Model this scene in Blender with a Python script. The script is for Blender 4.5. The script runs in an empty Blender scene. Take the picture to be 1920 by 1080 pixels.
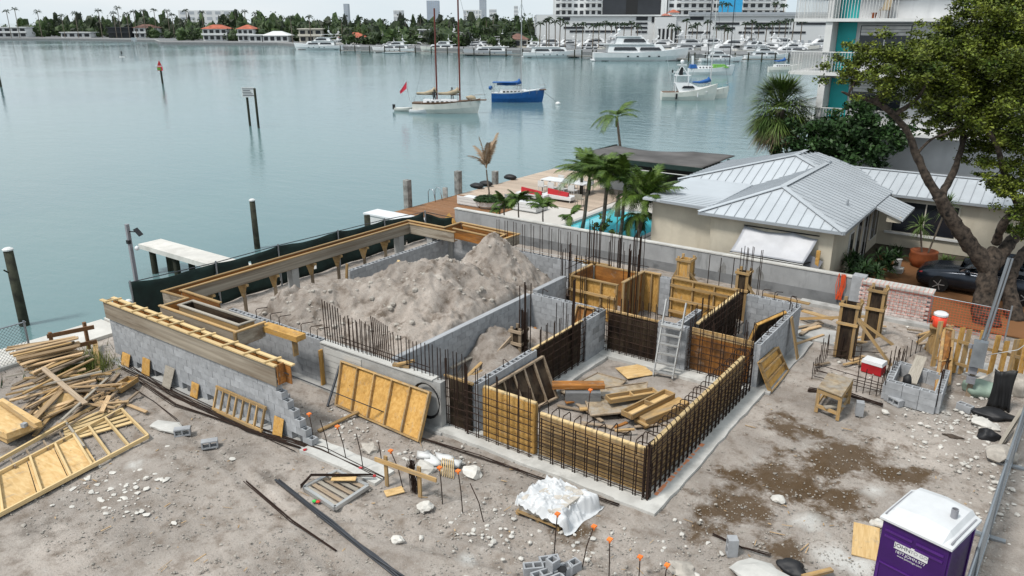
import bpy, bmesh, math, random
import numpy as np
from math import sin, cos, pi, radians, sqrt, atan2
from mathutils import Matrix, Vector, noise as mnoise
random.seed(11)
SC = bpy.context.scene
COL = SC.collection
# ------------------------------------------------------------------ camera
F_PX, HOR, CAM_H, YAW = 1440.0, 42.0, 10.0, radians(35.6)
PITCH = math.atan((540 - HOR) / F_PX)
cam_d = bpy.data.cameras.new('camera'); cam = bpy.data.objects.new('camera', cam_d); COL.objects.link(cam)
cam_d.sensor_width = 36; cam_d.lens = F_PX / 1920 * 36; cam_d.clip_start = 0.1; cam_d.clip_end = 20000
cam.location = (0, 0, CAM_H); cam.rotation_euler = (pi / 2 - PITCH, 0, YAW)
SC.camera = cam
# ------------------------------------------------------------------ sky and sun (overcast)
SUN_EL, SUN_AZ = radians(58), radians(200)     # azimuth of the direction the light comes from, clockwise from +Y
w = bpy.data.worlds.new('World'); SC.world = w; w.use_nodes = True
nt = w.node_tree; nt.nodes.clear()
sky = nt.nodes.new('ShaderNodeTexSky'); sky.sky_type = 'NISHITA'; sky.sun_disc = False
sky.sun_elevation = SUN_EL; sky.sun_rotation = SUN_AZ; sky.dust_density = 3.0; sky.air_density = 1.0; sky.ozone_density = 1.0
cl = nt.nodes.new('ShaderNodeTexNoise'); cl.inputs['Scale'].default_value = 2.2; cl.inputs['Detail'].default_value = 5
tcw = nt.nodes.new('ShaderNodeTexCoord'); mpw = nt.nodes.new('ShaderNodeMapping'); mpw.inputs['Scale'].default_value = (1, 1, 3.5)
nt.links.new(tcw.outputs['Generated'], mpw.inputs[0]); nt.links.new(mpw.outputs[0], cl.inputs['Vector'])
rmp = nt.nodes.new('ShaderNodeValToRGB')
rmp.color_ramp.elements[0].position = 0.3; rmp.color_ramp.elements[0].color = (7.4, 8.9, 9.8, 1)
rmp.color_ramp.elements[1].position = 0.7; rmp.color_ramp.elements[1].color = (10.4, 10.8, 11.0, 1)
nt.links.new(cl.outputs['Fac'], rmp.inputs[0])
mxw = nt.nodes.new('ShaderNodeMix'); mxw.data_type = 'RGBA'; mxw.inputs[0].default_value = 0.84
bg = nt.nodes.new('ShaderNodeBackground'); bg.inputs[1].default_value = 0.050
ow = nt.nodes.new('ShaderNodeOutputWorld')
nt.links.new(sky.outputs[0], mxw.inputs[6]); nt.links.new(rmp.outputs[0], mxw.inputs[7])
nt.links.new(mxw.outputs[2], bg.inputs[0]); nt.links.new(bg.outputs[0], ow.inputs[0])
sun_d = bpy.data.lights.new('sun', 'SUN'); sun_d.energy = 1.5; sun_d.angle = radians(10); sun_d.color = (1.0, 0.96, 0.9)
sun = bpy.data.objects.new('sun', sun_d); COL.objects.link(sun)
sd = Vector((sin(SUN_AZ) * cos(SUN_EL), cos(SUN_AZ) * cos(SUN_EL), sin(SUN_EL)))
sun.rotation_euler = (-sd).to_track_quat('-Z', 'Y').to_euler(); sun.location = sd * 60
SC.view_settings.view_transform = 'Standard'; SC.view_settings.look = 'None'
SC.view_settings.exposure = 0.98; SC.view_settings.gamma = 1.0; SC.view_settings.use_curve_mapping = False
SC.cycles.max_bounces = 5; SC.cycles.diffuse_bounces = 1; SC.cycles.glossy_bounces = 2
SC.cycles.transmission_bounces = 3; SC.cycles.transparent_max_bounces = 12; SC.cycles.volume_bounces = 0
SC.cycles.caustics_reflective = False; SC.cycles.caustics_refractive = False
# ------------------------------------------------------------------ photo pixel (1920 x 1080) -> place on a known plane
_fw = Vector((-sin(YAW) * cos(PITCH), cos(YAW) * cos(PITCH), -sin(PITCH))); _rt = Vector((cos(YAW), sin(YAW), 0)); _up = _rt.cross(_fw)
def _ray(x, y): return _fw * F_PX + _rt * (x - 960) + _up * (540 - y)
def P(x, y, z=0.0):
    d = _ray(x, y); t = (z - CAM_H) / d.z; return Vector((d.x * t, d.y * t, z))
def PX(x, y, c):
    d = _ray(x, y); t = c / d.x; return Vector((c, d.y * t, CAM_H + d.z * t))
def PY(x, y, c):
    d = _ray(x, y); t = c / d.y; return Vector((d.x * t, c, CAM_H + d.z * t))
def PD(x, y, depth):            # at a known distance along the view axis
    return Vector((0, 0, CAM_H)) + _ray(x, y) * (depth / F_PX)
# ------------------------------------------------------------------ materials
def rgb(c): return (c[0], c[1], c[2], 1)
class NT:
    def __init__(s, name):
        s.m = bpy.data.materials.new(name); s.m.use_nodes = True; s.t = s.m.node_tree; s.t.nodes.clear()
        s.out = s.t.nodes.new('ShaderNodeOutputMaterial'); s.b = s.t.nodes.new('ShaderNodeBsdfPrincipled')
        s.t.links.new(s.b.outputs[0], s.out.inputs[0])
    def n(s, kind, **kw):
        nd = s.t.nodes.new(kind)
        for k, v in kw.items(): setattr(nd, k, v)
        return nd
    def l(s, a, b): s.t.links.new(a, b)
    def coord(s, kind='Object', scale=(1, 1, 1), rnd=False):
        tc = s.n('ShaderNodeTexCoord'); mp = s.n('ShaderNodeMapping'); mp.inputs['Scale'].default_value = scale
        s.l(tc.outputs[kind], mp.inputs[0])
        if rnd:
            oi = s.n('ShaderNodeObjectInfo'); ml = s.n('ShaderNodeMath', operation='MULTIPLY'); ml.inputs[1].default_value = 40
            s.l(oi.outputs['Random'], ml.inputs[0]); s.l(ml.outputs[0], mp.inputs['Location'])
        return mp.outputs[0]
    def noise(s, vec, scale, detail=4, rough=0.55, dist=0):
        nd = s.n('ShaderNodeTexNoise'); nd.inputs['Scale'].default_value = scale; nd.inputs['Detail'].default_value = detail
        nd.inputs['Roughness'].default_value = rough; nd.inputs['Distortion'].default_value = dist
        if vec is not None: s.l(vec, nd.inputs['Vector'])
        return nd.outputs['Fac']
    def ramp(s, fac, stops):
        r = s.n('ShaderNodeValToRGB'); e = r.color_ramp.elements
        while len(e) < len(stops): e.new(0.5)
        for i, (p, c) in enumerate(stops): e[i].position = p; e[i].color = rgb(c) if len(c) == 3 else c
        s.l(fac, r.inputs[0]); return r.outputs[0]
    def mix(s, fac, a, b, mode='MIX'):
        m = s.n('ShaderNodeMix', data_type='RGBA', blend_type=mode)
        for sock, v in ((m.inputs[0], fac), (m.inputs[6], a), (m.inputs[7], b)):
            if isinstance(v, (int, float)): sock.default_value = v
            elif isinstance(v, tuple): sock.default_value = rgb(v)
            else: s.l(v, sock)
        return m.outputs[2]
    def math(s, op, a, b=None, clamp=False):
        m = s.n('ShaderNodeMath', operation=op, use_clamp=clamp)
        for i, v in enumerate((a, b)):
            if v is None: continue
            if isinstance(v, (int, float)): m.inputs[i].default_value = v
            else: s.l(v, m.inputs[i])
        return m.outputs[0]
    def bump(s, h, strength=0.3, dist=0.02):
        b = s.n('ShaderNodeBump'); b.inputs['Strength'].default_value = strength; b.inputs['Distance'].default_value = dist
        s.l(h, b.inputs['Height']); s.l(b.outputs[0], s.b.inputs['Normal'])
    def col(s, c):
        if isinstance(c, tuple): s.b.inputs['Base Color'].default_value = rgb(c)
        else: s.l(c, s.b.inputs['Base Color'])
    def set(s, rough=0.7, metal=0.0, spec=0.4, **kw):
        s.b.inputs['Roughness'].default_value = rough; s.b.inputs['Metallic'].default_value = metal
        s.b.inputs['Specular IOR Level'].default_value = spec
        for k, v in kw.items(): s.b.inputs[k].default_value = v
        return s.m
def hsv_var(t, c, amount=0.25):
    """per-object brightness variation of a colour"""
    oi = t.n('ShaderNodeObjectInfo'); mr = t.n('ShaderNodeMapRange'); mr.inputs['To Min'].default_value = 1 - amount; mr.inputs['To Max'].default_value = 1 + amount
    t.l(oi.outputs['Random'], mr.inputs[0]); h = t.n('ShaderNodeHueSaturation'); t.l(mr.outputs[0], h.inputs['Value'])
    if isinstance(c, tuple): h.inputs['Color'].default_value = rgb(c)
    else: t.l(c, h.inputs['Color'])
    return h.outputs[0]
M = {}
def simple(name, c, rough=0.6, metal=0.0, spec=0.4, var=0.0, nz=0.12, scale=3.0, bump=0.0, **kw):
    t = NT(name); v = t.coord('Object', rnd=True); n = t.noise(v, scale, 5)
    dark = tuple(max(0, x * (1 - nz * 1.6)) for x in c); lite = tuple(min(1, x * (1 + nz)) for x in c)
    cc = t.ramp(n, [(0.3, dark), (0.7, lite)])
    if var: cc = hsv_var(t, cc, var)
    t.col(cc)
    if bump: t.bump(t.noise(v, scale * 6, 4), bump, 0.01)
    M[name] = t.set(rough, metal, spec, **kw); return M[name]
def wood(name, c1, c2, var=0.2, stain=None, knots=False, grain=(1.5, 5, 5)):
    t = NT(name); v = t.coord('Object', grain, rnd=True)
    g = t.noise(v, 2.5, 6, 0.6, 0.6); cc = t.ramp(g, [(0.32, c1), (0.68, c2)])
    if knots:
        vk = t.n('ShaderNodeTexVoronoi'); vk.inputs['Scale'].default_value = 2.6; t.l(t.coord('Object', (1.3, 1.6, 1.6), rnd=True), vk.inputs['Vector'])
        kk = t.ramp(vk.outputs['Distance'], [(0.03, (1, 1, 1)), (0.075, (0, 0, 0))]); cc = t.mix(kk, cc, (0.07, 0.035, 0.018))
    if stain:
        sn = t.noise(t.coord('Object', (1, 1, 1), rnd=True), 1.7, 5, 0.65); sf = t.ramp(sn, [(0.45, (0, 0, 0)), (0.62, (1, 1, 1))]); cc = t.mix(sf, cc, stain)
    sp = t.noise(t.coord('Object', (2.2, 1.3, 1.3), rnd=True), 2.4, 6, 0.7); cc = t.mix(t.ramp(sp, [(0.57, (0, 0, 0)), (0.70, (0.6, 0.6, 0.6))]), cc, (0.33, 0.295, 0.25) if c2[0] > .2 else c2)
    dk_ = t.noise(t.coord('Object', (1.1, 1.1, 1.1), rnd=True), 1.9, 5, 0.65); cc = t.mix(t.ramp(dk_, [(0.30, (0.55, 0.55, 0.55)), (0.46, (0, 0, 0))]), cc, tuple(x * .45 for x in c1))
    t.col(hsv_var(t, cc, var)); t.bump(g, 0.15, 0.004); M[name] = t.set(0.75, 0, 0.25); return M[name]
wood('lumber', (0.33, 0.19, 0.07), (0.54, 0.36, 0.16), 0.25, stain=(0.30, 0.22, 0.13))
wood('lumber_new', (0.54, 0.37, 0.17), (0.70, 0.54, 0.30), 0.14)
wood('lumber_old', (0.22, 0.165, 0.115), (0.40, 0.31, 0.22), 0.35)
wood('lumber_scrap', (0.30, 0.19, 0.10), (0.60, 0.43, 0.25), 0.45)
wood('lumber_grey', (0.27, 0.24, 0.20), (0.42, 0.38, 0.32), 0.15)
wood('form_orange', (0.26, 0.095, 0.02), (0.46, 0.20, 0.05), 0.2, stain=(0.17, 0.08, 0.03))
wood('ply_yellow', (0.46, 0.235, 0.055), (0.66, 0.40, 0.13), 0.14, knots=True, grain=(5, 1.0, 5))
wood('ply_flat', (0.56, 0.35, 0.14), (0.74, 0.53, 0.27), 0.1, knots=True, grain=(1.0, 4, 4))
wood('ply_grey', (0.25, 0.215, 0.17), (0.40, 0.35, 0.28), 0.1, stain=(0.19, 0.15, 0.11), grain=(1, 3, 3))
wood('form_dark', (0.010, 0.007, 0.006), (0.045, 0.026, 0.014), 0.2, stain=(0.07, 0.05, 0.032), grain=(3, 3, 1))
wood('ply_mud', (0.20, 0.14, 0.08), (0.44, 0.35, 0.24), 0.1, stain=(0.33, 0.30, 0.26), grain=(2, 2, 2))
wood('deck_wood', (0.17, 0.08, 0.035), (0.30, 0.155, 0.075), 0.2)
wood('deck_pale', (0.40, 0.31, 0.24), (0.54, 0.44, 0.35), 0.12)
simple('block', (0.355, 0.365, 0.38), 0.9, var=0.10, nz=0.14, scale=5, bump=0.25)
simple('block_dark', (0.22, 0.225, 0.23), 0.9, var=0.1, nz=0.1, scale=5)
simple('mortar', (0.11, 0.11, 0.115), 0.95)
simple('rebar', (0.034, 0.018, 0.012), 0.75, 0.3, var=0.35)
simple('steel_pipe', (0.06, 0.065, 0.075), 0.5, 0.4)
simple('galv', (0.36, 0.39, 0.42), 0.42, 0.75, nz=0.2)
simple('alu', (0.52, 0.52, 0.51), 0.5, 0.6)
simple('white_paint', (0.66, 0.66, 0.65), 0.5, nz=0.04)
simple('white_gloss', (0.70, 0.71, 0.72), 0.25, nz=0.03)
simple('boat_white', (0.74, 0.75, 0.76), 0.3, nz=0.05, scale=0.6)
simple('boat_cream', (0.66, 0.65, 0.60), 0.35, nz=0.07, scale=0.8)
simple('dark_glass', (0.018, 0.022, 0.028), 0.12, spec=0.6)
simple('black', (0.012, 0.012, 0.013), 0.55)
simple('black_plastic', (0.014, 0.014, 0.016), 0.55, nz=0.3)
simple('cap_orange', (0.85, 0.20, 0.03), 0.5, var=0.08)
simple('red', (0.42, 0.012, 0.018), 0.5)
simple('red_flag', (0.60, 0.03, 0.06), 0.6)
simple('blue_canvas', (0.015, 0.10, 0.33), 0.7)
simple('tan_canvas', (0.40, 0.33, 0.23), 0.8)
simple('mast_red', (0.16, 0.030, 0.018), 0.5)
simple('teak', (0.14, 0.075, 0.04), 0.6)
simple('boat_blue', (0.012, 0.085, 0.27), 0.35)
simple('grey_plastic', (0.25, 0.25, 0.27), 0.5)
simple('purple', (0.040, 0.006, 0.105), 0.38, nz=0.12, scale=2)
simple('purple_light', (0.075, 0.018, 0.17), 0.4)
simple('roof_white', (0.60, 0.61, 0.62), 0.45, nz=0.05)
simple('print_dark', (0.05, 0.05, 0.07), 0.6)
simple('terracotta', (0.30, 0.085, 0.03), 0.6, nz=0.2)
simple('red_tile', (0.42, 0.12, 0.07), 0.8, nz=0.2, scale=0.5)
simple('brown_tile', (0.17, 0.09, 0.07), 0.8, nz=0.2, scale=0.5)
simple('cream_wall', (0.62, 0.58, 0.50), 0.85, nz=0.06, scale=0.8)
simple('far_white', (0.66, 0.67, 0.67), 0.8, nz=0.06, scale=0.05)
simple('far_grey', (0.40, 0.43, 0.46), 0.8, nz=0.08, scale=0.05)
simple('far_blue_haze', (0.36, 0.42, 0.50), 0.6, nz=0.08, scale=0.05)  # blue for the distant towers, with aerial haze mixed into the colour
simple('far_dark', (0.025, 0.028, 0.034), 0.4, nz=0.25, scale=0.1)
simple('turquoise', (0.02, 0.40, 0.40), 0.5, nz=0.05)
simple('roof_metal', (0.50, 0.535, 0.57), 0.45, 0.1, nz=0.06, scale=0.7)
simple('roof_seam', (0.33, 0.36, 0.39), 0.5, 0.1)
simple('bark', (0.060, 0.045, 0.034), 0.9, nz=0.6, scale=7, bump=1.0)
simple('bark_pale', (0.25, 0.20, 0.155), 0.9, nz=0.35, scale=5, bump=0.6)
simple('palm_trunk', (0.20, 0.165, 0.13), 0.9, nz=0.3, scale=6, bump=0.5)
simple('palm_shaft', (0.16, 0.22, 0.07), 0.6, nz=0.2)
simple('tarp_white', (0.40, 0.41, 0.44), 0.4, nz=0.08, scale=2)
simple('stone', (0.42, 0.385, 0.34), 0.95, var=0.25, nz=0.2, scale=6)
simple('stone_pale', (0.60, 0.575, 0.53), 0.95, var=0.12, nz=0.12, scale=6)
simple('pile_wood', (0.034, 0.036, 0.022), 0.85, nz=0.5, scale=3, bump=0.5)
simple('pile_grey', (0.26, 0.255, 0.24), 0.85, nz=0.4, scale=3, bump=0.4)
simple('net_orange', (0.70, 0.10, 0.03), 0.6)
simple('brick_pink', (0.60, 0.51, 0.475), 0.9, var=0.10, nz=0.2, scale=6)
simple('car_paint', (0.028, 0.036, 0.050), 0.22, 0.5, spec=0.6)
simple('tyre', (0.012, 0.012, 0.012), 0.8)
simple('chrome', (0.55, 0.56, 0.58), 0.2, 0.9)
simple('skin', (0.30, 0.18, 0.12), 0.6)
simple('wire', (0.10, 0.11, 0.12), 0.5, 0.5)
def foliage(name, c1, c2, rough=0.55, var=0.25, trans=0.12):
    t = NT(name); n = t.noise(t.coord('Object'), 1.3, 3); g = t.n('ShaderNodeNewGeometry')
    cc = t.ramp(n, [(0.3, c1), (0.7, c2)])
    rp = t.n('ShaderNodeMapRange'); rp.inputs['To Min'].default_value = 1 - var; rp.inputs['To Max'].default_value = 1 + var
    t.l(g.outputs['Random Per Island'], rp.inputs[0]); h = t.n('ShaderNodeHueSaturation'); t.l(rp.outputs[0], h.inputs['Value']); t.l(cc, h.inputs['Color'])
    t.col(h.outputs[0]); M[name] = t.set(rough, 0, 0.3, **{'Transmission Weight': 0.0}); return M[name]
foliage('leaf_tree', (0.032, 0.062, 0.007), (0.150, 0.175, 0.020), var=0.85)
foliage('leaf_dark', (0.012, 0.035, 0.010), (0.035, 0.075, 0.018), var=0.5)
foliage('leaf_palm', (0.026, 0.070, 0.010), (0.10, 0.155, 0.022), var=0.55)
foliage('leaf_sabal', (0.035, 0.075, 0.014), (0.12, 0.165, 0.04), var=0.5)
foliage('leaf_dry', (0.22, 0.15, 0.09), (0.36, 0.25, 0.16), var=0.3)
foliage('leaf_far', (0.010, 0.026, 0.010), (0.050, 0.075, 0.020), var=0.8)
foliage('leaf_far_palm', (0.012, 0.030, 0.014), (0.035, 0.060, 0.022), var=0.3)
foliage('leaf_yucca', (0.07, 0.12, 0.03), (0.17, 0.23, 0.07), var=0.4)
foliage('grass', (0.05, 0.10, 0.012), (0.20, 0.20, 0.05), var=0.5)
# concrete, rendered wall, water, soil and others with their own patterns
def concrete(name, c, stain, sc=1.2, streak=False):
    t = NT(name); v = t.coord('Object'); n = t.noise(v, sc, 6, 0.65); n2 = t.noise(t.coord('Object', (2.5, 2.5, 0.5)) if streak else v, sc * 1.7, 5, 0.6)
    cc = t.ramp(n, [(0.3, tuple(x * 0.78 for x in c)), (0.7, tuple(min(1, x * 1.12) for x in c))])
    cc = t.mix(t.ramp(n2, [(0.52, (0, 0, 0)), (0.68, (1, 1, 1))]), cc, stain)
    t.col(cc); t.bump(t.noise(v, 30, 3), 0.25, 0.006); M[name] = t.set(0.9, 0, 0.25); return M[name]
concrete('concrete', (0.43, 0.425, 0.41), (0.30, 0.295, 0.28))
concrete('concrete_pale', (0.56, 0.55, 0.52), (0.43, 0.42, 0.395))
concrete('concrete_dark', (0.20, 0.205, 0.21), (0.13, 0.135, 0.14))
concrete('prop_wall', (0.33, 0.335, 0.34), (0.23, 0.235, 0.235), 0.8, True)
concrete('white_dock', (0.62, 0.60, 0.56), (0.50, 0.48, 0.44), 0.8)
concrete('stucco', (0.60, 0.545, 0.44), (0.53, 0.475, 0.375), 0.5, True)
concrete('apt_white', (0.68, 0.69, 0.70), (0.62, 0.63, 0.64), 0.3, True)
concrete('pave', (0.24, 0.24, 0.245), (0.19, 0.19, 0.195), 0.7)
concrete('patio', (0.60, 0.57, 0.53), (0.52, 0.49, 0.45), 0.7)
concrete('paver_brown', (0.22, 0.105, 0.045), (0.12, 0.055, 0.025), 1.5)
# ------------------------------------------------------------------ helpers
def link(o, parent=None):
    COL.objects.link(o)
    if parent is not None: o.parent = parent
    return o
def tag(o, label=None, cat=None, group=None, kind=None):
    if label: o['label'] = label
    if cat: o['category'] = cat
    if group: o['group'] = group
    if kind: o['kind'] = kind
    return o
def thing(name, label, cat, loc=(0, 0, 0), group=None):
    o = bpy.data.objects.new(name, None); o.empty_display_size = 0.2; o.location = loc; link(o)
    return tag(o, label, cat, group)
class MB:
    def __init__(s): s.v = []; s.f = []
    def add(s, vs, fs):
        b = len(s.v); s.v += [tuple(v) for v in vs]; s.f += [tuple(i + b for i in f) for f in fs]; return s
    def box(s, x0, y0, z0, x1, y1, z1):
        return s.add([(x0, y0, z0), (x1, y0, z0), (x1, y1, z0), (x0, y1, z0), (x0, y0, z1), (x1, y0, z1), (x1, y1, z1), (x0, y1, z1)],
                     [(0, 3, 2, 1), (4, 5, 6, 7), (0, 1, 5, 4), (1, 2, 6, 5), (2, 3, 7, 6), (3, 0, 4, 7)])
    def hexa(s, b, t):      # four bottom corners, four top corners, both counter-clockwise seen from above
        return s.add(list(b) + list(t), [(0, 3, 2, 1), (4, 5, 6, 7), (0, 1, 5, 4), (1, 2, 6, 5), (2, 3, 7, 6), (3, 0, 4, 7)])
    def bar(s, p0, p1, w, h, up=(0, 0, 1)):
        p0 = Vector(p0); p1 = Vector(p1); d = (p1 - p0).normalized(); u = Vector(up)
        if abs(d.dot(u)) > 0.98: u = Vector((1, 0, 0))
        a = d.cross(u).normalized() * (w / 2); b = a.cross(d).normalized() * (h / 2)
        return s.hexa([p0 - a - b, p0 + a - b, p1 + a - b, p1 - a - b], [p0 - a + b, p0 + a + b, p1 + a + b, p1 - a + b])
    def tube(s, pts, r, n=6, close=True):
        pts = [Vector(p) for p in pts]; rs = r if isinstance(r, (list, tuple)) else [r] * len(pts); rings = []
        pa = None
        for i, p in enumerate(pts):
            d = (pts[min(i + 1, len(pts) - 1)] - pts[max(i - 1, 0)]).normalized()
            if pa is None or abs(pa.dot(d)) > 0.99: pa = Vector((0, 0, 1)).cross(d) if abs(d.z) < 0.95 else Vector((1, 0, 0)).cross(d)
            a = (pa - d * pa.dot(d)).normalized(); b = d.cross(a); pa = a
            rings.append([p + (a * cos(2 * pi * k / n) + b * sin(2 * pi * k / n)) * rs[i] for k in range(n)])
        vs = [v for rg in rings for v in rg]; fs = []
        for i in range(len(rings) - 1):
            for k in range(n): fs.append((i * n + k, i * n + (k + 1) % n, (i + 1) * n + (k + 1) % n, (i + 1) * n + k))
        if close: fs.append(tuple(range(n - 1, -1, -1))); fs.append(tuple((len(rings) - 1) * n + k for k in range(n)))
        return s.add(vs, fs)
    def lathe(s, c, prof, n=12):    # prof: (radius, z) from the bottom up
        vs = [(c[0] + r * cos(2 * pi * k / n), c[1] + r * sin(2 * pi * k / n), c[2] + z) for r, z in prof for k in range(n)]; fs = []
        for i in range(len(prof) - 1):
            for k in range(n): fs.append((i * n + k, i * n + (k + 1) % n, (i + 1) * n + (k + 1) % n, (i + 1) * n + k))
        fs.append(tuple(range(n - 1, -1, -1))); fs.append(tuple((len(prof) - 1) * n + k for k in range(n)))
        return s.add(vs, fs)
    def prism(s, poly, z0, z1):     # counter-clockwise outline
        n = len(poly); vs = [(p[0], p[1], z0) for p in poly] + [(p[0], p[1], z1) for p in poly]
        return s.add(vs, [tuple(range(n - 1, -1, -1)), tuple(range(n, 2 * n))] + [(i, (i + 1) % n, n + (i + 1) % n, n + i) for i in range(n)])
    def loft(s, secs, cap=True):    # list of equal-length point rings
        n = len(secs[0]); vs = [p for sc in secs for p in sc]; fs = []
        for i in range(len(secs) - 1):
            for k in range(n): fs.append((i * n + k, i * n + (k + 1) % n, (i + 1) * n + (k + 1) % n, (i + 1) * n + k))
        if cap: fs.append(tuple(range(n - 1, -1, -1))); fs.append(tuple((len(secs) - 1) * n + k for k in range(n)))
        return s.add(vs, fs)
    def blob(s, c, r, seed=0, sx=1, sy=1, sz=1, sub=1, rough=0.25):
        vs, fs = ICO[sub]; rr = random.Random(seed); off = Vector((rr.random() * 50, rr.random() * 50, rr.random() * 50))
        out = []
        for v in vs:
            k = r * (1 + rough * 2 * mnoise.noise(v * 1.3 + off)); out.append((c[0] + v.x * k * sx, c[1] + v.y * k * sy, c[2] + v.z * k * sz))
        return s.add(out, fs)
    def xf(s, mat, start=0):
        s.v = s.v[:start] + [tuple(mat @ Vector(v)) for v in s.v[start:]]; return s
    def mesh(s, name, smooth=False):
        me = bpy.data.meshes.new(name); me.from_pydata(s.v, [], s.f)
        if smooth: me.polygons.foreach_set('use_smooth', [True] * len(me.polygons))
        me.update(); return me
    def obj(s, name, mat, parent=None, label=None, cat=None, group=None, kind=None, smooth=False, center=True):
        a = np.array(s.v); lo = a.min(0); hi = a.max(0); c = np.array([(lo[0] + hi[0]) / 2, (lo[1] + hi[1]) / 2, lo[2]]) if center else np.zeros(3)
        s.v = [tuple(v) for v in (a - c)]
        o = bpy.data.objects.new(name, s.mesh(name, smooth)); o.data.materials.append(M[mat] if isinstance(mat, str) else mat)
        pl = wloc(parent) if parent is not None else Vector((0, 0, 0))
        o.location = Vector(c) - pl; link(o, parent)
        return tag(o, label, cat, group, kind)
def wloc(o):
    v = Vector((0, 0, 0))
    while o is not None: v += o.location; o = o.parent
    return v
def _ico(sub):
    bm = bmesh.new(); bmesh.ops.create_icosphere(bm, subdivisions=sub, radius=1); vs = [v.co.copy() for v in bm.verts]
    fs = [tuple(v.index for v in f.verts) for f in bm.faces]; bm.free(); return vs, fs
ICO = {i: _ico(i) for i in (1, 2, 3)}
_cache = {}
def shared(key, maker):
    if key not in _cache: _cache[key] = maker()
    return _cache[key]
def matmesh(key, mat, maker):
    """shared mesh carrying one material"""
    def mk():
        me = maker(); me.materials.append(M[mat]); return me
    return shared((key, mat), mk)
def unit_cube():
    b = 0.5; mb = MB().box(-b, -b, -b, b, b, b); return mb.mesh('plank')
def unit_rod():
    return MB().tube([(0, 0, -0.5), (0, 0, 0.5)], 0.5, 6).mesh('rod', True)
def inst(name, me, mat4, parent=None, **tags):
    o = bpy.data.objects.new(name, me); pl = wloc(parent) if parent is not None else Vector((0, 0, 0))
    o.matrix_basis = Matrix.Translation(-pl) @ mat4; link(o, parent); return tag(o, **tags)
def frame_x(p0, p1, roll=0.0):
    p0 = Vector(p0); p1 = Vector(p1); d = (p1 - p0).normalized(); u = Vector((0, 0, 1))
    if abs(d.dot(u)) > 0.98: u = Vector((0, 1, 0))
    y = u.cross(d).normalized(); z = d.cross(y)
    if roll: q = Matrix.Rotation(roll, 3, d); y = q @ y; z = q @ z
    m = Matrix((d, y, z)).transposed().to_4x4(); m.translation = (p0 + p1) / 2; return m
def plank(name, p0, p1, w, h, mat, parent=None, roll=0.0, **tags):
    """a board from p0 to p1 along its length; w is its width (level), h its height"""
    L = (Vector(p1) - Vector(p0)).length
    return inst(name, matmesh('cube', mat, unit_cube), frame_x(p0, p1, roll) @ Matrix.Diagonal((L, w, h, 1)), parent, **tags)
def boxo(name, x0, y0, z0, x1, y1, z1, mat, parent=None, **tags):
    """box object; its long level side runs along local x so that grain follows it"""
    if (y1 - y0) > (x1 - x0): return plank(name, ((x0 + x1) / 2, y0, (z0 + z1) / 2), ((x0 + x1) / 2, y1, (z0 + z1) / 2), x1 - x0, z1 - z0, mat, parent, **tags)
    return plank(name, (x0, (y0 + y1) / 2, (z0 + z1) / 2), (x1, (y0 + y1) / 2, (z0 + z1) / 2), y1 - y0, z1 - z0, mat, parent, **tags)
def rod(p0, p1, r, parent=None, mat='rebar', name='bar', **tags):
    p0 = Vector(p0); p1 = Vector(p1); L = (p1 - p0).length
    q = (p1 - p0).to_track_quat('Z', 'Y').to_matrix().to_4x4(); q.translation = (p0 + p1) / 2
    return inst(name, matmesh('rod', mat, unit_rod), q @ Matrix.Diagonal((2 * r, 2 * r, L, 1)), parent, **tags)
def bent(pts, r, parent, mat='rebar', name='bar', **tags):
    return MB().tube(pts, r, 5).obj(name, mat, parent, smooth=True, **tags)
def copy_tree(o, parent=None, loc=None, rz=None):
    c = o.copy(); COL.objects.link(c); c.parent = parent
    if loc is not None: c.location = loc
    if rz is not None: c.rotation_euler = (0, 0, rz)
    for ch in o.children: copy_tree(ch, c)
    return c
def Rz(a): return Matrix.Rotation(a, 4, 'Z')
def T(x, y, z=0): return Matrix.Translation((x, y, z))
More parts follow.
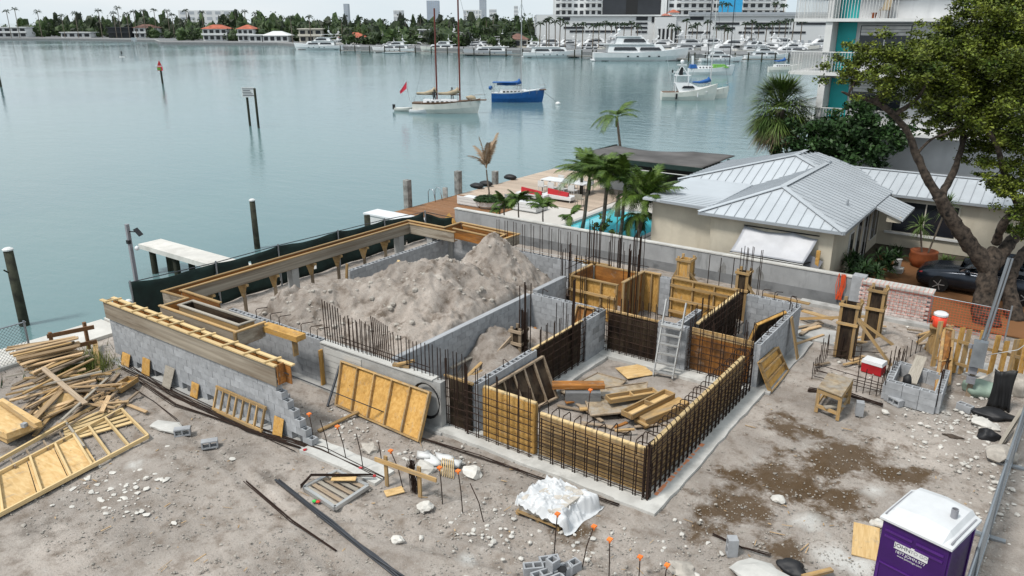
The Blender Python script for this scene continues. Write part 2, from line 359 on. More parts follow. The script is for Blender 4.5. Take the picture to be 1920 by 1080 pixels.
# ------------------------------------------------------------------ concrete blocks
def block_mesh(L, hollow):
    W, H, t = 0.195, 0.195, 0.034
    if not hollow: return MB().box(-L / 2, -W / 2, 0, L / 2, W / 2, H).mesh('block')
    mb = MB(); n = 2 if L > 0.3 else 1; cw = (L - t * (n + 1)) / n; y0, y1 = -W / 2, W / 2
    mb.box(-L / 2, y0, 0, L / 2, y0 + t, H); mb.box(-L / 2, y1 - t, 0, L / 2, y1, H)
    x = -L / 2
    for i in range(n + 1): mb.box(x, y0 + t, 0, x + t, y1 - t, H - 0.002); x += t + cw
    return mb.mesh('block')
def block(L, hollow, mat='block'): return matmesh(('blk', L, hollow), mat, lambda: block_mesh(L, hollow))
def block_wall(name, label, p0, p1, courses, z0=0.0, thick=0.2, top_hollow=True, cat='wall', holes=(), step=None, dark=(), mat='block', core=True, group=None, mortar='mortar'):
    """blocks 0.4 x 0.2 in running bond from p0 to p1 (level, along x or y); step(course) gives the length built at that course"""
    p0 = Vector((p0[0], p0[1], 0)); p1 = Vector((p1[0], p1[1], 0)); d = (p1 - p0); L = d.length; d.normalize(); ang = atan2(d.y, d.x)
    mid = (p0 + p1) / 2; t = thing(name, label, cat, (mid.x, mid.y, z0), group)
    nrm = Vector((-d.y, d.x, 0)); rr = random.Random(sum(map(ord, name + label)))
    def at(s, z): q = p0 + d * s; return Matrix.Translation((q.x, q.y, z0 + z)) @ Rz(ang)
    for c in range(courses):
        Lc = step(c) if step else L; s = 0.0; first = True
        nxt = step(c + 1) if (step and c + 1 < courses) else (L if c + 1 < courses else 0)
        while s < Lc - 0.08:
            l = 0.2 if (first and c % 2) else 0.4
            l = min(l, Lc - s)
            if l < 0.1: break
            hole = any(hc == c and abs(s + l / 2 - hs) < 0.21 for hc, hs in holes)
            hollow = top_hollow and (s + l > nxt + 0.02)
            if not hole:
                ll = 0.39 if l > 0.3 else (0.19 if l > 0.15 else 0.12)
                mt = 'block_dark' if (c, int(s / 0.4)) in dark else mat
                m = at(s + l / 2, c * 0.2); m = m @ Matrix.Translation((0, rr.uniform(-0.003, 0.003), 0)) @ Matrix.Diagonal((l * 0.975 / ll, 1, 1, 1))
                inst('block', block(ll, hollow, mt), m, t)
            first = False; s += l
        if core:
            hl = [hs for hc, hs in holes if hc == c]; s0 = 0.03; segs = []
            for hs in sorted(hl): segs.append((s0, hs - 0.2)); s0 = hs + 0.2
            segs.append((s0, (min(Lc, nxt) if top_hollow else Lc) - 0.03))
            for a, b in segs:
                if b - a > 0.05:
                    q0 = p0 + d * a; q1 = p0 + d * b; zc = z0 + c * 0.2 + 0.1
                    plank('mortar_joint', (q0.x, q0.y, zc), (q1.x, q1.y, zc), 0.178, 0.2, mortar, t)
    return t
# ------------------------------------------------------------------ the setting
def soil(name, base, dark, pale, spots=True):
    t = NT(name); tc = t.n('ShaderNodeTexCoord'); v = tc.outputs['Object']
    big = t.noise(v, 0.35, 5, 0.6); mid = t.noise(v, 2.2, 6, 0.65); fine = t.noise(v, 22, 5, 0.7); grit = t.noise(v, 75, 3, 0.6)
    c = t.ramp(big, [(0.35, tuple(x * 0.74 for x in base)), (0.65, tuple(x * 1.25 for x in base))])
    c = t.mix(t.ramp(mid, [(0.49, (0, 0, 0)), (0.68, (0.85, 0.85, 0.85))]), c, dark)
    c = t.mix(t.ramp(mid, [(0.26, (0.6, 0.6, 0.6)), (0.42, (0, 0, 0))]), c, pale)
    c = t.mix(t.ramp(fine, [(0.52, (0, 0, 0)), (0.70, (0.7, 0.7, 0.7))]), c, tuple(x * 0.55 for x in base))
    c = t.mix(t.ramp(grit, [(0.60, (0, 0, 0)), (0.70, (0.65, 0.65, 0.65))]), c, pale)
    if spots:
        wob = t.noise(v, 1.1, 6, 0.7)
        def spot(c, p, r, colr, lo, hi, amt):
            d = t.n('ShaderNodeVectorMath', operation='DISTANCE'); t.l(v, d.inputs[0]); d.inputs[1].default_value = (p.x, p.y, 0)
            k = t.math('DIVIDE', d.outputs['Value'], r); k = t.math('SUBTRACT', t.math('ADD', t.math('MULTIPLY', wob, 2.2), -0.55), k)
            return t.mix(t.ramp(k, [(lo, (0, 0, 0)), (hi, (amt, amt, amt))]), c, colr)
        brown = (0.105, 0.068, 0.038); wht = (0.66, 0.65, 0.62); drk = (0.11, 0.10, 0.09)
        for px, py, r in ((1395, 940, 2.0), (1480, 900, 2.3), (1600, 862, 2.1), (1560, 930, 1.5), (1700, 890, 1.0), (1330, 1000, 0.9), (1480, 800, 1.2), (1480, 1035, 0.8), (1080, 990, 0.9)):
            c = spot(c, P(px, py), r * 1.2, brown, 0.02, 0.34, 0.92)
        for px, py, r in ((1500, 975, 1.0), (1560, 1040, 1.2), (1620, 1070, 0.9), (1640, 920, 0.8), (1730, 760, 1.5), (1420, 720, 0.7), (640, 840, 0.8), (250, 870, 0.6), (880, 1045, 0.5)):
            c = spot(c, P(px, py), r, wht, 0.05, 0.5, 0.75)
        for px, py, r in ((430, 845, 1.1), (500, 890, 0.9), (60, 1000, 1.5), (700, 930, 0.7), (470, 760, 0.8)):
            c = spot(c, P(px, py), r, drk, 0.05, 0.6, 0.5)
    t.col(c); t.bump(t.math('ADD', t.math('MULTIPLY', fine, 0.7), t.math('MULTIPLY', grit, 0.4)), 0.9, 0.045)
    M[name] = t.set(0.95, 0, 0.15); return M[name]
soil('soil', (0.385, 0.340, 0.302), (0.20, 0.158, 0.125), (0.56, 0.525, 0.485))
soil('soil_heap', (0.35, 0.305, 0.268), (0.11, 0.08, 0.056), (0.60, 0.56, 0.51), spots=False)
soil('garden_soil', (0.09, 0.075, 0.055), (0.05, 0.04, 0.03), (0.16, 0.14, 0.11), spots=False)
# water
t = NT('water'); tc = t.n('ShaderNodeTexCoord'); v = tc.outputs['Object']
mp = t.n('ShaderNodeMapping'); mp.inputs['Rotation'].default_value = (0, 0, radians(-38)); mp.inputs['Scale'].default_value = (0.45, 1.0, 1); t.l(v, mp.inputs[0])
w1 = t.noise(mp.outputs[0], 0.9, 4, 0.6, 0.3); w2 = t.noise(mp.outputs[0], 4.0, 4, 0.65, 0.2); w3 = t.noise(v, 0.02, 4, 0.6, 0.5); w4 = t.noise(mp.outputs[0], 0.16, 3, 0.5, 0.4)
h = t.math('ADD', t.math('MULTIPLY', w1, 1.0), t.math('MULTIPLY', w2, 0.32)); h = t.math('ADD', h, t.math('MULTIPLY', w4, 1.5))
t.col(t.ramp(w3, [(0.35, (0.090, 0.170, 0.190)), (0.65, (0.130, 0.215, 0.218))])); t.bump(h, 0.26, 0.13)
rr_ = t.ramp(w3, [(0.4, (0.05, 0.05, 0.05)), (0.62, (0.13, 0.13, 0.13))]); t.l(rr_, t.b.inputs['Roughness'])
M['water'] = t.set(0.12, 0, 0.5, IOR=1.333); t.l(rr_, t.b.inputs['Roughness'])
simple('pool_water', (0.09, 0.52, 0.60), 0.08, spec=0.5, nz=0.1, scale=0.8)
mb = MB(); S = 9000; mb.add([(-S, -S, -1), (S, -S, -1), (S, S, -1), (-S, S, -1)], [(0, 1, 2, 3)])
mb.obj('water', 'water', kind='structure', center=False)
# site ground: a fine sheet where the camera looks, running out to coarse cells
def axis(a, b, fine0, fine1, step): 
    xs = list(np.arange(fine0, fine1 + 1e-6, step)); lo = np.linspace(a, fine0, 6)[:-1] if a < fine0 - 0.01 else []; hi = np.linspace(fine1, b, 8)[1:] if b > fine1 + 0.01 else []
    return list(lo) + xs + list(hi)
xs = axis(-24.9, 80, -24.9, 1.4, 0.09); ys = axis(-40, 29.1, 5.5, 29.1, 0.09)
RUT = [([P(*a) for a in pts], w_) for pts, w_ in (([(150, 1075), (420, 985), (640, 965), (900, 1010), (1200, 1075)], .17), ([(330, 1085), (520, 1010), (690, 1000), (860, 1035), (1060, 1085)], .17), ([(1250, 1080), (1330, 960), (1450, 850), (1560, 800)], .2), ([(1400, 1080), (1480, 960), (1590, 860), (1690, 815)], .2), ([(240, 720), (420, 860), (560, 1000), (650, 1080)], .15))]
def rut(x, y):
    r_ = 0.0
    for pts, w_ in RUT:
        for a, b in zip(pts, pts[1:]):
            dx, dy = b.x - a.x, b.y - a.y; L2 = dx * dx + dy * dy; f_ = min(1, max(0, ((x - a.x) * dx + (y - a.y) * dy) / L2)); d = sqrt((x - a.x - f_ * dx) ** 2 + (y - a.y - f_ * dy) ** 2)
            if d < w_ * 2.2: r_ = max(r_, min(1, 1.6 - d / w_) if d < w_ * 1.6 else 0) if d < w_ * 1.25 else min(r_, -.5) if r_ <= 0 else r_
    return r_
def ground_z(x, y):
    z = 0.05 * mnoise.noise(Vector((x * 0.5, y * 0.5, 3))) + 0.035 * mnoise.noise(Vector((x * 1.7, y * 1.7, 7))) + 0.022 * mnoise.noise(Vector((x * 4.5, y * 4.5, 1)))
    if y < 19: z -= 0.055 * rut(x, y) * (0.75 + 0.5 * mnoise.noise(Vector((x * 1.2, y * 1.2, 11))))
    if x > 0.9: z *= max(0, 1 - (x - 0.9) * 3)
    return z - 0.01
vs = [(x, y, ground_z(x, y)) for y in ys for x in xs]; n = len(xs)
fs = [(j * n + i, j * n + i + 1, (j + 1) * n + i + 1, (j + 1) * n + i) for j in range(len(ys) - 1) for i in range(n - 1)]
gr = MB().add(vs, fs).obj('ground', 'soil', kind='structure', center=False, smooth=True)
MB().box(-24.95, -40, -4, 80, 29.15, -0.25).obj('land_base', 'concrete_dark', kind='structure')
MB().prism([(-25.6, 29.15), (80, 29.15), (80, 300), (-6, 300), (-13, 60), (-13.5, 46.5), (-25.6, 46.5)], -4, -0.62).obj('garden_base', 'garden_soil', kind='structure')
MB().prism([(-12.3, 29.15), (80, 29.15), (80, 300), (-6, 300), (-13, 60), (-13.5, 46.5), (-12.3, 46.5)], -0.6, -0.03).obj('garden_ground', 'garden_soil', kind='structure'); MB().box(-25.5, 40.6, -0.6, -12.3, 46.5, -0.03).obj('garden_ground', 'garden_soil', kind='structure')
MB().box(1.15, -40, -0.2, 80, 29.0, 0.03).obj('pavement', 'pave', kind='structure')
MB().box(-26.5, -40, -3, -24.93, 12.1, 0.10).obj('seawall_cap', 'white_dock', kind='structure')
MB().box(-25.5, 12.1, -3, -24.94, 29.1, 0.06).obj('seawall_edge', 'concrete', kind='structure')
# footings
def slab(name, x0, y0, x1, y1, z, mat='concrete_pale'):
    nx = max(2, int((x1 - x0) / 0.4)); ny = max(2, int((y1 - y0) / 0.4)); rr = random.Random(int(x0 * 10))
    b = []; 
    for i in range(nx): b.append((x0 + (x1 - x0) * i / nx, y0 + rr.uniform(-0.03, 0.03)))
    for i in range(ny): b.append((x1 + rr.uniform(-0.03, 0.03), y0 + (y1 - y0) * i / ny))
    for i in range(nx): b.append((x1 - (x1 - x0) * i / nx, y1 + rr.uniform(-0.03, 0.03)))
    for i in range(ny): b.append((x0 + rr.uniform(-0.03, 0.03), y1 - (y1 - y0) * i / ny))
    return MB().prism(b, -0.15, z).obj(name, mat, kind='structure')
slab('footing', -11.9, 13.12, -6.55, 14.0, 0.070); slab('footing', -6.6, 13.1, -5.62, 20.3, 0.074); slab('footing', -13.9, 10.45, -11.35, 11.1, 0.06)
slab('footing', -11.2, 16.2, -10.45, 19.9, 0.066); slab('footing', -11.2, 19.75, -6.5, 20.55, 0.078); slab('footing', -23.0, 10.5, -13.85, 11.1, 0.035, 'concrete')
slab('footing', -6.3, 20.2, -5.5, 24.7, 0.06, 'concrete'); slab('footing', -20.9, 13.05, -11.6, 13.75, 0.05, 'concrete')
slab('footing', -7.4, 24.9, -0.4, 26.2, 0.05, 'concrete')
# survey line sprayed on the footing
t = NT('spray_orange'); t.col((0.80, 0.30, 0.14)); M['spray_orange'] = t.set(0.9)
rr = random.Random(5)
mb = MB()
for i in range(16):
    y = 13.75 + i * 0.17; a = rr.uniform(0.05, 0.12); mb.box(-5.93 - a / 3, y, 0.073, -5.93 + a / 2, y + rr.uniform(0.08, 0.16), 0.0785)
mb.obj('spray_line', 'spray_orange', kind='structure')
# neighbour's ground
for a in ((-25.4, 29.3, -20.3, 40.6), (-20.3, 29.3, -16.1, 30.9), (-20.3, 38.0, -12.2, 40.6), (-16.1, 29.3, -12.2, 38.0)): boxo('patio', a[0], a[1], -0.3, a[2], a[3], 0.02, 'patio', kind='structure')
pool = thing('swimming_pool', 'turquoise rectangular swimming pool in the white patio behind the boundary wall', 'pool', (-18.2, 34.5, -0.1))
boxo('water_surface', -20.3, 30.9, -0.5, -16.1, 38.0, -0.06, 'pool_water', pool)
for a in ((-20.55, 30.65, -15.85, 30.9), (-20.55, 38.0, -15.85, 38.25), (-20.55, 30.9, -20.3, 38.0), (-16.1, 30.9, -15.85, 38.0)): boxo('coping', a[0], a[1], 0.022, a[2], a[3], 0.06, 'concrete', pool)
boxo('driveway', -5.9, 29.25, -0.02, 6, 37.4, 0.02, 'paver_brown', kind='structure')
dk = thing('timber_deck', 'brown hardwood deck of narrow boards along the water beside white patio', 'deck', (-27.4, 37, 0))
for i in range(62):
    y = 29.8 + i * 0.27; boxo('deck_board', -29.6, y, 0.0, -24.6 if y < 36.5 else -20.9, y + 0.255, 0.06, 'deck_wood' if y < 35.6 else 'deck_pale', dk)
boxo('deck_frame', -29.5, 29.8, -0.35, -24.7, 46.4, 0.0, 'pile_grey', dk)
for y in (31, 35.5, 40, 45):
    for x in (-29.3, -27):
        rod((x, y, -3), (x, y, -0.1), 0.14, dk, 'pile_grey', 'support_pile')
# ------------------------------------------------------------------ the house foundation under construction
rr = random.Random(3)
def hx(px, py, y=10.7): return PY(px, py, y).x
# long block wall with a timber form on top
hs = [(0, hx(a, b) + 22.9) for a, b in ((214.5, 673), (224, 677.5), (259, 694), (300, 711), (344, 731), (391, 750), (499, 797), (553, 822))]
lw = block_wall('block_wall', 'long grey block wall with stepped end and timber form along its top', (-22.9, 10.8), (-13.75, 10.8), 7, 0.04, step=lambda c: 7.95 + (6 - c) * 0.2, holes=hs)
tf = thing('wall_form', 'timber trough form with cross ties along the top of the stepped block wall', 'formwork', (-18.9, 10.8, 1.44))
boxo('side_board', -23.02, 10.655, 1.40, -14.85, 10.68, 1.96, 'ply_grey', tf); boxo('side_board', -22.95, 10.925, 1.44, -14.6, 10.95, 1.96, 'form_orange', tf)
boxo('top_rail', -23.1, 10.60, 1.96, -14.8, 10.71, 2.0, 'lumber_new', tf); boxo('top_rail', -23.0, 10.90, 1.96, -14.5, 11.01, 2.0, 'lumber_new', tf)
boxo('end_board', -23.05, 10.69, 1.45, -23.02, 10.92, 1.95, 'lumber', tf); boxo('end_board', -14.83, 10.69, 1.45, -14.80, 10.92, 1.99, 'form_orange', tf)
for i, x in enumerate((-22.7, -21.9, -21.25, -20.5, -19.95, -19.4, -18.4, -17.9, -16.9, -16.0, -15.15)):
    plank('cross_tie', (x, 10.58, 2.022), (x + 0.1, 11.03, 2.022), 0.06, 0.04, 'lumber_new', tf)
for px, py, w_, h_, m_, lb in ((238, 690, 0.42, 0.42, 'ply_yellow', 'small yellow plywood scrap propped on the block wall nearest the grass clump'), (278, 716, 0.42, 0.55, 'ply_yellow', 'square plywood offcut leaning on the long block wall beside a weep hole'), (322, 735, 0.4, 0.62, 'lumber_grey', 'tall weathered grey board leaning on the long block wall'), (367, 752, 0.34, 0.45, 'ply_yellow', 'small plywood offcut leaning on block wall left of the slatted frame'), (522, 812, 0.36, 0.52, 'ply_yellow', 'plywood offcut leaning on block wall under the stepped end')):
    x = PY(px, py, 10.6).x; a = 0.22 if 'tall' in lb else 0.12
    b_ = [(x - w_ / 2, 10.68 - a - 0.02, 0.03), (x + w_ / 2, 10.68 - a - 0.02, 0.03), (x + w_ / 2, 10.68 - a, 0.03), (x - w_ / 2, 10.68 - a, 0.03)]
    t_ = [(q[0] + rr.uniform(-.03, .03), q[1] + a - 0.005, h_) for q in b_]
    MB().hexa(b_, t_).obj('plywood_scrap', m_, label=lb, cat='plywood')
fr = thing('slatted_frame', 'open timber frame with upright slats leaning on the long block wall', 'frame', (-16.5, 10.5, 0.03))
xa, xb = hx(412, 735), hx(507, 790)
plank('rail', (xa, 10.62, 0.66), (xb, 10.62, 0.66), 0.05, 0.09, 'lumber', fr); plank('rail', (xa, 10.42, 0.09), (xb, 10.42, 0.09), 0.05, 0.09, 'lumber', fr)
for i in range(8):
    x = xa + 0.05 + (xb - xa - 0.1) * i / 7; plank('slat', (x, 10.42, 0.09), (x, 10.62, 0.66), 0.045, 0.06, 'lumber', fr)
# waterfront beam form
bf = thing('beam_form', 'long orange-lined timber beam form on props in front of the green fence', 'formwork', (-22.2, 18, 0))
def side(parent, x0, y0, x1, y1, z0=1.53, z1=1.93, out='ply_grey', inn='form_orange', flip=False, rail='lumber'):
    """one side of a form: grey outside, orange lining inside (left of the direction of travel), rail on top"""
    d = Vector((x1 - x0, y1 - y0, 0)).normalized(); nrm = Vector((-d.y, d.x, 0)) * (0.013 * (-1 if flip else 1))
    a = Vector((x0, y0, (z0 + z1) / 2)); b = Vector((x1, y1, (z0 + z1) / 2))
    plank('side_board', a - nrm, b - nrm, 0.022, z1 - z0, out, parent); plank('lining', a + nrm, b + nrm, 0.022, z1 - z0 - 0.02, inn, parent)
    plank('top_rail', Vector((x0, y0, z1 + 0.02)) - d * 0.05, Vector((x1, y1, z1 + 0.02)) + d * 0.05, 0.09, 0.038, rail, parent)
side(bf, -22.37, 12.25, -22.37, 23.55, flip=True); side(bf, -21.98, 12.62, -21.98, 23.2)
side(bf, -21.98, 23.2, -19.5, 23.2); side(bf, -22.37, 23.57, -20.35, 23.57, flip=True)
side(bf, -20.32, 23.6, -20.32, 24.62, flip=True); side(bf, -20.3, 24.66, -17.2, 24.5, flip=True); side(bf, -17.2, 24.5, -17.25, 23.6, flip=True)
side(bf, -19.9, 23.65, -17.5, 23.5, out='form_orange'); side(bf, -19.9, 24.3, -17.6, 24.15, out='form_orange', flip=True); side(bf, -17.55, 23.5, -17.6, 24.15, out='form_orange')
boxo('bottom_board', -22.36, 12.3, 1.50, -22.0, 23.5, 1.525, 'lumber_old', bf); boxo('bottom_board', -22.0, 23.22, 1.50, -19.6, 23.55, 1.526, 'lumber_old', bf)
side(bf, -22.37, 12.23, -21.17, 12.3); side(bf, -21.15, 12.3, -21.15, 11.45); side(bf, -21.2, 11.45, -17.57, 11.5); side(bf, -17.56, 11.5, -17.55, 12.4); side(bf, -21.95, 12.64, -20.0, 12.66, flip=True)
for q in ((-20.8, 11.82, -17.95, 11.86), (-17.95, 11.86, -17.92, 12.33), (-17.92, 12.33, -20.8, 12.27), (-20.8, 12.27, -20.8, 11.82)): side(bf, *q, out='lumber', inn='form_dark', rail='lumber_grey')
boxo('bottom_board', -21.1, 11.48, 1.47, -17.6, 12.35, 1.49, 'lumber_old', bf)
plank('end_box', (-17.7, 12.5, 1.76), (-16.15, 12.55, 1.76), 0.34, 0.16, 'ply_yellow', bf); plank('end_box', (-16.45, 12.55, 1.68), (-16.45, 12.55, 1.15), 0.05, 0.16, 'lumber', bf)
plank('corner_stake', (-17.55, 11.44, 1.95), (-17.55, 11.44, 1.35), 0.09, 0.05, 'lumber', bf)
for y in (13.7, 15.0, 16.3, 18.0, 19.3, 20.7, 21.9):
    s = thing('form_prop', 'timber T-headed prop holding up the waterfront beam form', 'prop', (-22.2, y, 0), 'props under the beam form')
    plank('post', (-22.15, y, 0), (-22.15, y, 1.3), 0.09, 0.09, 'lumber_old', s); plank('head', (-22.45, y, 1.46), (-21.9, y, 1.46), 0.09, 0.08, 'lumber', s)
    MB().hexa([(-22.21, y - 0.06, 1.0), (-22.09, y - 0.06, 1.0), (-22.09, y - 0.04, 1.0), (-22.21, y - 0.04, 1.0)], [(-22.4, y - 0.06, 1.42), (-21.92, y - 0.06, 1.42), (-21.92, y - 0.04, 1.42), (-22.4, y - 0.04, 1.42)]).obj('gusset', 'lumber', s)
for x, y in ((-20.4, 12.0), (-18.1, 12.0)):
    s = thing('form_prop', 'short timber prop under the bay of the beam form', 'prop', (x, y, 0), 'props under the form bay'); plank('post', (x, y, 0), (x, y, 1.46), 0.09, 0.09, 'lumber_old', s); plank('head', (x - 0.3, y, 1.42), (x + 0.3, y, 1.42), 0.09, 0.08, 'lumber_old', s)
for x, y in ((-22.18, 17.15), (-22.18, 22.75), (-20.9, 23.4), (-17.9, 11.75)):
    MB().box(x - 0.15, y - 0.15, 0, x + 0.15, y + 0.15, 1.49).obj('concrete_column', 'concrete', label='square bare concrete column standing under the timber beam form', cat='column', group='columns under the beam form')
# house walls
block_wall('block_wall', 'grey block wall with open cores facing the timber form bay', (-20.6, 13.4), (-16.3, 13.4), 7, 0.0, mortar='block_dark')
cw = thing('concrete_wall', 'poured concrete wall with rust-dark starter bars along its top', 'wall', (-14, 13.4, 0))
MB().box(-16.28, 13.28, 0, -11.75, 13.5, 1.34).obj('pour', 'concrete', cw)
for i in range(6): boxo('board_mark', -16.1, 13.262, 0.12 + i * 0.19, -14.6, 13.28, 0.12 + i * 0.19 + 0.175, 'concrete_pale', cw)
boxo('coping', -16.25, 13.25, 1.34, -12.0, 13.53, 1.375, 'concrete_pale', cw)
plank('batten', (-16.2, 13.22, 0.05), (-16.2, 13.22, 1.15), 0.05, 0.14, 'ply_yellow', cw)
plank('wedge', (-13.4, 13.3, 1.42), (-12.95, 13.45, 1.42), 0.12, 0.07, 'lumber', cw); plank('wedge', (-13.2, 13.25, 1.49), (-12.9, 13.6, 1.55), 0.09, 0.05, 'lumber', cw)
block_wall('block_wall', 'grey block wall parallel to the waterfront, half buried by the spoil heap', (-20.5, 18.3), (-20.5, 24.0), 7, 0.0, mortar='block_dark', step=lambda c: 5.7)
MB().box(-20.62, 23.88, 0, -20.25, 24.25, 1.42).obj('concrete_column', 'concrete', label='concrete corner post between two hollow block walls beyond the spoil heap', cat='column')
block_wall('block_wall', 'grey block wall with open cores behind the peak of the spoil heap', (-20.25, 24.1), (-14.0, 24.1), 7, 0.0, mortar='block_dark')
boxo('concrete_wall', -14.0, 23.98, 0, -13.5, 24.2, 1.36, 'concrete_pale', label='short pale concrete wall end by the tall bundle of bars', cat='wall')
block_wall('block_wall', 'smooth grey block wall holding back the spoil heap', (-13.7, 13.6), (-13.7, 20.1), 7, 0.0, top_hollow=False, mat='block', mortar='block')
block_wall('block_wall', 'rendered grey block wall running back from the wall with hooked bars', (-13.65, 20.4), (-13.65, 22.3), 7, 0.05, top_hollow=False, mortar='block')
cx = block_wall('block_wall', 'block wall with open cores and hooked bars behind the propped timber column form', (-13.6, 20.2), (-10.95, 20.2), 7, 0.0)
block_wall('block_wall', 'short block wall with open cores beside the black leaning panel', (-10.95, 13.65), (-10.95, 16.35), 7, 0.0)
block_wall('block_pillar', 'block pillar with two dark blocks at the corner of the rebar pit', (-10.9, 19.0), (-10.9, 20.2), 7, 0.03, dark=((4, 1), (2, 2), (6, 2)))
block_wall('block_pillar', 'block pillar that the aluminium ladder leans on', (-9.0, 20.25), (-8.05, 20.25), 7, 0.05, dark=())
block_wall('block_wall', 'short return of open blocks behind the ladder', (-8.6, 20.45), (-8.6, 22.4), 6, 0.05)
block_wall('block_wall', 'back block wall of the right-hand room with hooked bars', (-7.7, 24.3), (-5.95, 24.3), 7, 0.0)
block_wall('block_wall', 'right-hand block wall with dark-capped open cores and leaning form panels', (-6.0, 20.3), (-6.0, 24.2), 7, 0.0)
block_wall('block_wall', 'narrow upright strip of blocks between two yellow form panels', (-10.75, 24.1), (-10.35, 24.1), 7, 0.1)
# spoil heaps
def heap_noise(p): return 0.24 * mnoise.noise(p * 0.85) + 0.24 * (0.35 - abs(mnoise.noise(p * 1.5 + Vector((5, 0, 0))))) + 0.17 * (0.3 - abs(mnoise.noise(p * 3.4))) + 0.08 * mnoise.noise(p * 6.5) + 0.055 * mnoise.noise(p * 12) + 0.03 * mnoise.noise(p * 24) - 0.9 * max(0, mnoise.noise(p * 1.5 + Vector((9, 4, 0))) - 0.34)
def heap(name, x0, y0, x1, y1, fn, step, label, seed=1):
    xs = np.arange(x0, x1 + 1e-6, step); ys = np.arange(y0, y1 + 1e-6, step); n = len(xs)
    vs = []
    for y in ys:
        for x in xs:
            h = fn(x, y); p = Vector((x, y, seed)); k = min(1, max(0, h * 1.3))
            h += k * heap_noise(p)
            vs.append((x, y, max(h, -0.08)))
    fs = [(j * n + i, j * n + i + 1, (j + 1) * n + i + 1, (j + 1) * n + i) for j in range(len(ys) - 1) for i in range(n - 1)]
    o = MB().add(vs, fs).obj(name, 'soil_heap', smooth=True); return tag(o, label, 'soil heap')
def bump_(x, y, cx, cy, r, h, p=1.0): return h * math.exp(-(((x - cx) ** 2 + (y - cy) ** 2) / (r * r)) ** p)
def heap_fn(x, y):
    d = sqrt((x + 16.35) ** 2 + (y - 21.75) ** 2); cone = max(0, 2.72 - d * 0.98)
    base = 0.75 + bump_(x, y, -19.3, 15.5, 1.7, 0.95) + bump_(x, y, -17.4, 16.6, 1.5, 0.45) + bump_(x, y, -15.5, 18.3, 2.3, 1.0) + bump_(x, y, -17.0, 18.4, 1.9, 0.85) + bump_(x, y, -14.9, 19.9, 1.2, .3) + bump_(x, y, -14.6, 15.9, 1.5, 0.35) + bump_(x, y, -18.6, 19.2, 1.0, -0.35) + bump_(x, y, -19.0, 22.3, 1.5, -0.9)
    e = min((x + 21.9) / 1.9 if y < 17.4 else ((x + 20.38) / 1.6 if y > 18.6 else (x + 21.9 - 1.52 * (y - 17.4) / 1.2) / 1.7), (y - 13.4) / 0.6, (24.05 - y) / 1.5, 1); e = max(0, e) ** 0.6
    w_ = min(1, max(0, (-13.85 - x) / 0.35)); 
    for hx_, hy_, hr_, hd_ in ((-17.0, 20.2, .38, .5), (-17.9, 19.7, .42, .45), (-15.9, 20.5, .35, .5), (-15.1, 18.6, .4, .4), (-14.7, 17.1, .3, .35), (-16.6, 17.3, .35, .3)): base -= bump_(x, y, hx_, hy_, hr_, hd_)
    if x < -20.3 and y > 18.35: return -.2
    return max(base * e, cone) * (0.25 + 0.75 * min(1, max(0, (-13.8 - x + 0.25) / 0.4))) if x > -13.95 else max(base * e, cone)
heap('spoil_heap', -21.9, 13.52, -13.81, 23.98, heap_fn, 0.05, 'large grey spoil heap with a sharp conical peak inside the block walls')
heap('spoil_heap', -13.58, 13.6, -11.1, 20.05, lambda x, y: 0.12 + bump_(x, y, -13.1, 17.6, 1.2, 0.7) + bump_(x, y, -12.6, 19.0, 0.9, 0.35) + bump_(x, y, -12.2, 15.8, .8, .3) - bump_(x, y, -13.2, 16.1, .45, .5), 0.08, 'low brown spoil heap between smooth block wall and rebar pit', 4)
heap('spoil_heap', -13.5, 22.3, -8, 29.0, lambda x, y: 0.02 + bump_(x, y, -12.5, 26.5, 1.8, 0.35) + bump_(x, y, -9.2, 26.0, 1.4, 0.25), 0.1, 'low spoil bank along the foot of the boundary wall', 8)
g2 = P(1690, 668)
heap('rubble_heap', g2.x - 1.6, g2.y - 1.4, g2.x + 1.4, g2.y + 1.5, lambda x, y: bump_(x, y, g2.x - .15, g2.y, 0.85, 0.72) - 0.06, 0.06, 'pale heap of broken rubble behind the small block planter', 6)
# ------------------------------------------------------------------ rebar
RB = 0.0125
def bars(parent, xs_, ys_, z0, z1, r=RB, lean=0.015):
    for x, y in zip(xs_, ys_):
        rod((x, y, z0), (x + rr.uniform(-lean, lean), y + rr.uniform(-lean, lean), z1 + rr.uniform(-0.06, 0.06)), r, parent)
def rebar(label, loc): return thing('rebar_cage', label, 'rebar', loc)
c1 = rebar('row of upright starter bars along the poured concrete wall', (-14, 13.4, 1.2))
for i in range(7): rod((-16.18 + i * 0.105, 13.42, 1.1), (-16.2 + i * 0.105, 13.42, 2.62 - i * 0.02), RB * 1.15, c1)
for i in range(9): rod((-14.28 + i * 0.075, 13.45, 1.1), (-14.3 + i * 0.075, 13.45, 2.55 - i * 0.02), RB * 1.1, c1)
for x in np.arange(-15.45, -14.3, 0.16): bars(c1, [x, x + 0.06], [13.4, 13.45], 1.1, 2.3)
for x in np.arange(-13.55, -11.0, 0.27): bars(c1, [x, x + 0.075], [13.4, 13.44], 0.9, 2.25)
for z in (1.48, 1.6): rod((-15.5, 13.42, z + 0.03), (-12.2, 13.42, z), RB, c1)
for i, x in enumerate((-19.3, -18.6, -18.2, -17.2, -16.8, -16.5)):
    h = thing('hooked_bar', 'hooked reinforcing bar sticking out of the block wall top near the timber bay', 'rebar', (x, 13.4, 1.3), 'hooked bars by the timber bay'); bent([(x, 13.4, 1.25), (x, 13.4, 1.62), (x + 0.04, 13.43, 1.67), (x + 0.3, 13.62, 1.72)], RB, h)
c2 = rebar('paired upright bars along the back block wall beyond the heap peak', (-16, 24.1, 1.3))
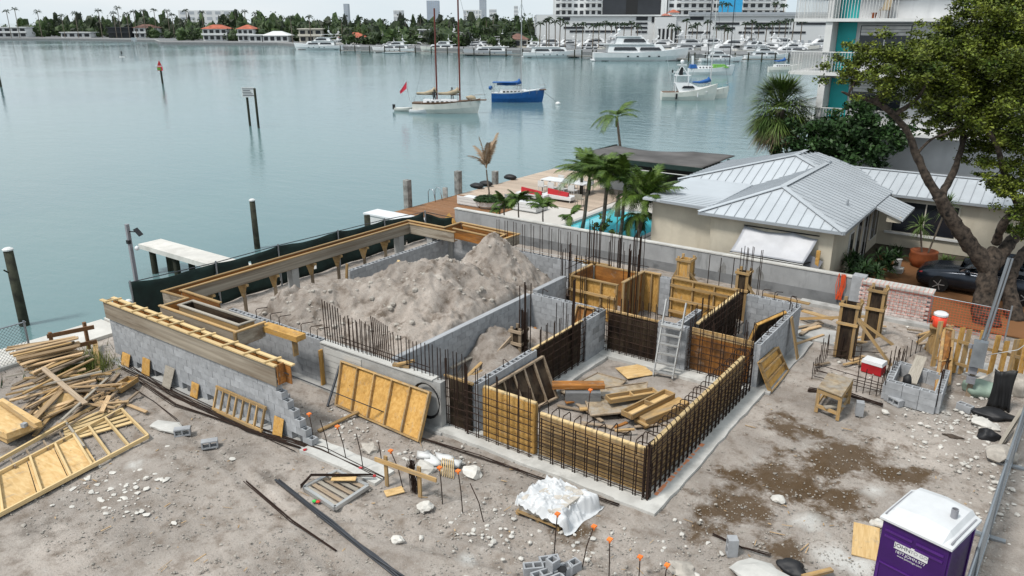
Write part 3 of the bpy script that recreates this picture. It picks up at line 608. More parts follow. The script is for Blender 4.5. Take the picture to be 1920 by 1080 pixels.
for x in np.arange(-18.0, -13.7, 0.42): bars(c2, [x, x + 0.09], [24.08, 24.12], 0.9, 2.55)
for z in (1.5,): rod((-17.2, 24.1, z), (-13.8, 24.1, z), RB, c2, 'alu')
c3 = rebar('dense forest of tall dark bars behind the yellow box form', (-12.5, 23.4, 0))
for x, y, k, h0 in ((-13.55, 22.3, 14, 2.5), (-13.5, 24.1, 12, 3.0), (-12.6, 24.15, 14, 2.7), (-11.7, 24.15, 10, 2.9), (-11.4, 23.0, 12, 2.6), (-12.9, 22.2, 6, 2.2)):
    for i in range(k):
        xx = x + rr.uniform(-0.28, 0.28); yy = y + rr.uniform(-0.12, 0.25); rod((xx, yy, 0.1), (xx + rr.uniform(-.02, .02), yy, h0 + rr.uniform(-0.3, 0.2)), RB * 1.1, c3)
for z in (0.5, 0.9, 1.3, 1.7): rod((-13.6, 24.25, z), (-11.3, 24.25, z), RB, c3); rod((-13.62, 22.3, z), (-13.62, 24.2, z), RB, c3)
def grid_cage(label, a, b, z0, z1, dv, dh, pair=True, hz0=0.15, hz1=None, r=RB, out=0.0, seed=0):
    """upright bars from a to b with level bars tied across"""
    a = Vector(a); b = Vector(b); L = (b - a).length; d = (b - a).normalized(); q = random.Random(seed)
    c = rebar(label, ((a.x + b.x) / 2, (a.y + b.y) / 2, 0)); k = int(L / dv)
    for i in range(k + 1):
        p = a + d * (i * L / k)
        for s_ in ((-0.03, 0.03) if pair else (0,)):
            u = p + d * (s_ + q.uniform(-0.015, 0.015)); rod((u.x, u.y, z0), (u.x + q.uniform(-.02, .02), u.y + q.uniform(-.02, .02), z1 + q.uniform(-0.05, 0.05)), r, c)
    z = hz0
    while z < (hz1 or z1): rod((a.x - d.x * .08, a.y - d.y * .08, z + q.uniform(-.02, .02)), (b.x + d.x * .08, b.y + d.y * .08, z + q.uniform(-.02, .02)), r, c); z += dh
    return c
# rebar pit: forms and cages
def sheet(parent, x0, y0, x1, y1, z0, z1, mat, th=0.022, name='sheet'):
    return plank(name, (x0, y0, (z0 + z1) / 2), (x1, y1, (z0 + z1) / 2), th, z1 - z0, mat, parent)
fm = thing('wall_form', 'dark oiled form panel with rebar grid on the left side of the pit', 'formwork', (-10.95, 17.7, 0))
sheet(fm, -10.98, 16.4, -10.98, 18.95, 0.05, 1.36, 'form_dark'); plank('top_rail', (-10.98, 16.3, 1.39), (-10.98, 18.98, 1.39), 0.08, 0.05, 'lumber_new', fm)
for y in np.arange(16.6, 18.9, 0.55): plank('stud', (-11.05, y, 0.05), (-11.05, y, 1.36), 0.09, 0.045, 'lumber_old', fm)
grid_cage('rebar grid against the dark form on the left side of the pit', (-10.84, 16.5, 0), (-10.84, 18.95, 0), 0.05, 2.0, 0.32, 0.22, hz1=1.5, seed=1)
fm = thing('wall_form', 'dark oiled form panel with rebar grid behind the ladder side of the pit', 'formwork', (-9.9, 20.3, 0))
sheet(fm, -10.78, 20.32, -9.0, 20.32, 0.05, 1.36, 'form_dark'); plank('top_rail', (-10.9, 20.33, 1.38), (-8.9, 20.33, 1.38), 0.09, 0.05, 'lumber', fm); plank('top_board', (-10.8, 20.345, 1.27), (-9.0, 20.345, 1.27), 0.03, 0.18, 'form_orange', fm)
grid_cage('rebar grid against the dark form at the back of the pit', (-10.7, 20.12, 0), (-9.05, 20.12, 0), 0.03, 1.95, 0.235, 0.2, hz1=1.4, seed=2)
fm = thing('wall_form', 'orange form panel with pale top plank right of the ladder', 'formwork', (-7.1, 20.4, 0))
sheet(fm, -8.0, 20.42, -6.2, 20.42, 0.08, 1.2, 'form_orange'); plank('top_plank', (-8.0, 20.42, 1.31), (-6.15, 20.42, 1.31), 0.05, 0.2, 'lumber', fm)
for x in (-7.9, -7.3, -6.75, -6.3): plank('stud', (x, 20.48, 0.08), (x, 20.48, 1.2), 0.045, 0.09, 'lumber_old', fm)
grid_cage('rusty rebar grid in front of the orange form right of the ladder', (-7.95, 20.22, 0), (-6.3, 20.22, 0), 0.05, 1.75, 0.3, 0.2, hz1=1.4, seed=3)
# low timber walls of the pit: each board a part
def board_form(label, x0, y0, x1, y1, z1, n, mat, inn=1, th=0.04):
    f = thing('wall_form', label, 'formwork', ((x0 + x1) / 2, (y0 + y1) / 2, 0)); hgt = (z1 - 0.08) / n
    for i in range(n): sheet(f, x0, y0, x1, y1, 0.08 + i * hgt, 0.08 + (i + 1) * hgt - 0.006, mat, th, 'board')
    d = Vector((x1 - x0, y1 - y0, 0)).normalized(); nr = Vector((-d.y, d.x, 0)) * (0.05 * inn)
    plank('top_rail', Vector((x0, y0, z1 + 0.018)) + nr * 0.5, Vector((x1, y1, z1 + 0.018)) + nr * 0.5, 0.10, 0.036, 'lumber_new', f)
    k = max(2, int((Vector((x1, y1)) - Vector((x0, y0))).length / 0.6))
    for i in range(k + 1):
        p = Vector((x0, y0, 0)) + (Vector((x1 - x0, y1 - y0, 0))) * (i / k) + nr; plank('stud', (p.x, p.y, 0.08), (p.x, p.y, z1), 0.05, 0.05, 'lumber', f)
    return f
board_form('low boarded form along the right side of the rebar pit', -6.16, 13.72, -6.16, 19.75, 1.16, 6, 'lumber', 1)
board_form('low boarded form along the near side of the rebar pit', -8.98, 13.68, -6.2, 13.68, 1.16, 6, 'lumber', 1)
board_form('taller plywood form left of the low boarded form', -10.62, 13.62, -9.06, 13.62, 1.42, 2, 'ply_yellow', 1, 0.09)
fm = thing('wall_form', 'dark stained form section between concrete wall and yellow form', 'formwork', (-11.4, 13.6, 0)); sheet(fm, -11.72, 13.6, -10.98, 13.6, 0.05, 1.38, 'form_dark', 0.03); plank('top_rail', (-11.9, 13.63, 1.4), (-10.95, 13.63, 1.4), 0.08, 0.05, 'lumber', fm)
def u_cage(label, a, b, nrm, z1, dv, hz, seed):
    a = Vector(a); b = Vector(b); d = (b - a).normalized(); L = (b - a).length; n_ = Vector(nrm); c = rebar(label, ((a.x + b.x) / 2, (a.y + b.y) / 2, 0)); q = random.Random(seed); k = int(L / dv)
    for i in range(k + 1):
        p = a + d * (i * L / k + q.uniform(-.02, .02)); zt = z1 + q.uniform(-.05, .05); e = p + n_ * 0.36 + d * q.uniform(-.03, .03)
        bent([(p.x, p.y, 0.06), (p.x, p.y, zt - 0.08), (p.x + n_.x * .05, p.y + n_.y * .05, zt), (e.x - n_.x * .05, e.y - n_.y * .05, zt + q.uniform(-.02, .02)), (e.x, e.y, zt - 0.07), (e.x, e.y, zt - 0.35)], RB * 1.05, c)
        u = p + d * 0.06; rod((u.x, u.y, 0.05), (u.x, u.y, zt - 0.3 + q.uniform(-.2, .1)), RB * 1.25, c)
    for z in hz:
        rod((a.x - d.x * .1, a.y - d.y * .1, z), (b.x + d.x * .1, b.y + d.y * .1, z + q.uniform(-.02, .02)), RB, c); rod((a.x + n_.x * .04, a.y + n_.y * .04, z + .07), (b.x + n_.x * .04, b.y + n_.y * .04, z + .06), RB * .9, c)
    return c
u_cage('bent-top rebar cage along the right side of the pit', (-5.98, 13.55, 0), (-5.98, 19.9, 0), (-1, 0, 0), 1.46, 0.25, (0.2, 0.4, 0.6, 0.8, 1.0, 1.2), 4)
u_cage('bent-top rebar cage along the near side of the pit', (-8.85, 13.47, 0), (-6.05, 13.47, 0), (0, 1, 0), 1.46, 0.3, (0.18, 0.36, 0.54, 0.72, 0.9, 1.08), 5)
grid_cage('paired upright bars in front of the tall yellow form', (-11.0, 13.42, 0), (-9.1, 13.42, 0), 0.06, 1.95, 0.3, 0.19, hz1=1.45, seed=6)
grid_cage('bars over the dark form section beside the black hose', (-11.7, 13.48, 0), (-11.1, 13.48, 0), 0.06, 2.0, 0.2, 0.25, hz1=1.4, seed=7)
c = rebar('corner bundle of bars at the near corner of the pit', (-6.0, 13.5, 0)); bars(c, [-6.02 + rr.uniform(-.1, .1) for i in range(10)], [13.5 + rr.uniform(-.1, .1) for i in range(10)], 0.05, 1.42)
# back rooms: yellow forms
def stud_panel(label, a, b, z0, z1, face, ns, sheetmat='ply_yellow', walers=(), studmat='lumber', name='wall_form'):
    a = Vector(a); b = Vector(b); d = (b - a).normalized(); n_ = Vector((-d.y, d.x, 0)) * face; f = thing(name, label, 'formwork', ((a.x + b.x) / 2, (a.y + b.y) / 2, z0))
    L = (b - a).length; k = max(1, round(L / 1.22))
    for i in range(k): p = a + d * (L * i / k); q = a + d * (L * (i + 1) / k - 0.008); sheet(f, p.x, p.y, q.x, q.y, z0, z1, sheetmat, 0.02)
    for i in range(ns):
        p = a + d * (0.03 + (L - 0.06) * i / (ns - 1)) + n_ * 0.055; plank('stud', (p.x, p.y, z0), (p.x, p.y, z1), 0.045 if abs(d.x) > .5 else 0.09, 0.09 if abs(d.x) > .5 else 0.045, studmat, f)
    for z in walers: p = a + n_ * 0.13; q = b + n_ * 0.13; plank('waler', (p.x, p.y, z), (q.x, q.y, z), 0.05, 0.09, studmat, f)
    p = a + n_ * 0.04; q = b + n_ * 0.04; plank('top_rail', (p.x, p.y, z1 + 0.02), (q.x, q.y, z1 + 0.02), 0.12, 0.04, studmat, f)
    return f
stud_panel('front panel of the yellow box form beside the tall bars', (-13.45, 22.42, 0), (-11.55, 22.42, 0), 0.05, 1.46, -1, 4, walers=(1.0,))
stud_panel('back panel of the yellow box form among the tall bars', (-13.35, 24.0, 0), (-11.6, 24.0, 0), 0.05, 1.46, 1, 4, 'form_orange')
stud_panel('left end panel of the yellow box form', (-13.45, 22.45, 0), (-13.45, 23.98, 0), 0.05, 1.46, 1, 3, 'form_orange')
stud_panel('tall studded side panel at the end of the yellow box form', (-11.45, 22.45, 0), (-11.45, 24.05, 0), 0.05, 1.56, -1, 5, 'form_orange')
stud_panel('yellow form panel with tall studs left of the block strip', (-11.4, 24.1, 0), (-10.75, 24.1, 0), 0.1, 1.55, -1, 3)
stud_panel('wide yellow form panel with three walers behind the ladder', (-10.32, 24.1, 0), (-7.95, 24.1, 0), 0.1, 1.52, -1, 4, walers=(0.35, 0.8, 1.3))
fm = thing('wall_form', 'dark form with rebar running back beside the right-hand block room', 'formwork', (-7.85, 22.5, 0)); sheet(fm, -7.9, 20.7, -7.9, 24.0, 0.05, 1.46, 'form_dark'); plank('top_rail', (-7.92, 20.6, 1.49), (-7.92, 24.05, 1.49), 0.1, 0.05, 'lumber_new', fm)
grid_cage('rebar curtain over the dark form beside the right-hand block room', (-7.76, 20.7, 0), (-7.76, 24.0, 0), 0.05, 1.75, 0.26, 0.2, hz1=1.6, seed=9)
grid_cage('paired bars standing over the short return behind the ladder', (-8.0, 20.6, 0), (-8.0, 21.6, 0), 0.6, 2.1, 0.4, 0.6, hz0=1.6, hz1=1.7, seed=10)
c = rebar('two pairs of bars at the near corner of the right-hand block wall', (-6.15, 20.2, 0)); bars(c, [-6.35, -6.28, -6.12, -6.06], [20.15, 20.15, 20.18, 20.18], 0.1, 2.05)
for x0, y0, dx, dy in ((-7.2, 24.3, .25, 0), (-6.8, 24.3, .25, 0), (-6.25, 24.2, .2, -.1), (-6.0, 24.0, -.2, .1), (-6.0, 23.5, -.22, .12), (-6.0, 22.6, -.05, .05), (-6.0, 21.9, 0, 0), (-6.0, 21.2, .25, 0), (-6.0, 20.6, .28, .02)):
    h = thing('hooked_bar', 'hooked reinforcing bar in the top of the right-hand block walls', 'rebar', (x0, y0, 1.3), 'hooked bars of the right-hand room'); bent([(x0, y0, 1.2), (x0, y0, 1.62), (x0 + dx * .2, y0 + dy * .2, 1.68), (x0 + dx, y0 + dy, 1.70)], RB * 1.1, h)
for x0, y0 in ((-13.2, 20.2), (-12.3, 20.2), (-10.95, 15.9), (-10.95, 14.9), (-10.9, 19.9), (-10.9, 19.5)):
    h = thing('hooked_bar', 'hooked reinforcing bar in an open block core left of the pit', 'rebar', (x0, y0, 1.3), 'hooked bars left of the pit'); bent([(x0, y0, 1.2), (x0, y0, 1.60), (x0 + .05, y0 - .03, 1.65), (x0 + .28, y0 - .12, 1.62)], RB, h)
# column forms
def column_form(label, x, y, h_, w_=0.34, brace=(), dark=True, mat='lumber'):
    f = thing('column_form', label, 'formwork', (x, y, 0)); a = w_ / 2
    for sx, sy in ((-1, -1), (1, -1), (1, 1), (-1, 1)): plank('post', (x + sx * a, y + sy * a, 0.02), (x + sx * a, y + sy * a, h_), 0.09, 0.05, mat, f)
    for q in ((-a, -a, a, -a), (-a, a, a, a), (-a, -a, -a, a), (a, -a, a, a)): sheet(f, x + q[0], y + q[1] + (.02 if q[1] == q[3] == -a else 0), x + q[2], y + q[3] + (.02 if q[1] == q[3] == -a else 0), 0.02, h_ - 0.12, 'form_dark' if dark else 'ply_yellow', 0.02)
    for z in (h_ - 0.12, h_ * 0.62): plank('clamp', (x - a - .08, y - a - .045, z), (x + a + .08, y - a - .045, z), 0.04, 0.09, mat, f); plank('clamp', (x + a + .045, y - a - .02, z), (x + a + .045, y + a + .1, z), 0.04, 0.09, mat, f)
    for p in brace: plank('brace', (x + (a if p[0] > x else -a), y - a, p[2] if len(p) > 2 else h_ * 0.75), (p[0], p[1], 0.05), 0.05, 0.09, mat, f)
    return f
column_form('timber column form with a slanted plank in front of the boundary wall', -10.4, 25.4, 2.0, 0.42, ((-11.2, 25.0), (-9.4, 26.0)), False)
column_form('bar-filled column form near the wet stains on the boundary wall', -8.2, 25.3, 1.95, 0.34, ((-7.2, 25.8),), True)
c = rebar('bars rising out of the column form near the wet stains', (-8.2, 25.3, 1)); bars(c, [-8.35, -8.28, -8.1, -8.02, -7.95, -8.2, -7.7, -7.65], [25.2, 25.3, 25.2, 25.4, 25.3, 25.35, 25.3, 25.35], 0.4, 2.75)
c = rebar('three lone bars standing before the boundary wall', (-9.3, 26.3, 0)); bars(c, [-9.9, -9.45, -8.95], [26.4, 26.35, 26.3], 0.1, 1.9, RB * 1.2)
p = P(1540, 675); column_form('tall dark-faced column form beside the red cooler', P(1582, 668).x, P(1582, 668).y, 1.9, 0.46, ((P(1705, 672).x, P(1705, 672).y), (P(1672, 690).x, P(1672, 690).y)))
column_form('second column form standing behind the tall dark one', P(1632, 640).x, P(1632, 640).y, 1.95, 0.42, ((P(1500, 600).x, P(1500, 600).y, 0.9),))
column_form('short column form holding a bar bundle on the low heap', -12.35, 17.6, 1.35, 0.3, ((-13.0, 16.4),), True, 'lumber_old')
c = rebar('black bundle of bars rising from the short column form', (-12.2, 17.6, 0)); bars(c, [-12.2 + rr.uniform(-.14, .14) for i in range(16)], [17.65 + rr.uniform(-.14, .14) for i in range(16)], 0.3, 1.9); bars(c, [-12.3, -12.2, -12.1, -12.0, -12.25], [17.6, 17.7, 17.6, 17.7, 17.8], 0.3, 2.7, RB * 1.3)
c = rebar('single thick bundle of bars above the left dark form', (-10.9, 18.2, 0)); bars(c, [-10.9 + rr.uniform(-.04, .04) for i in range(6)], [18.35 + rr.uniform(-.04, .04) for i in range(6)], 0.2, 2.9, RB * 1.2)
c = rebar('loose upright bars behind the left dark form', (-11.9, 19.2, 0)); bars(c, [-11.9, -11.7, -11.6, -11.4], [19.0, 19.1, 19.1, 19.1], 0.2, 1.75)
# foundation column starter cage on the right
cp = [P(1520, 690), P(1740, 705), P(1700, 800), P(1530, 730)]
c = rebar('rusty starter cage standing in the dirt round the red cooler', tuple((cp[0] + cp[2]) / 2))
for px0, py0, px1, py1, k in ((1522, 712, 1550, 672, 9), (1552, 660, 1610, 690, 6), (1605, 735, 1655, 745, 5), (1650, 738, 1690, 690, 10), (1664, 700, 1720, 680, 8)):
    for i in range(k):
        f_ = i / max(1, k - 1); a = P(px0 + (px1 - px0) * f_, py0 + (py1 - py0) * f_); rod((a.x, a.y, 0), (a.x + rr.uniform(-.03, .03), a.y + rr.uniform(-.03, .03), rr.uniform(0.55, 0.95)), RB, c)
for z in (0.12, 0.3):
    for (ax, ay), (bx, by) in (((1525, 712), (1690, 750)), ((1550, 672), (1720, 682)), ((1530, 700), (1660, 740))): a = P(ax, ay); b = P(bx, by); rod((a.x, a.y, z), (b.x, b.y, z), RB, c)
# ------------------------------------------------------------------ boundary wall
simple('stain', (.21, .21, .205), .8, nz=.3)
bw = thing('boundary_wall', 'long smooth grey boundary wall with pale coping between site and pool house', 'wall', (-13.5, 29.1, 0))
MB().box(-24.3, 29.0, -0.1, -5.4, 29.2, 1.15).obj('wall_body', 'prop_wall', bw); MB().box(-24.33, 28.97, 1.15, -5.37, 29.23, 1.2).obj('coping', 'concrete_pale', bw)
MB().box(-24.2, 28.985, -0.1, -5.42, 29.0, 0.42).obj('tar_band', 'concrete_dark', bw)
for px, py, s_ in ((1355, 510, 1.0), (1422, 518, 1.0)):
    q = PY(px, py, 28.98); mb = MB()
    pts = [(q.x + (.17 + .05 * sin(3 * a_ / 24 * 6.28 + px)) * cos(a_ / 24 * 2 * pi), q.z + (.36 + .06 * sin(5 * a_ / 24 * 6.28)) * sin(a_ / 24 * 2 * pi)) for a_ in range(24)]; mb.add([(x, 28.996, z) for x, z in pts], [tuple(range(24))]); mb.obj('wet_stain', 'stain', bw)
MB().box(-5.4, 28.85, -0.1, -4.95, 29.3, 1.28).obj('gate_pier', 'block', label='short white block pier at the end of the boundary wall', cat='pier')
# ------------------------------------------------------------------ waterfront: screen fence, dock, piles
simple('screen_green', (0.010, 0.026, 0.022), 0.8, nz=0.35, scale=1.5)
sf = thing('screen_fence', 'dark green windscreen fence on steel posts along the seawall', 'fence', (-24.7, 19, 0))
posts = [(-24.62, 12.35, 1.78), (-24.62, 15.6, 1.66), (-24.62, 18.4, 1.66), (-24.6, 21.5, 1.58), (-24.6, 24.3, 1.52), (-24.55, 27.0, 1.36), (-24.3, 28.8, 0.75)]
for k, (a, b) in enumerate(zip(posts, posts[1:])):
    vs = []; fs = []; n1, n2 = 22, 7
    for i in range(n1 + 1):
        f_ = i / n1; x = a[0] + (b[0] - a[0]) * f_; y = a[1] + (b[1] - a[1]) * f_; zt = a[2] + (b[2] - a[2]) * f_ - 0.10 * sin(pi * f_) - 0.04 * abs(sin(5 * f_ + k))
        for j in range(n2 + 1):
            g = j / n2; vs.append((x + 0.05 * mnoise.noise(Vector((y * 1.3, g * 3, k))) + 0.04 * sin(9 * f_ + 4 * g + k), y, 0.02 + (zt - 0.02) * g))
    m_ = n2 + 1
    for i in range(n1):
        for j in range(n2):
            if (i * 7 + j * 3 + k * 5) % 97 == 0: continue
            fs.append((i * m_ + j, (i + 1) * m_ + j, (i + 1) * m_ + j + 1, i * m_ + j + 1))
    o = MB().add(vs, fs).obj('screen_panel', 'screen_green', sf, smooth=True); md = o.modifiers.new('thick', 'SOLIDIFY'); md.thickness = 0.01
    rod((a[0] + .06, a[1], 0), (a[0] + .06, a[1], a[2] + 0.06), 0.035, sf, 'galv', 'post'); rod((a[0] + .06, a[1], a[2]), (b[0] + .06, b[1], b[2]), 0.018, sf, 'steel_pipe', 'top_rail')
dkk = thing('concrete_dock', 'narrow white concrete dock on dark piles beyond the green fence', 'dock', (-29.6, 18.3, -1))
MB().box(-33.9, 17.72, 0.12, -25.5, 18.85, 0.34).obj('slab', 'white_dock', dkk)
for x, y in ((-33.2, 17.95), (-33.0, 18.6), (-31.4, 18.0), (-31.2, 18.6), (-28.8, 18.0), (-28.6, 18.6)): rod((x, y, -3), (x, y, 0.12), 0.16, dkk, 'pile_wood', 'pile')
MB().box(-26.4, 12.15, 0.02, -25.0, 13.3, 0.16).obj('dock_step', 'white_dock', label='white concrete landing at the corner of the seawall', cat='landing')
def pile(label, x, y, z1, r=0.17, cap='white_paint', mat='pile_wood', lean=0.0, square=False):
    t_ = thing('mooring_pile', label, 'pile', (x, y, -1))
    if square: MB().hexa([(x - r, y - r, -3), (x + r, y - r, -3), (x + r, y + r, -3), (x - r, y + r, -3)], [(x - r, y - r + lean, z1), (x + r, y - r, z1), (x + r, y + r, z1), (x - r, y + r, z1)]).obj('shaft', mat, t_)
    else: MB().tube([(x, y, -3), (x, y, -0.6), (x, y + lean, z1)], [r * 1.05, r, r * 0.92], 12).obj('shaft', mat, t_, smooth=True)
    if cap: MB().lathe((x, y + lean, z1), [(r * 1.05, 0), (r * 1.05, 0.05), (r * 0.6, 0.1)], 12).obj('cap', cap, t_)
    return t_
tp = pile('dark white-capped mooring pile rising from open water left of the dock', -31.2, 11.4, 2.0, 0.18); rod((-31.05, 11.2, 1.2), (-31.0, 11.05, 1.35), 0.03, tp, 'pile_wood', 'cleat')
pile('slim dark mooring pile with white cap behind the green fence', -32.8, 23.3, 1.5, 0.15); pile('short dark pile poking above the green fence beside the white box', -26.6, 25.2, 1.25, 0.16, None)
pile('weathered square timber pile at the corner of the timber deck', -29.75, 31.4, 1.62, 0.17, None, 'pile_grey', square=True); pile('weathered square timber pile beside the swim ladder', -29.75, 35.9, 1.45, 0.17, None, 'pile_grey', square=True)
pile('low stump pile next to the swim ladder', -29.7, 34.6, 0.65, 0.17, None, 'pile_grey'); pile('short grey timber bollard among the black floats', -29.7, 39.6, 0.9, 0.16, None, 'pile_grey', square=True)
pile('small white-capped pile below the camera post', -25.8, 13.1, 0.25, 0.12)
q = P(237, 545, -1); pile('low white-capped stub pile at the corner of the green fence', -27.4, 13.6, 0.1, 0.12)
wb = thing('dock_box', 'white lidded box lying on the dock beyond the fence', 'box', (-28.0, 28.4, 0)); MB().box(-29.6, 27.9, -0.3, -26.0, 28.9, 0.35).obj('body', 'white_paint', wb); MB().box(-29.7, 27.85, 0.35, -25.95, 28.95, 0.43).obj('lid', 'white_gloss', wb)
cp_ = thing('camera_post', 'slim grey post with security cameras at the corner of the seawall', 'camera post', (-25.2, 13.6, 0))
b_ = Vector((-25.3, 12.95, 0.05)); plank('post', b_, (b_.x, b_.y, 3.55), 0.11, 0.11, 'grey_plastic', cp_)
plank('arm', (b_.x, b_.y, 3.3), (b_.x + .38, b_.y + .15, 3.3), 0.03, 0.03, 'black', cp_); plank('solar_panel', (b_.x + .3, b_.y + .1, 3.42), (b_.x + .45, b_.y + .2, 3.18), 0.28, 0.02, 'black', cp_)
MB().blob((b_.x + .22, b_.y + .1, 2.72), 0.09, 3, rough=0).obj('camera_dome', 'white_gloss', cp_, smooth=True); MB().box(b_.x - .05, b_.y - .1, 2.88, b_.x + .09, b_.y + .0, 3.0).obj('junction', 'black', cp_)
# chain-link fence by the lumber
cf = thing('chain_fence', 'galvanised chain-link fence at the waterside behind the scrap lumber', 'fence', (-25.0, 7, 0))
def chain(parent, a, b, z0, z1, sp=0.11, r=0.0035):
    a = Vector(a); b = Vector(b); L = (b - a).length; d = (b - a) / L; H = z1 - z0; mb = MB(); n_ = Vector((-d.y, d.x, 0))
    s = -H
    while s < L:
        for sg in (1, -1):
            s0, s1 = (s, s + H) if sg > 0 else (s + H, s); t0, t1 = 0.0, 1.0
            lo, hi = min(s0, s1), max(s0, s1); q0, q1 = max(lo, 0), min(hi, L)
            if q1 - q0 > 0.02:
                f0 = (q0 - s0) / (s1 - s0); f1 = (q1 - s0) / (s1 - s0); p = a + d * q0; q = a + d * q1
                mb.bar((p.x, p.y, z0 + H * f0), (q.x, q.y, z0 + H * f1), r * 2, r * 2)
        s += sp
    return mb.obj('mesh', 'wire', parent, kind='stuff')
chain(cf, (-25.05, 2, 0), (-25.05, 9.15, 0), 0.1, 1.25)
for y in (3.2, 6.1, 9.15): rod((-25.05, y, 0), (-25.05, y, 1.32), 0.035, cf, 'galv', 'post')
rod((-25.05, 2, 1.27), (-25.05, 9.2, 1.27), 0.022, cf, 'galv', 'top_rail')
rg = thing('timber_guardrail', 'low brown timber guardrail between chain fence and block wall', 'railing', (-24.3, 9.9, 0))
for y in (9.55, 10.6): plank('post', (-24.4, y, 0), (-24.4, y, 0.95), 0.09, 0.09, 'deck_wood', rg)
for z in (0.85, 0.35): plank('rail', (-24.4, 9.45, z), (-24.0, 10.7, z), 0.04, 0.13, 'deck_wood', rg)
# grass clump
mb = MB(); q = random.Random(8)
for i in range(1500):
    x = -23.2 + q.gauss(0, 0.55); y = 9.7 + q.gauss(0, 0.45); h = q.uniform(0.12, 0.5); a = q.uniform(0, 6.28); dx, dy = cos(a), sin(a); w_ = 0.012
    mb.add([(x - dy * w_, y + dx * w_, 0), (x + dy * w_, y - dx * w_, 0), (x + dx * h * .5, y + dy * h * .5, h), ], [(0, 1, 2)])
tag(mb.obj('grass_clump', 'grass'), 'tall green and straw grass at the foot of the block wall', 'grass', kind='stuff')
mb = MB()
for i in range(500):
    x = -24.2 + q.gauss(0, 0.5); y = 6.0 + q.gauss(0, 0.8); h = q.uniform(0.1, 0.4); a = q.uniform(0, 6.28); dx, dy = cos(a), sin(a); w_ = 0.02
    mb.add([(x - dy * w_, y + dx * w_, 0), (x + dy * w_, y - dx * w_, 0), (x + dx * h * .6, y + dy * h * .6, h)], [(0, 1, 2)])
tag(mb.obj('weed_patch', 'leaf_dark'), 'dark weeds under the left end of the scrap lumber', 'weeds', kind='stuff')
# ------------------------------------------------------------------ scrap lumber
q = random.Random(21)
HUE = {'lumber_scrap': 'mixed tan', 'lumber_old': 'weathered brown', 'lumber_grey': 'bleached grey', 'lumber': 'golden yellow'}
WHERE = {'a': ('laid level in the upper stack beside the chain fence', 'upper scrap stack'), 'b': ('criss-crossed in the middle of the scrap heap', 'middle of the scrap heap'), 'c': ('scattered low at the grass side of the scrap heap', 'grass side of the scrap heap')}
def scrap(a, b, w_, h_, mat, roll=0.0, lb=None, grp=None, where=None):
    if where: lb = HUE[mat] + ' scrap board ' + WHERE[where][0]; grp = HUE[mat] + ' boards, ' + WHERE[where][1]
    return plank('scrap_board', a, b, w_, h_, mat, roll=roll, label=lb, cat='board', group=grp)
for i in range(30):
    f_ = i / 29; ax = 16 + 55 * f_ + q.uniform(-8, 8); ay = 655 + 55 * f_ + q.uniform(-5, 5); bx = 138 + 18 * f_ + q.uniform(-14, 14); by = 632 + 38 * f_ + q.uniform(-5, 5); z = 0.95 - 0.55 * f_ + q.uniform(-.08, .08)
    scrap(P(ax, ay, z), P(bx, by, z + q.uniform(-.08, .08)), q.uniform(0.07, 0.14), 0.04, q.choice(('lumber_scrap', 'lumber_scrap', 'lumber_old', 'lumber')), q.uniform(-.25, .25), where='a')
for i in range(34):
    f_ = i / 33; cx = 55 + 110 * q.random(); cy = 690 + 95 * q.random(); an = q.uniform(-.15, .5) + (0.5 if cy > 740 else 0.15); L = q.uniform(45, 85); z = max(0.06, 0.55 - (cy - 690) / 210) * q.uniform(.5, 1.1)
    scrap(P(cx - L * cos(an), cy + L * sin(an) * .8, z), P(cx + L * cos(an), cy - L * sin(an) * .8, z + q.uniform(-.05, .12)), q.uniform(0.06, 0.13), 0.04, q.choice(('lumber_scrap', 'lumber_scrap', 'lumber_old', 'lumber_grey', 'lumber')), q.uniform(-.5, .5), where='b')
for i in range(22):
    cx = 165 + 75 * q.random(); cy = 705 + 60 * q.random(); an = q.uniform(-1.0, 1.2); L = q.uniform(18, 42); z = q.uniform(0.04, 0.2)
    scrap(P(cx - L * cos(an), cy + L * sin(an) * .8, z), P(cx + L * cos(an), cy - L * sin(an) * .8, z), q.uniform(0.06, 0.12), 0.04, q.choice(('lumber_scrap', 'lumber_scrap', 'lumber_old')), q.uniform(-.4, .4), where='c')
plank('loose_board', P(80, 690, 0.62), P(160, 757, 0.30), 0.14, 0.045, 'lumber_old', label='brown plank lying crosswise over the scrap heap', cat='board')
plank('loose_board', P(178, 640, 0.25), P(184, 700, 0.05), 0.14, 0.03, 'lumber', label='single board leaning in the grass by the guardrail', cat='board')
bt = thing('divided_tray', 'small divided wooden tray at the right end of the scrap heap', 'tray', tuple(P(233, 730)))
a, b = P(218, 735, 0.12), P(250, 714, 0.12); d = (b - a).normalized(); n_ = Vector((-d.y, d.x, 0)) * 0.17
plank('floor', a, b, 0.34, 0.03, 'ply_yellow', bt)
for s_ in (-1, 1): plank('side', a + n_ * s_ + Vector((0, 0, .07)), b + n_ * s_ + Vector((0, 0, .07)), 0.03, 0.13, 'lumber', bt)
for f_ in (0, .5, 1): p = a.lerp(b, f_); plank('divider', p - n_ + Vector((0, 0, .07)), p + n_ + Vector((0, 0, .07)), 0.03, 0.12, 'lumber', bt)
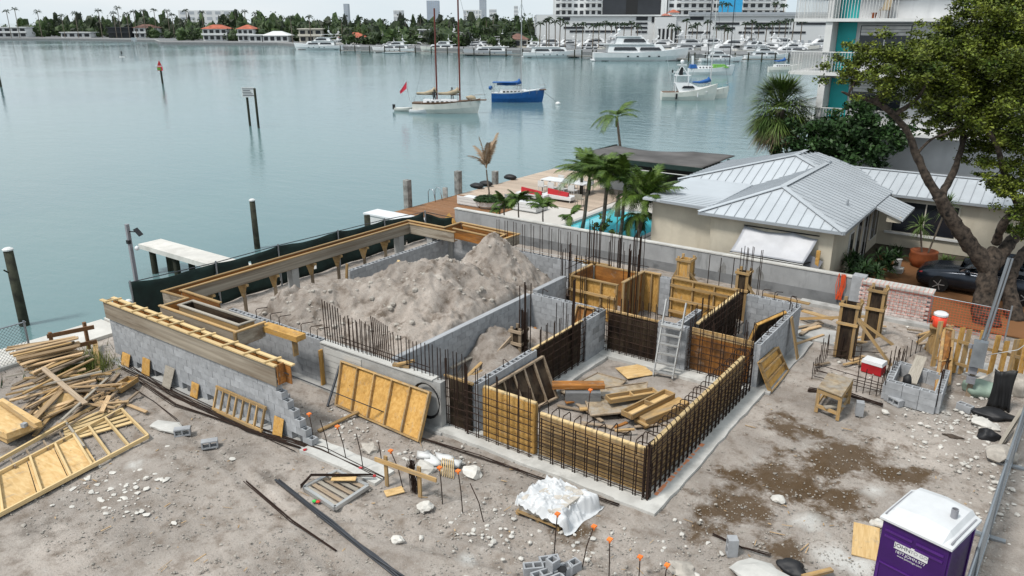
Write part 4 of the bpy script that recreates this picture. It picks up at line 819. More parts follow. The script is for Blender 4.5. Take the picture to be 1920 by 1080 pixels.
def tray_panel(name, label, corners, lift, th=0.13, sheetm='ply_flat', edge='lumber', faceup=True, ribs=0):
    """plywood sheet with an edge frame; corners are points in order round the sheet"""
    c = [Vector(p) for p in corners]; up_ = (c[1] - c[0]).cross(c[3] - c[0]).normalized(); ctr = sum(c, Vector()) / 4
    if up_.z < 0: up_ = -up_
    t_ = thing(name, label, 'formwork', tuple(min(c, key=lambda p: p.z)))
    o = MB().hexa(c, [p + up_ * 0.02 for p in c]).obj('sheet', sheetm, t_)
    for i in range(4):
        a, b = c[i], c[(i + 1) % 4]; inn = (ctr - (a + b) / 2).normalized() * 0.02
        mb = MB(); mb.hexa([a, b, b + inn * 2, a + inn * 2], [p + up_ * th for p in (a, b, b + inn * 2, a + inn * 2)]); mb.obj('edge', edge, t_)
    for i in range(1, ribs + 1):
        f_ = i / (ribs + 1); a = c[0].lerp(c[1], f_); b = c[3].lerp(c[2], f_); w_ = (c[1] - c[0]).normalized() * 0.02
        MB().hexa([a - w_, a + w_, b + w_, b - w_], [p + up_ * th for p in (a - w_, a + w_, b + w_, b - w_)]).obj('rib', edge, t_)
    return t_
tray_panel('form_tray', 'square plywood tray panel tilted on the scrap lumber', (P(66, 763, 0.15), P(92, 787, 0.05), P(150, 752, 0.12), P(117, 727, 0.35)), 0, 0.12)
tp_ = thing('form_stack', 'two edged plywood panels stacked at the left with a grey block on top', 'formwork', tuple(P(20, 800)))
for k in range(2):
    z = 0.08 + 0.2 * k; c = [P(-70, 790, z), P(14, 832 - 8 * k, z), P(80, 800, z), P(8, 756, z)]; up3 = Vector((0, 0, 0.16)); MB().hexa(c, [p + up3 for p in c]).obj('panel', 'ply_flat', tp_)
inst('loose_block', block(0.19, False), Matrix.Translation(P(46, 800, 0.46)) @ Rz(.4) @ Matrix.Diagonal((.6, .6, .5, 1)), label='small grey offcut block on the stacked plywood panels', cat='block')
scrap(P(0, 755, 0.5), P(68, 803, 0.5), 0.1, 0.04, 'lumber', lb='long board across the stacked plywood panels', grp=None)
# long form frame lying on the ground
fl = thing('frame_panel_bed', 'long new timber frame part-covered in plywood lying on the dirt', 'formwork', tuple(P(130, 890)))
def on(px, py, z=0.1): return P(px, py, z)
A0, A1, B0, B1 = on(-60, 996), on(278, 818), on(-60, 905), on(228, 762)
plank('outer_rail', A0, A1, 0.05, 0.1, 'lumber_new', fl); plank('outer_rail', on(-60, 918), on(228, 768), 0.05, 0.1, 'lumber_new', fl)
plank('outer_rail', on(-60, 896, .12), on(125, 792, .12), 0.06, 0.09, 'lumber_new', fl)
for f_, L0 in ((-0.02, 1), (0.22, 1), (0.415, 1), (0.565, 1), (0.70, 1), (0.845, 1), (1.0, 1)):
    a = A0.lerp(A1, 0.18 + 0.82 * f_); b = on(-60, 918).lerp(on(228, 768), 0.18 + 0.82 * f_); plank('cross_rib', a, b, 0.05, 0.1, 'lumber_new', fl)
for i in range(4):
    f0, f1 = 0.0 + i * 0.17, 0.165 + i * 0.17; c = [A0.lerp(A1, f0), A0.lerp(A1, f1), on(-60, 918).lerp(on(228, 768), f1), on(-60, 918).lerp(on(228, 768), f0)]
    MB().hexa([p - Vector((0, 0, .06)) for p in c], [p - Vector((0, 0, .042)) for p in c]).obj('sheet', 'ply_flat', fl)
for i in range(6):
    o_ = Vector((0, 0, -0.05 - 0.0 * i)); f_ = i / 6; a = on(118 + 6 * f_, 800 + 32 * f_, .05); b = on(226 + 26 * f_, 758 + 40 * f_, .05); plank('board', a, b, 0.13, 0.03, 'lumber_new', fl)
for x0, y0 in ((20, 862), (50, 845), (82, 828), (112, 812)): plank('spacer', on(x0, y0, .1), on(x0 + 9, y0 + 14, .1), 0.04, 0.08, 'lumber_old', fl)
plank('end_rail', on(122, 790, .12), on(158, 838, .12), 0.05, 0.06, 'lumber_grey', fl)
# ------------------------------------------------------------------ loose blocks and stones
def loose(px, py, rz, label, up=False, side_=False, z=0.0, grp=None):
    m = Matrix.Translation(P(px, py, z)) @ Rz(rz)
    if side_: m = m @ Matrix.Translation((0, 0, 0.0975)) @ Matrix.Rotation(pi / 2, 4, 'X') @ Matrix.Translation((0, 0, -0.0975))
    if up: m = m @ Matrix.Translation((0, 0, 0.2)) @ Matrix.Rotation(pi / 2, 4, 'Y') @ Matrix.Translation((0, 0, -0.0975))
    return inst('loose_block', block(0.39, True), m, label=label, cat='block', group=grp)
loose(343, 815, 0.9, 'hollow block lying on its side beside the flat concrete shard', side_=True); loose(394, 838, 0.95, 'hollow block lying alone on the dirt right of the concrete shard', side_=True)
loose(1610, 778, 0.3, 'hollow block standing on end beside the sawhorse table', up=True); loose(1678, 758, -0.55, 'hollow block on its side against the small block planter', side_=True)
loose(1808, 770, -0.4, 'hollow block lying below the utility pole'); loose(1371, 1040, 0.6, 'hollow block standing on end in the dirt near the purple toilet', up=True)
for i, (px, py, z, u) in enumerate(((1000, 1075, 0, 0), (1030, 1062, 0, 0), (1052, 1078, 0, 0), (1015, 1090, 0, 0), (1040, 1100, 0, 0), (1070, 1072, 0, 0), (1036, 1064, 0.2, 1))):
    m = Matrix.Translation(P(px, py, z)) @ Rz(0.75 + 0.1 * i); inst('loose_block', block(0.39 if not u else 0.19, True), m, label='upright single-core block on top of the block stack' if u else 'hollow block in the low stack by the bent stakes', cat='block', group=None if u else 'blocks stacked by the stakes')
MB().lathe(tuple(P(1054, 1068, 0.2)), [(0.09, 0), (0.09, 0.02), (0.03, 0.025)], 12).obj('cutting_disc', 'black', label='black cutting disc lying on the block stack', cat='disc')
def rock(px, py, r, label, seed, mat='stone_pale', sz=0.6, sx=1.0, sy=1.0, grp=None):
    p = P(px, py); o = MB().blob((p.x, p.y, r * sz * 0.55), r, seed, sx, sy, sz, 2, 0.3).obj('boulder', mat); return tag(o, label, 'rock', grp)
rock(797, 955, 0.17, 'grey boulder near the batter board', 1); rock(795, 880, 0.2, 'chalky boulder beside the white rag bundle', 2, sx=1.4); rock(885, 890, 0.2, 'white rounded rock right of the capped stakes', 3, sx=1.3)
rock(745, 1015, 0.13, 'pale rock alone in the open dirt', 4); rock(693, 845, 0.2, 'broad rock among the pins on the footing', 6, 'stone', 0.5, 1.3)
rock(1278, 1068, 0.2, 'brown flat stone beside the last capped stakes', 7, 'stone', .4, 1.4); rock(1460, 940, 0.14, 'white stone at the edge of the wet soil', 8); rock(318, 803, 0.45, 'flat broken concrete shard near the rebar bundle', 9, 'concrete_pale', 0.18, 1.3, .6)
rock(1432, 1086, 0.42, 'large flat concrete slab fragment in the near dirt', 10, 'concrete_pale', 0.28, 1.3, .9); rock(1645, 985, 0.14, 'white lump at the edge of the plywood scrap', 12); rock(1875, 860, 0.35, 'pile of pale rubble against the right fence', 13, 'stone', .6)
rock(1660, 775, 0.1, 'small white stone in front of the block planter', 14); rock(1860, 730, 0.4, 'large grey rock beneath the picket fence', 15, 'stone', .8); rock(1845, 800, 0.3, 'flat pale rock by the black plastic bag', 16, 'stone_pale', .4)
# scattered small rubble: far too many to count
def pebbles(name, label, n_, seed, region, rmin, rmax, mat, flat=0.6, bias=2.2):
    q = random.Random(seed); mb = MB(); base = ICO[1]
    for i in range(n_):
        px, py = region(q); p = P(px, py)
        if not (-24.5 < p.x < 1.0 and 5 < p.y < 28.5): continue
        if -11 < p.x < -6 and 13.4 < p.y < 20.3 and q.random() < .6: continue
        r = rmin + (rmax - rmin) * q.random() ** bias; a = q.uniform(0, 6.28); sx, sy = q.uniform(.7, 1.4), q.uniform(.7, 1.2); ca, sa = cos(a), sin(a); vs = []
        for v in base[0][:12]:
            k = r * q.uniform(0.65, 1.2); x, y = v.x * k * sx, v.y * k * sy; vs.append((p.x + x * ca - y * sa, p.y + x * sa + y * ca, r * flat * .4 + v.z * k * flat))
        mb.add(vs, OCT)
    return tag(mb.obj(name, mat), label, 'rubble', kind='stuff')
bm = bmesh.new(); bmesh.ops.create_icosphere(bm, subdivisions=1, radius=1); OCT = [tuple(v.index for v in f.verts) for f in bm.faces]; bm.free()
pebbles('gravel', 'fine grey gravel strewn over the whole site', 15000, 1, lambda q: (q.uniform(0, 1900), 600 + 480 * q.random() ** .8), 0.006, 0.028, 'stone')
pebbles('rubble', 'pale chips of rubble strewn over the dirt', 4200, 2, lambda q: (q.uniform(0, 1900), 640 + 440 * q.random()), 0.006, 0.045, 'stone', bias=4)
pebbles('rubble', 'white broken tile flakes beside the new timber frame', 120, 3, lambda q: (q.gauss(230, 65), q.gauss(905, 35)), 0.02, 0.1, 'stone_pale', 0.15, 1.6)
pebbles('rubble', 'rubble gathered along the right fence and rubble heap', 900, 4, lambda q: q.choice(((q.gauss(1860, 30), q.gauss(850, 90)), (q.gauss(1690, 45), q.gauss(670, 25)), (q.gauss(1780, 50), q.gauss(800, 40)))), 0.012, 0.08, 'stone_pale', bias=3)
pebbles('rubble', 'lumps of broken concrete near the capped stakes', 420, 5, lambda q: q.choice(((q.gauss(1150, 110), q.gauss(1030, 28)), (q.gauss(900, 60), q.gauss(985, 25)), (q.gauss(650, 40), q.gauss(800, 20)), (q.gauss(820, 40), q.gauss(865, 15)))), 0.012, 0.075, 'stone_pale', bias=3)
mb = MB(); q = random.Random(55)
for i in range(230):
    p = P(q.uniform(0, 1850), 650 + 430 * q.random()); a_ = q.uniform(0, 6.28); L_ = 0.03 + .17 * q.random() ** 4; w_ = q.uniform(.004, .013)
    if -24.4 < p.x < .8 and 5.5 < p.y < 20 and not (-11 < p.x < -6 and p.y > 13.4): mb.bar((p.x - L_ * cos(a_), p.y - L_ * sin(a_), .02), (p.x + L_ * cos(a_), p.y + L_ * sin(a_), .03), w_ * 2, w_)
tag(mb.obj('wood_splinters', 'lumber_scrap'), 'splinters and offcuts of wood littering the dirt', 'litter', kind='stuff')
hp = MB(); q = random.Random(31)
for i in range(2000):
    x = q.uniform(-20.1, -13.95); y = q.uniform(13.8, 23.8); x -= 1.3 * (y < 17.5) * q.random(); r = 0.010 + 0.11 * q.random() ** 9; z = heap_fn(x, y)
    z += min(1, max(0, z * 1.3)) * heap_noise(Vector((x, y, 1)))
    hp.add([(x + v.x * r * q.uniform(.7, 1.2), y + v.y * r * q.uniform(.7, 1.2), z + v.z * r * .8) for v in ICO[1][0]], OCT)
tag(hp.obj('rubble', 'stone'), 'stones lying over the large spoil heap', 'rubble', kind='stuff')
# ------------------------------------------------------------------ bars, pipes and stakes on the ground
def bundle(label, pts, k, spread, r, mat='rebar', name='bar_bundle', seed=0):
    q = random.Random(seed); t_ = thing(name, label, 'rebar', pts[0]); 
    for i in range(k):
        o_ = [q.uniform(-spread, spread) for _ in pts]; nrm = Vector((pts[-1][1] - pts[0][1], -(pts[-1][0] - pts[0][0]), 0)).normalized(); z0 = 0.02 + r + (i % 3) * r * 1.6
        bent([Vector((p[0], p[1], z0 + (p[2] if len(p) > 2 else 0))) + nrm * o_[j] for j, p in enumerate(pts)], r, t_, mat, name='rod')
    return t_
def g3(*pp): return [tuple(P(a, b))[:2] + (0.0,) for a, b in pp]
bundle('long bundle of rusty bars lying along the long block wall', g3((232, 688), (330, 742), (470, 806), (600, 848), (720, 900)), 9, 0.16, 0.011, seed=1)
bundle('second run of rusty bars lying in the dirt below the slatted frame', g3((250, 705), (330, 760), (480, 812), (560, 845)), 5, 0.1, 0.011, seed=2)
bundle('thin bars bent across the dirt left of the concrete shard', g3((250, 730), (290, 755), (330, 790)), 2, 0.05, 0.01, seed=3)
bundle('pair of rusty bars lying left of the dark pipes', g3((460, 906), (545, 980), (630, 1036)), 4, 0.045, 0.012, seed=4)
bundle('bundle of dark steel conduit running out of the frame', g3((520, 906), (620, 985), (700, 1048), (775, 1105)), 6, 0.05, 0.022, 'steel_pipe', 'pipe_bundle', 5)
bundle('rusty bars heaped behind the sawhorse table', g3((1515, 733), (1590, 742), (1655, 762)), 10, 0.16, 0.011, seed=6)
bundle('thin dark bars lying right of the loose block near the toilet', g3((1335, 1006), (1390, 1030), (1445, 1045)), 3, 0.04, 0.01, seed=7)
bundle('bars lying along the footing between concrete wall and white tarp', g3((790, 826), (900, 858), (1000, 895), (1160, 950)), 4, 0.06, 0.011, seed=8)
def stake(px, py, ptx, pty, label, cap=True, mat='rebar', grp=None):
    b = P(px, py); t_ = thing('rebar_stake', label, 'stake', tuple(b), grp); h_ = (py - pty) / (F_PX / (Vector((b.x, b.y, b.z - CAM_H)).dot(_fw))) / 0.88
    dx = (ptx - px) / (F_PX / (Vector((b.x, b.y, b.z - CAM_H)).dot(_fw))) + 0.21 * h_ * ((px - 960) / 885); e = b + _rt * dx + Vector((0, 0, h_))
    bent([b - Vector((0, 0, .1)), b.lerp(e, .5) - _rt * dx * .12, e], 0.012, t_, name='rod')
    if cap: MB().prism([(e.x - .045, e.y - .045), (e.x + .045, e.y - .045), (e.x + .045, e.y + .045), (e.x - .045, e.y + .045)], e.z - 0.01, e.z + 0.02).obj('cap', 'cap_orange', t_); MB().lathe((e.x, e.y, e.z - .07), [(0.02, 0), (0.025, 0.06)], 8).obj('cap_neck', 'cap_orange', t_)
    return t_
cl_ = 'rebar stake with square orange cap in the row near the tarp pallet'
for a in ((589, 830, 590, 777), (650, 862, 643, 800)): stake(*a, 'rebar stake with orange cap beside the stepped wall end', grp='capped stakes by the stepped wall')
for a in ((830, 945, 829, 876), (868, 962, 863, 882)): stake(*a, 'rebar stake with orange cap right of the batter board', grp='capped stakes by the batter board')
stake(756, 912, 740, 845, 'leaning rebar stake with orange cap behind the batter board')
stake(1039, 1038, 1042, 961, 'capped rebar stake in front of the white tarp'); stake(1091, 1062, 1108, 984, 'bowed rebar stake with orange cap beside the white tarp')
for a in ((1142, 1084, 1136, 1008), (1198, 1084, 1195, 1042), (1247, 1084, 1247, 1058)): stake(*a, cl_, grp='capped stakes at the near edge')
for a in ((618, 852, 612, 788), (682, 882, 678, 813), (716, 866, 714, 828)): stake(*a, 'bare rebar pin standing on the pale footing', False, grp='bare pins on the footing')
stake(908, 978, 884, 905, 'bare rebar pin leaning right of the capped stakes', False); stake(1100, 800, 1102, 733, 'rebar stake with orange cap standing inside the pit')
for i, (a, b) in enumerate(((572, 848), (677, 882), (702, 897))):
    p = P(a, b); MB().blob((p.x, p.y, 0.06), 0.05, i, sub=1).obj('marker_cap', 'red', label='small red plastic cap on the bars along the footing', cat='cap', group='red caps along the footing')
bbd = thing('batter_board', 'yellow batter board of one rail nailed to two stakes', 'batter board', tuple(P(750, 910)))
for px, py, pty in ((726, 911, 851), (788, 932, 870)): p = P(px, py); plank('stake', (p.x, p.y, 0), (p.x, p.y, 0.78), 0.09, 0.045, 'lumber', bbd)
a = P(726, 911); b = P(788, 932); d = (b - a) * 0.55; plank('rail', a - d * .5 + Vector((0, -.06, .66)), b + d + Vector((0, -.06, .62)), 0.04, 0.1, 'lumber', bbd)
mb = MB(); p = P(778, 922)
for i in range(60): mb.tube([(p.x + q.uniform(-.1, .1), p.y + q.uniform(-.08, .08), 0), (p.x + q.uniform(-.14, .1) - .05, p.y + q.uniform(-.08, .08), 0.75 + q.uniform(-.1, .1))], 0.006, 4)
tag(mb.obj('wire_bundle', 'rebar'), 'dark upright bundle of tie wire behind the batter board', 'wire')
rg_ = thing('rag_bundle', 'white rags and yellow straps heaped by the batter board', 'rags', tuple(P(815, 875)))
for i, (px, py) in enumerate(((800, 862), (812, 870), (835, 866), (845, 872))): p = P(px, py); MB().blob((p.x, p.y, .08), .2, i + 40, 1.2, .8, .5, 2, .5).obj('rag', 'white_paint', rg_, smooth=True)
for i in range(7): p = P(832 + i * 3, 862); e = P(826 + i * 4, 893 + i); bent([(p.x, p.y, .12), ((p.x + e.x) / 2, (p.y + e.y) / 2, .2), (e.x, e.y, .02)], .012, rg_, 'lumber_new', 'strap')
pl = thing('steel_pallet', 'white-framed pallet with slats and bars resting on it', 'pallet', tuple(P(630, 925)))
cs = [P(570, 915, .08), P(628, 953, .08), P(690, 912, .08), P(632, 884, .08)]
for i in range(4): plank('frame_side', cs[i], cs[(i + 1) % 4], 0.08, 0.09, 'alu', pl)
for i in range(6): f_ = (i + .5) / 6; plank('slat', cs[0].lerp(cs[3], f_), cs[1].lerp(cs[2], f_), 0.1, 0.02, 'lumber_old' if i % 2 else 'lumber_grey', pl)
bundle('brown bars laid over the white-framed pallet', [tuple(P(565, 925))[:2] + (.12,), tuple(P(585, 908))[:2] + (.2,), tuple(P(700, 903))[:2] + (.14,)], 7, .06, .012, seed=11)
plank('ply_offcut', P(622, 896, .18), P(668, 896, .18), .22, .02, 'ply_flat', label='small cut plywood piece lying on the pallet', cat='plywood')
plank('ply_offcut', P(722, 926, .02), P(756, 917, .03), .25, .02, 'ply_flat', label='flat plywood offcut in the dirt beside the batter board stake', cat='plywood')
for n_, c_ in (('green', (0.03, 0.5, 0.08)), ('red', (0.6, .05, .02))):
    simple('flag_' + n_, c_); p = P(590 if n_ == 'green' else 597, 943 if n_ == 'green' else 944); MB().blob((p.x, p.y, .05), .055, 5, 1, 1, .6).obj('tape_scrap', 'flag_' + n_, label=f'bright {n_} tape scrap at the corner of the pallet', cat='tape')
# white tarp over a pallet of bags
tpt = thing('tarp_pallet', 'pallet of bags under crumpled white plastic sheeting', 'pallet', tuple(P(1030, 985)))
c = [P(970, 965), P(1045, 995), P(1102, 950), P(1025, 925)]
for i in range(5): f_ = i / 4; plank('pallet_board', c[0].lerp(c[3], f_) + Vector((0, 0, .11)), c[1].lerp(c[2], f_) + Vector((0, 0, .11)), 0.11, .02, 'lumber', tpt)
for f_ in (0, .5, 1): plank('pallet_runner', c[0].lerp(c[1], f_) + Vector((0, 0, .05)), c[3].lerp(c[2], f_) + Vector((0, 0, .05)), .08, .1, 'lumber', tpt)
for k in range(3): MB().hexa([p.lerp(sum(c, Vector()) / 4, .04) + Vector((0, 0, .125 + .09 * k)) for p in c], [p.lerp(sum(c, Vector()) / 4, .06) + Vector((0, 0, .21 + .09 * k)) for p in c]).obj('bag_layer', 'stone', tpt)
n1 = 80; vs = []; fs = []
for j in range(n1 + 1):
    for i in range(n1 + 1):
        u, v_ = -0.04 + 1.34 * i / n1, -0.08 + 1.22 * j / n1; p = c[0].lerp(c[1], u).lerp(c[3].lerp(c[2], u), v_)
        nn = mnoise.noise(Vector((u * 3, v_ * 3, 2))); n2 = mnoise.noise(Vector((u * 7, v_ * 7, 5))); rd = 1 - 2 * abs(mnoise.noise(Vector((u * 5 + n2, v_ * 5, 9)))); cut = .05 + .10 * mnoise.noise(Vector((u * 2.2, v_ * 2.2, 12))); e = max(-u, u - 1 - max(0, nn) * .25, -v_, v_ - 1, 0)
        z = 0.42 + 0.11 * nn + 0.05 * n2 + 0.07 * max(0, rd) ** 3 - 0.14 * max(0, u - .35)
        if e > 0: z = max(0.02 + .03 * max(0, n2), z - max(0, e - .01) * (2.0 + 2 * nn)); p += Vector((nn * .1, n2 * .03, 0))
        vs.append((p.x, p.y, z))
for j in range(n1):
    for i in range(n1): fs.append((j * (n1 + 1) + i, j * (n1 + 1) + i + 1, (j + 1) * (n1 + 1) + i + 1, (j + 1) * (n1 + 1) + i))
simple('plastic_sheet', (0.60, 0.61, 0.62), 0.3, nz=0.04); o = MB().add(vs, fs).obj('sheeting', 'plastic_sheet', tpt, smooth=True)
# ------------------------------------------------------------------ leaning form panel, hose, pipe
def lean_panel(label, a, b, ta, tb, ns, sheetm='ply_yellow', fr='lumber', name='studded_form', rails=()):
    """sheet on the far side, studs facing the viewer; a, b foot corners, ta, tb top corners"""
    a, b, ta, tb = map(Vector, (a, b, ta, tb)); t_ = thing(name, label, 'formwork', tuple((a + b) / 2)); nr = (b - a).cross(ta - a).normalized()
    if nr.dot(Vector((0, 0, CAM_H)) - a) < 0: nr = -nr
    MB().hexa([a, b, b - nr * .02, a - nr * .02], [ta, tb, tb - nr * .02, ta - nr * .02]).obj('sheet', sheetm, t_)
    def strip(p0, p1, w0, w1, nm): MB().hexa([p0, p0 + w0, p0 + w0 + nr * .085, p0 + nr * .085], [p1, p1 + w1, p1 + w1 + nr * .085, p1 + nr * .085]).obj(nm, fr, t_)
    w_ = (b - a).normalized() * .045
    for i in range(ns): f_ = i / (ns - 1); off = -w_ * f_; strip(a.lerp(b, f_) + off, ta.lerp(tb, f_) + off, w_, w_, 'stud')
    h_ = (ta - a).normalized() * .045
    for f_ in (0.0, 1.0) + tuple(rails):
        p, q_ = a.lerp(ta, f_), b.lerp(tb, f_); o_ = -h_ if f_ == 1 else (h_ * 0); e = (q_ - p).normalized() * .0
        MB().hexa([p + o_ + nr * .003, q_ + o_ + nr * .003, q_ + o_ + nr * .088, p + o_ + nr * .088], [p + o_ + h_ + nr * .003, q_ + o_ + h_ + nr * .003, q_ + o_ + h_ + nr * .088, p + o_ + h_ + nr * .088]).obj('rail', fr, t_)
    return t_
lean_panel('large studded plywood form panel leaning on the poured concrete wall', P(631, 760), P(788, 829), PY(642, 676, 13.2), PY(809, 735, 13.15), 6)
hs_ = thing('hose_coil', 'black hose coil hanging on the end of the concrete wall', 'hose', (-12.1, 13.2, .5))
for k in range(4): bent([(-12.15 + (.42 + .012 * k) * cos(a_ / 20 * 2 * pi), 13.2 - .015 * k, .78 + (.46 + .012 * k) * sin(a_ / 20 * 2 * pi)) for a_ in range(21)], .014, hs_, 'black', 'loop')
rod(P(614, 762), PY(637, 686, 13.2), 0.035, None, 'steel_pipe', 'pipe', label='dark steel pipe leaning on the board-marked concrete', cat='pipe')
rod((-14.75, 10.85, 1.75), (-13.2, 12.9, 0.15), 0.012, None, 'steel_pipe', 'pipe', label='thin rod slanting from the wall form down to the trench', cat='rod'); rod((-14.7, 10.9, 1.7), (-13.1, 12.95, 0.12), 0.012, None, 'steel_pipe', 'pipe', label='second thin rod slanting beside the first into the trench', cat='rod')
plank('loose_board', P(597, 808, .04), P(672, 772, .12), .1, .04, 'lumber', label='board lying in front of the leaning panel foot', cat='board')
loose(530, 752, .5, 'tilted hollow block in the trench behind the stepped wall', side_=True)
lean_panel('black oil-stained form panel leaning inside the pit', (-10.6, 14.3, .1), (-10.2, 16.4, .1), (-10.8, 14.1, 1.2), (-10.78, 16.5, 1.2), 6, 'form_dark', 'lumber_old')
lean_panel('yellow ribbed form panel leaning on the outside of the right-hand block wall', P(1442, 736), P(1475, 695), PX(1421, 680, -5.85), PX(1455, 650, -5.85), 2, 'ply_yellow', 'lumber', rails=(.33, .66))
plank('loose_board', P(1496, 676), PX(1484, 595, -5.87), .2, .04, 'lumber', label='wide board leaning on the corner of the right-hand block wall', cat='board')
lean_panel('orange trough form standing inside the right-hand block room', (-7.0, 22.0, .05), (-6.3, 23.4, .05), (-6.5, 21.6, 1.5), (-6.12, 23.2, 1.5), 2, 'form_dark', 'ply_yellow')
lean_panel('orange form panel leaning on the block wall behind the left dark form', (-11.9, 19.7, .05), (-11.2, 19.7, .05), (-11.75, 20.05, 1.45), (-11.1, 20.05, 1.45), 3, 'form_orange', 'lumber', rails=(.5,))
# the stuff lying in the pit
ld = thing('step_ladder', 'aluminium step ladder leaning on the block pillar in the pit', 'ladder', tuple(P(1232, 700)))
a, b = P(1225, 703, .05), P(1261, 710, .05); ta, tb = PY(1250, 560, 20.2), PY(1287, 568, 20.2)
for p, q_ in ((a, ta), (b, tb)): plank('stile', p, q_, .035, .09, 'alu', ld)
for i in range(6): f_ = .05 + .118 * i * 1.05; plank('tread', a.lerp(ta, f_), b.lerp(tb, f_), .11, .035, 'alu', ld)
plank('top_cap', a.lerp(ta, .66), b.lerp(tb, .66), .2, .06, 'alu', ld)
tray_panel('form_sheet', 'large muddy plywood form lying flat in the pit', (P(1107, 782, .12), P(1205, 772, .2), P(1215, 718, .15), P(1090, 735, .12)), 0, .05, 'ply_mud', 'lumber_old'); 
tray_panel('form_sheet', 'stained plywood sheet under the orange beam', (P(1105, 775, .04), P(1050, 735, .04), P(1120, 700, .04), P(1175, 715, .04)), 0, .04, 'ply_mud', 'lumber_old')
plank('form_sheet', P(1165, 700, .05), P(1215, 692, .05), .8, .02, 'ply_flat', label='pale plywood sheet lying near the ladder foot', cat='plywood')
plank('red_beam', P(1035, 722, .5), P(1133, 722, .5), .3, .12, 'form_orange', label='red-edged timber beam lying across the pit debris', cat='beam'); plank('beam_support', P(1060, 745, .2), P(1125, 745, .2), .3, .4, 'concrete_dark', label='dark box under the red-edged beam', cat='box')
def trough(label, a, b, w_, h_, div=3):
    a, b = Vector(a), Vector(b); t_ = thing('trough_form', label, 'formwork', tuple((a + b) / 2)); d = (b - a).normalized(); n_ = Vector((-d.y, d.x, 0)) * (w_ / 2)
    plank('floor', a, b, w_, .02, 'ply_flat', t_)
    for s_ in (-1, 1): plank('side', a + n_ * s_ + Vector((0, 0, h_ / 2)), b + n_ * s_ + Vector((0, 0, h_ / 2)), .04, h_, 'lumber', t_)
    for i in range(div): p = a.lerp(b, i / (div - 1)); plank('divider', p - n_ + Vector((0, 0, h_ / 2)), p + n_ + Vector((0, 0, h_ / 2)), .04, h_, 'lumber', t_)
trough('open trough form lying over the muddy plywood', P(1140, 752, .3), P(1228, 738, .3), .3, .12); trough('second open trough form lying nearer the right side of the pit', P(1175, 782, .3), P(1255, 742, .3), .34, .14)
plank('timber_box', P(1200, 790, .16), P(1282, 757, .16), .4, .26, 'lumber', label='closed pale timber box beside the trough forms', cat='box')
for i, (a, b) in enumerate((((1045, 760), (1095, 770)), ((1065, 745), (1130, 790)), ((1190, 800), (1235, 795)), ((1140, 800), (1180, 812)), ((1090, 792), (1150, 800)))): plank('loose_board', P(*a, .08), P(*b, .06), .1, .03, 'lumber_old', label='short board among the debris on the pit floor', cat='board', group='boards on the pit floor')
for (a, b, z) in (((845, 690), (908, 658), .35), ((870, 712), (915, 668), .3), ((884, 705), (905, 695), .35)): plank('loose_board', P(*a, z), P(*b, z + .1), .1, .04, 'lumber_grey' if a[0] == 845 else 'lumber', label='board lying on the low spoil heap beside the block wall', cat='board', group='boards on the low spoil heap')
plank('loose_board', P(952, 645, .3), P(1005, 615, .6), .14, .05, 'form_orange', label='orange plank propped up to the short column form', cat='board')
plank('loose_board', (-20.4, 18.1, 1.0), (-20.3, 18.1, 1.75), .1, .05, 'lumber', label='short post standing in the gap of the waterfront block wall', cat='post'); plank('loose_board', P(741, 505, 1.75), P(748, 488, 2.0), .1, .04, 'lumber_new', label='pale stick standing in the top of the spoil heap', cat='board')
for (x, y, L, a_, lb) in ((-9.2, 27.3, 1.6, .1, 'board lying on the ledge before the boundary wall near three bars'), (-7.3, 27.6, 1.7, .0, 'long board lying before the boundary wall right of the wet stains'), (-5.9, 26.6, 1.1, -.1, 'short board lying below the orange netting')): plank('loose_board', (x - L / 2, y - a_, .35), (x + L / 2, y + a_, .33), .22, .04, 'lumber', label=lb, cat='board')
stud_panel('low yellow form behind the paired bars at the boundary wall', (-15.6, 26.3, 0), (-13.9, 26.3, 0), .1, .75, -1, 3)
plank('plywood_scrap', PY(838, 404, 28.9), PY(852, 422, 28.9), .02, .4, 'ply_yellow', label='plywood piece leaning on the left end of the boundary wall', cat='plywood')
# ------------------------------------------------------------------ right-hand corner of the site
tb_ = thing('work_table', 'rough timber work table with splintered plywood top in the dirt', 'table', tuple(P(1560, 770)))
c = [P(1533, 728, .72), P(1578, 745, .72), P(1600, 712, .72), P(1553, 700, .72)]; MB().hexa(c, [p + Vector((0, 0, .03)) for p in c]).obj('top', 'ply_mud', tb_)
ft = [Vector((p.x, p.y, 0)) for p in c]
for i in range(4): p = ft[i].lerp(sum(ft, Vector()) / 4, .1); plank('leg', p, p + Vector((0, 0, .7)), .09, .05, 'lumber', tb_)
for i in range(4): a, b = ft[i].lerp(sum(ft, Vector()) / 4, .08), ft[(i + 1) % 4].lerp(sum(ft, Vector()) / 4, .08); plank('apron', a + Vector((0, 0, .64)), b + Vector((0, 0, .64)), .04, .11, 'lumber', tb_); plank('stretcher', a + Vector((0, 0, .2)), b + Vector((0, 0, .2)), .04, .09, 'lumber', tb_)
plank('shelf_board', ft[0].lerp(ft[1], .4) + Vector((0, 0, .26)), ft[2].lerp(ft[1], .6) + Vector((0, 0, .26)), .14, .03, 'lumber_grey', tb_)
ck = thing('red_cooler', 'red picnic cooler with white lid on the dirt', 'cooler', tuple(P(1637, 695))); a, b = P(1618, 692), P(1655, 703); d = (b - a).normalized(); n_ = Vector((-d.y, d.x, 0)) * .2; L = (b - a)
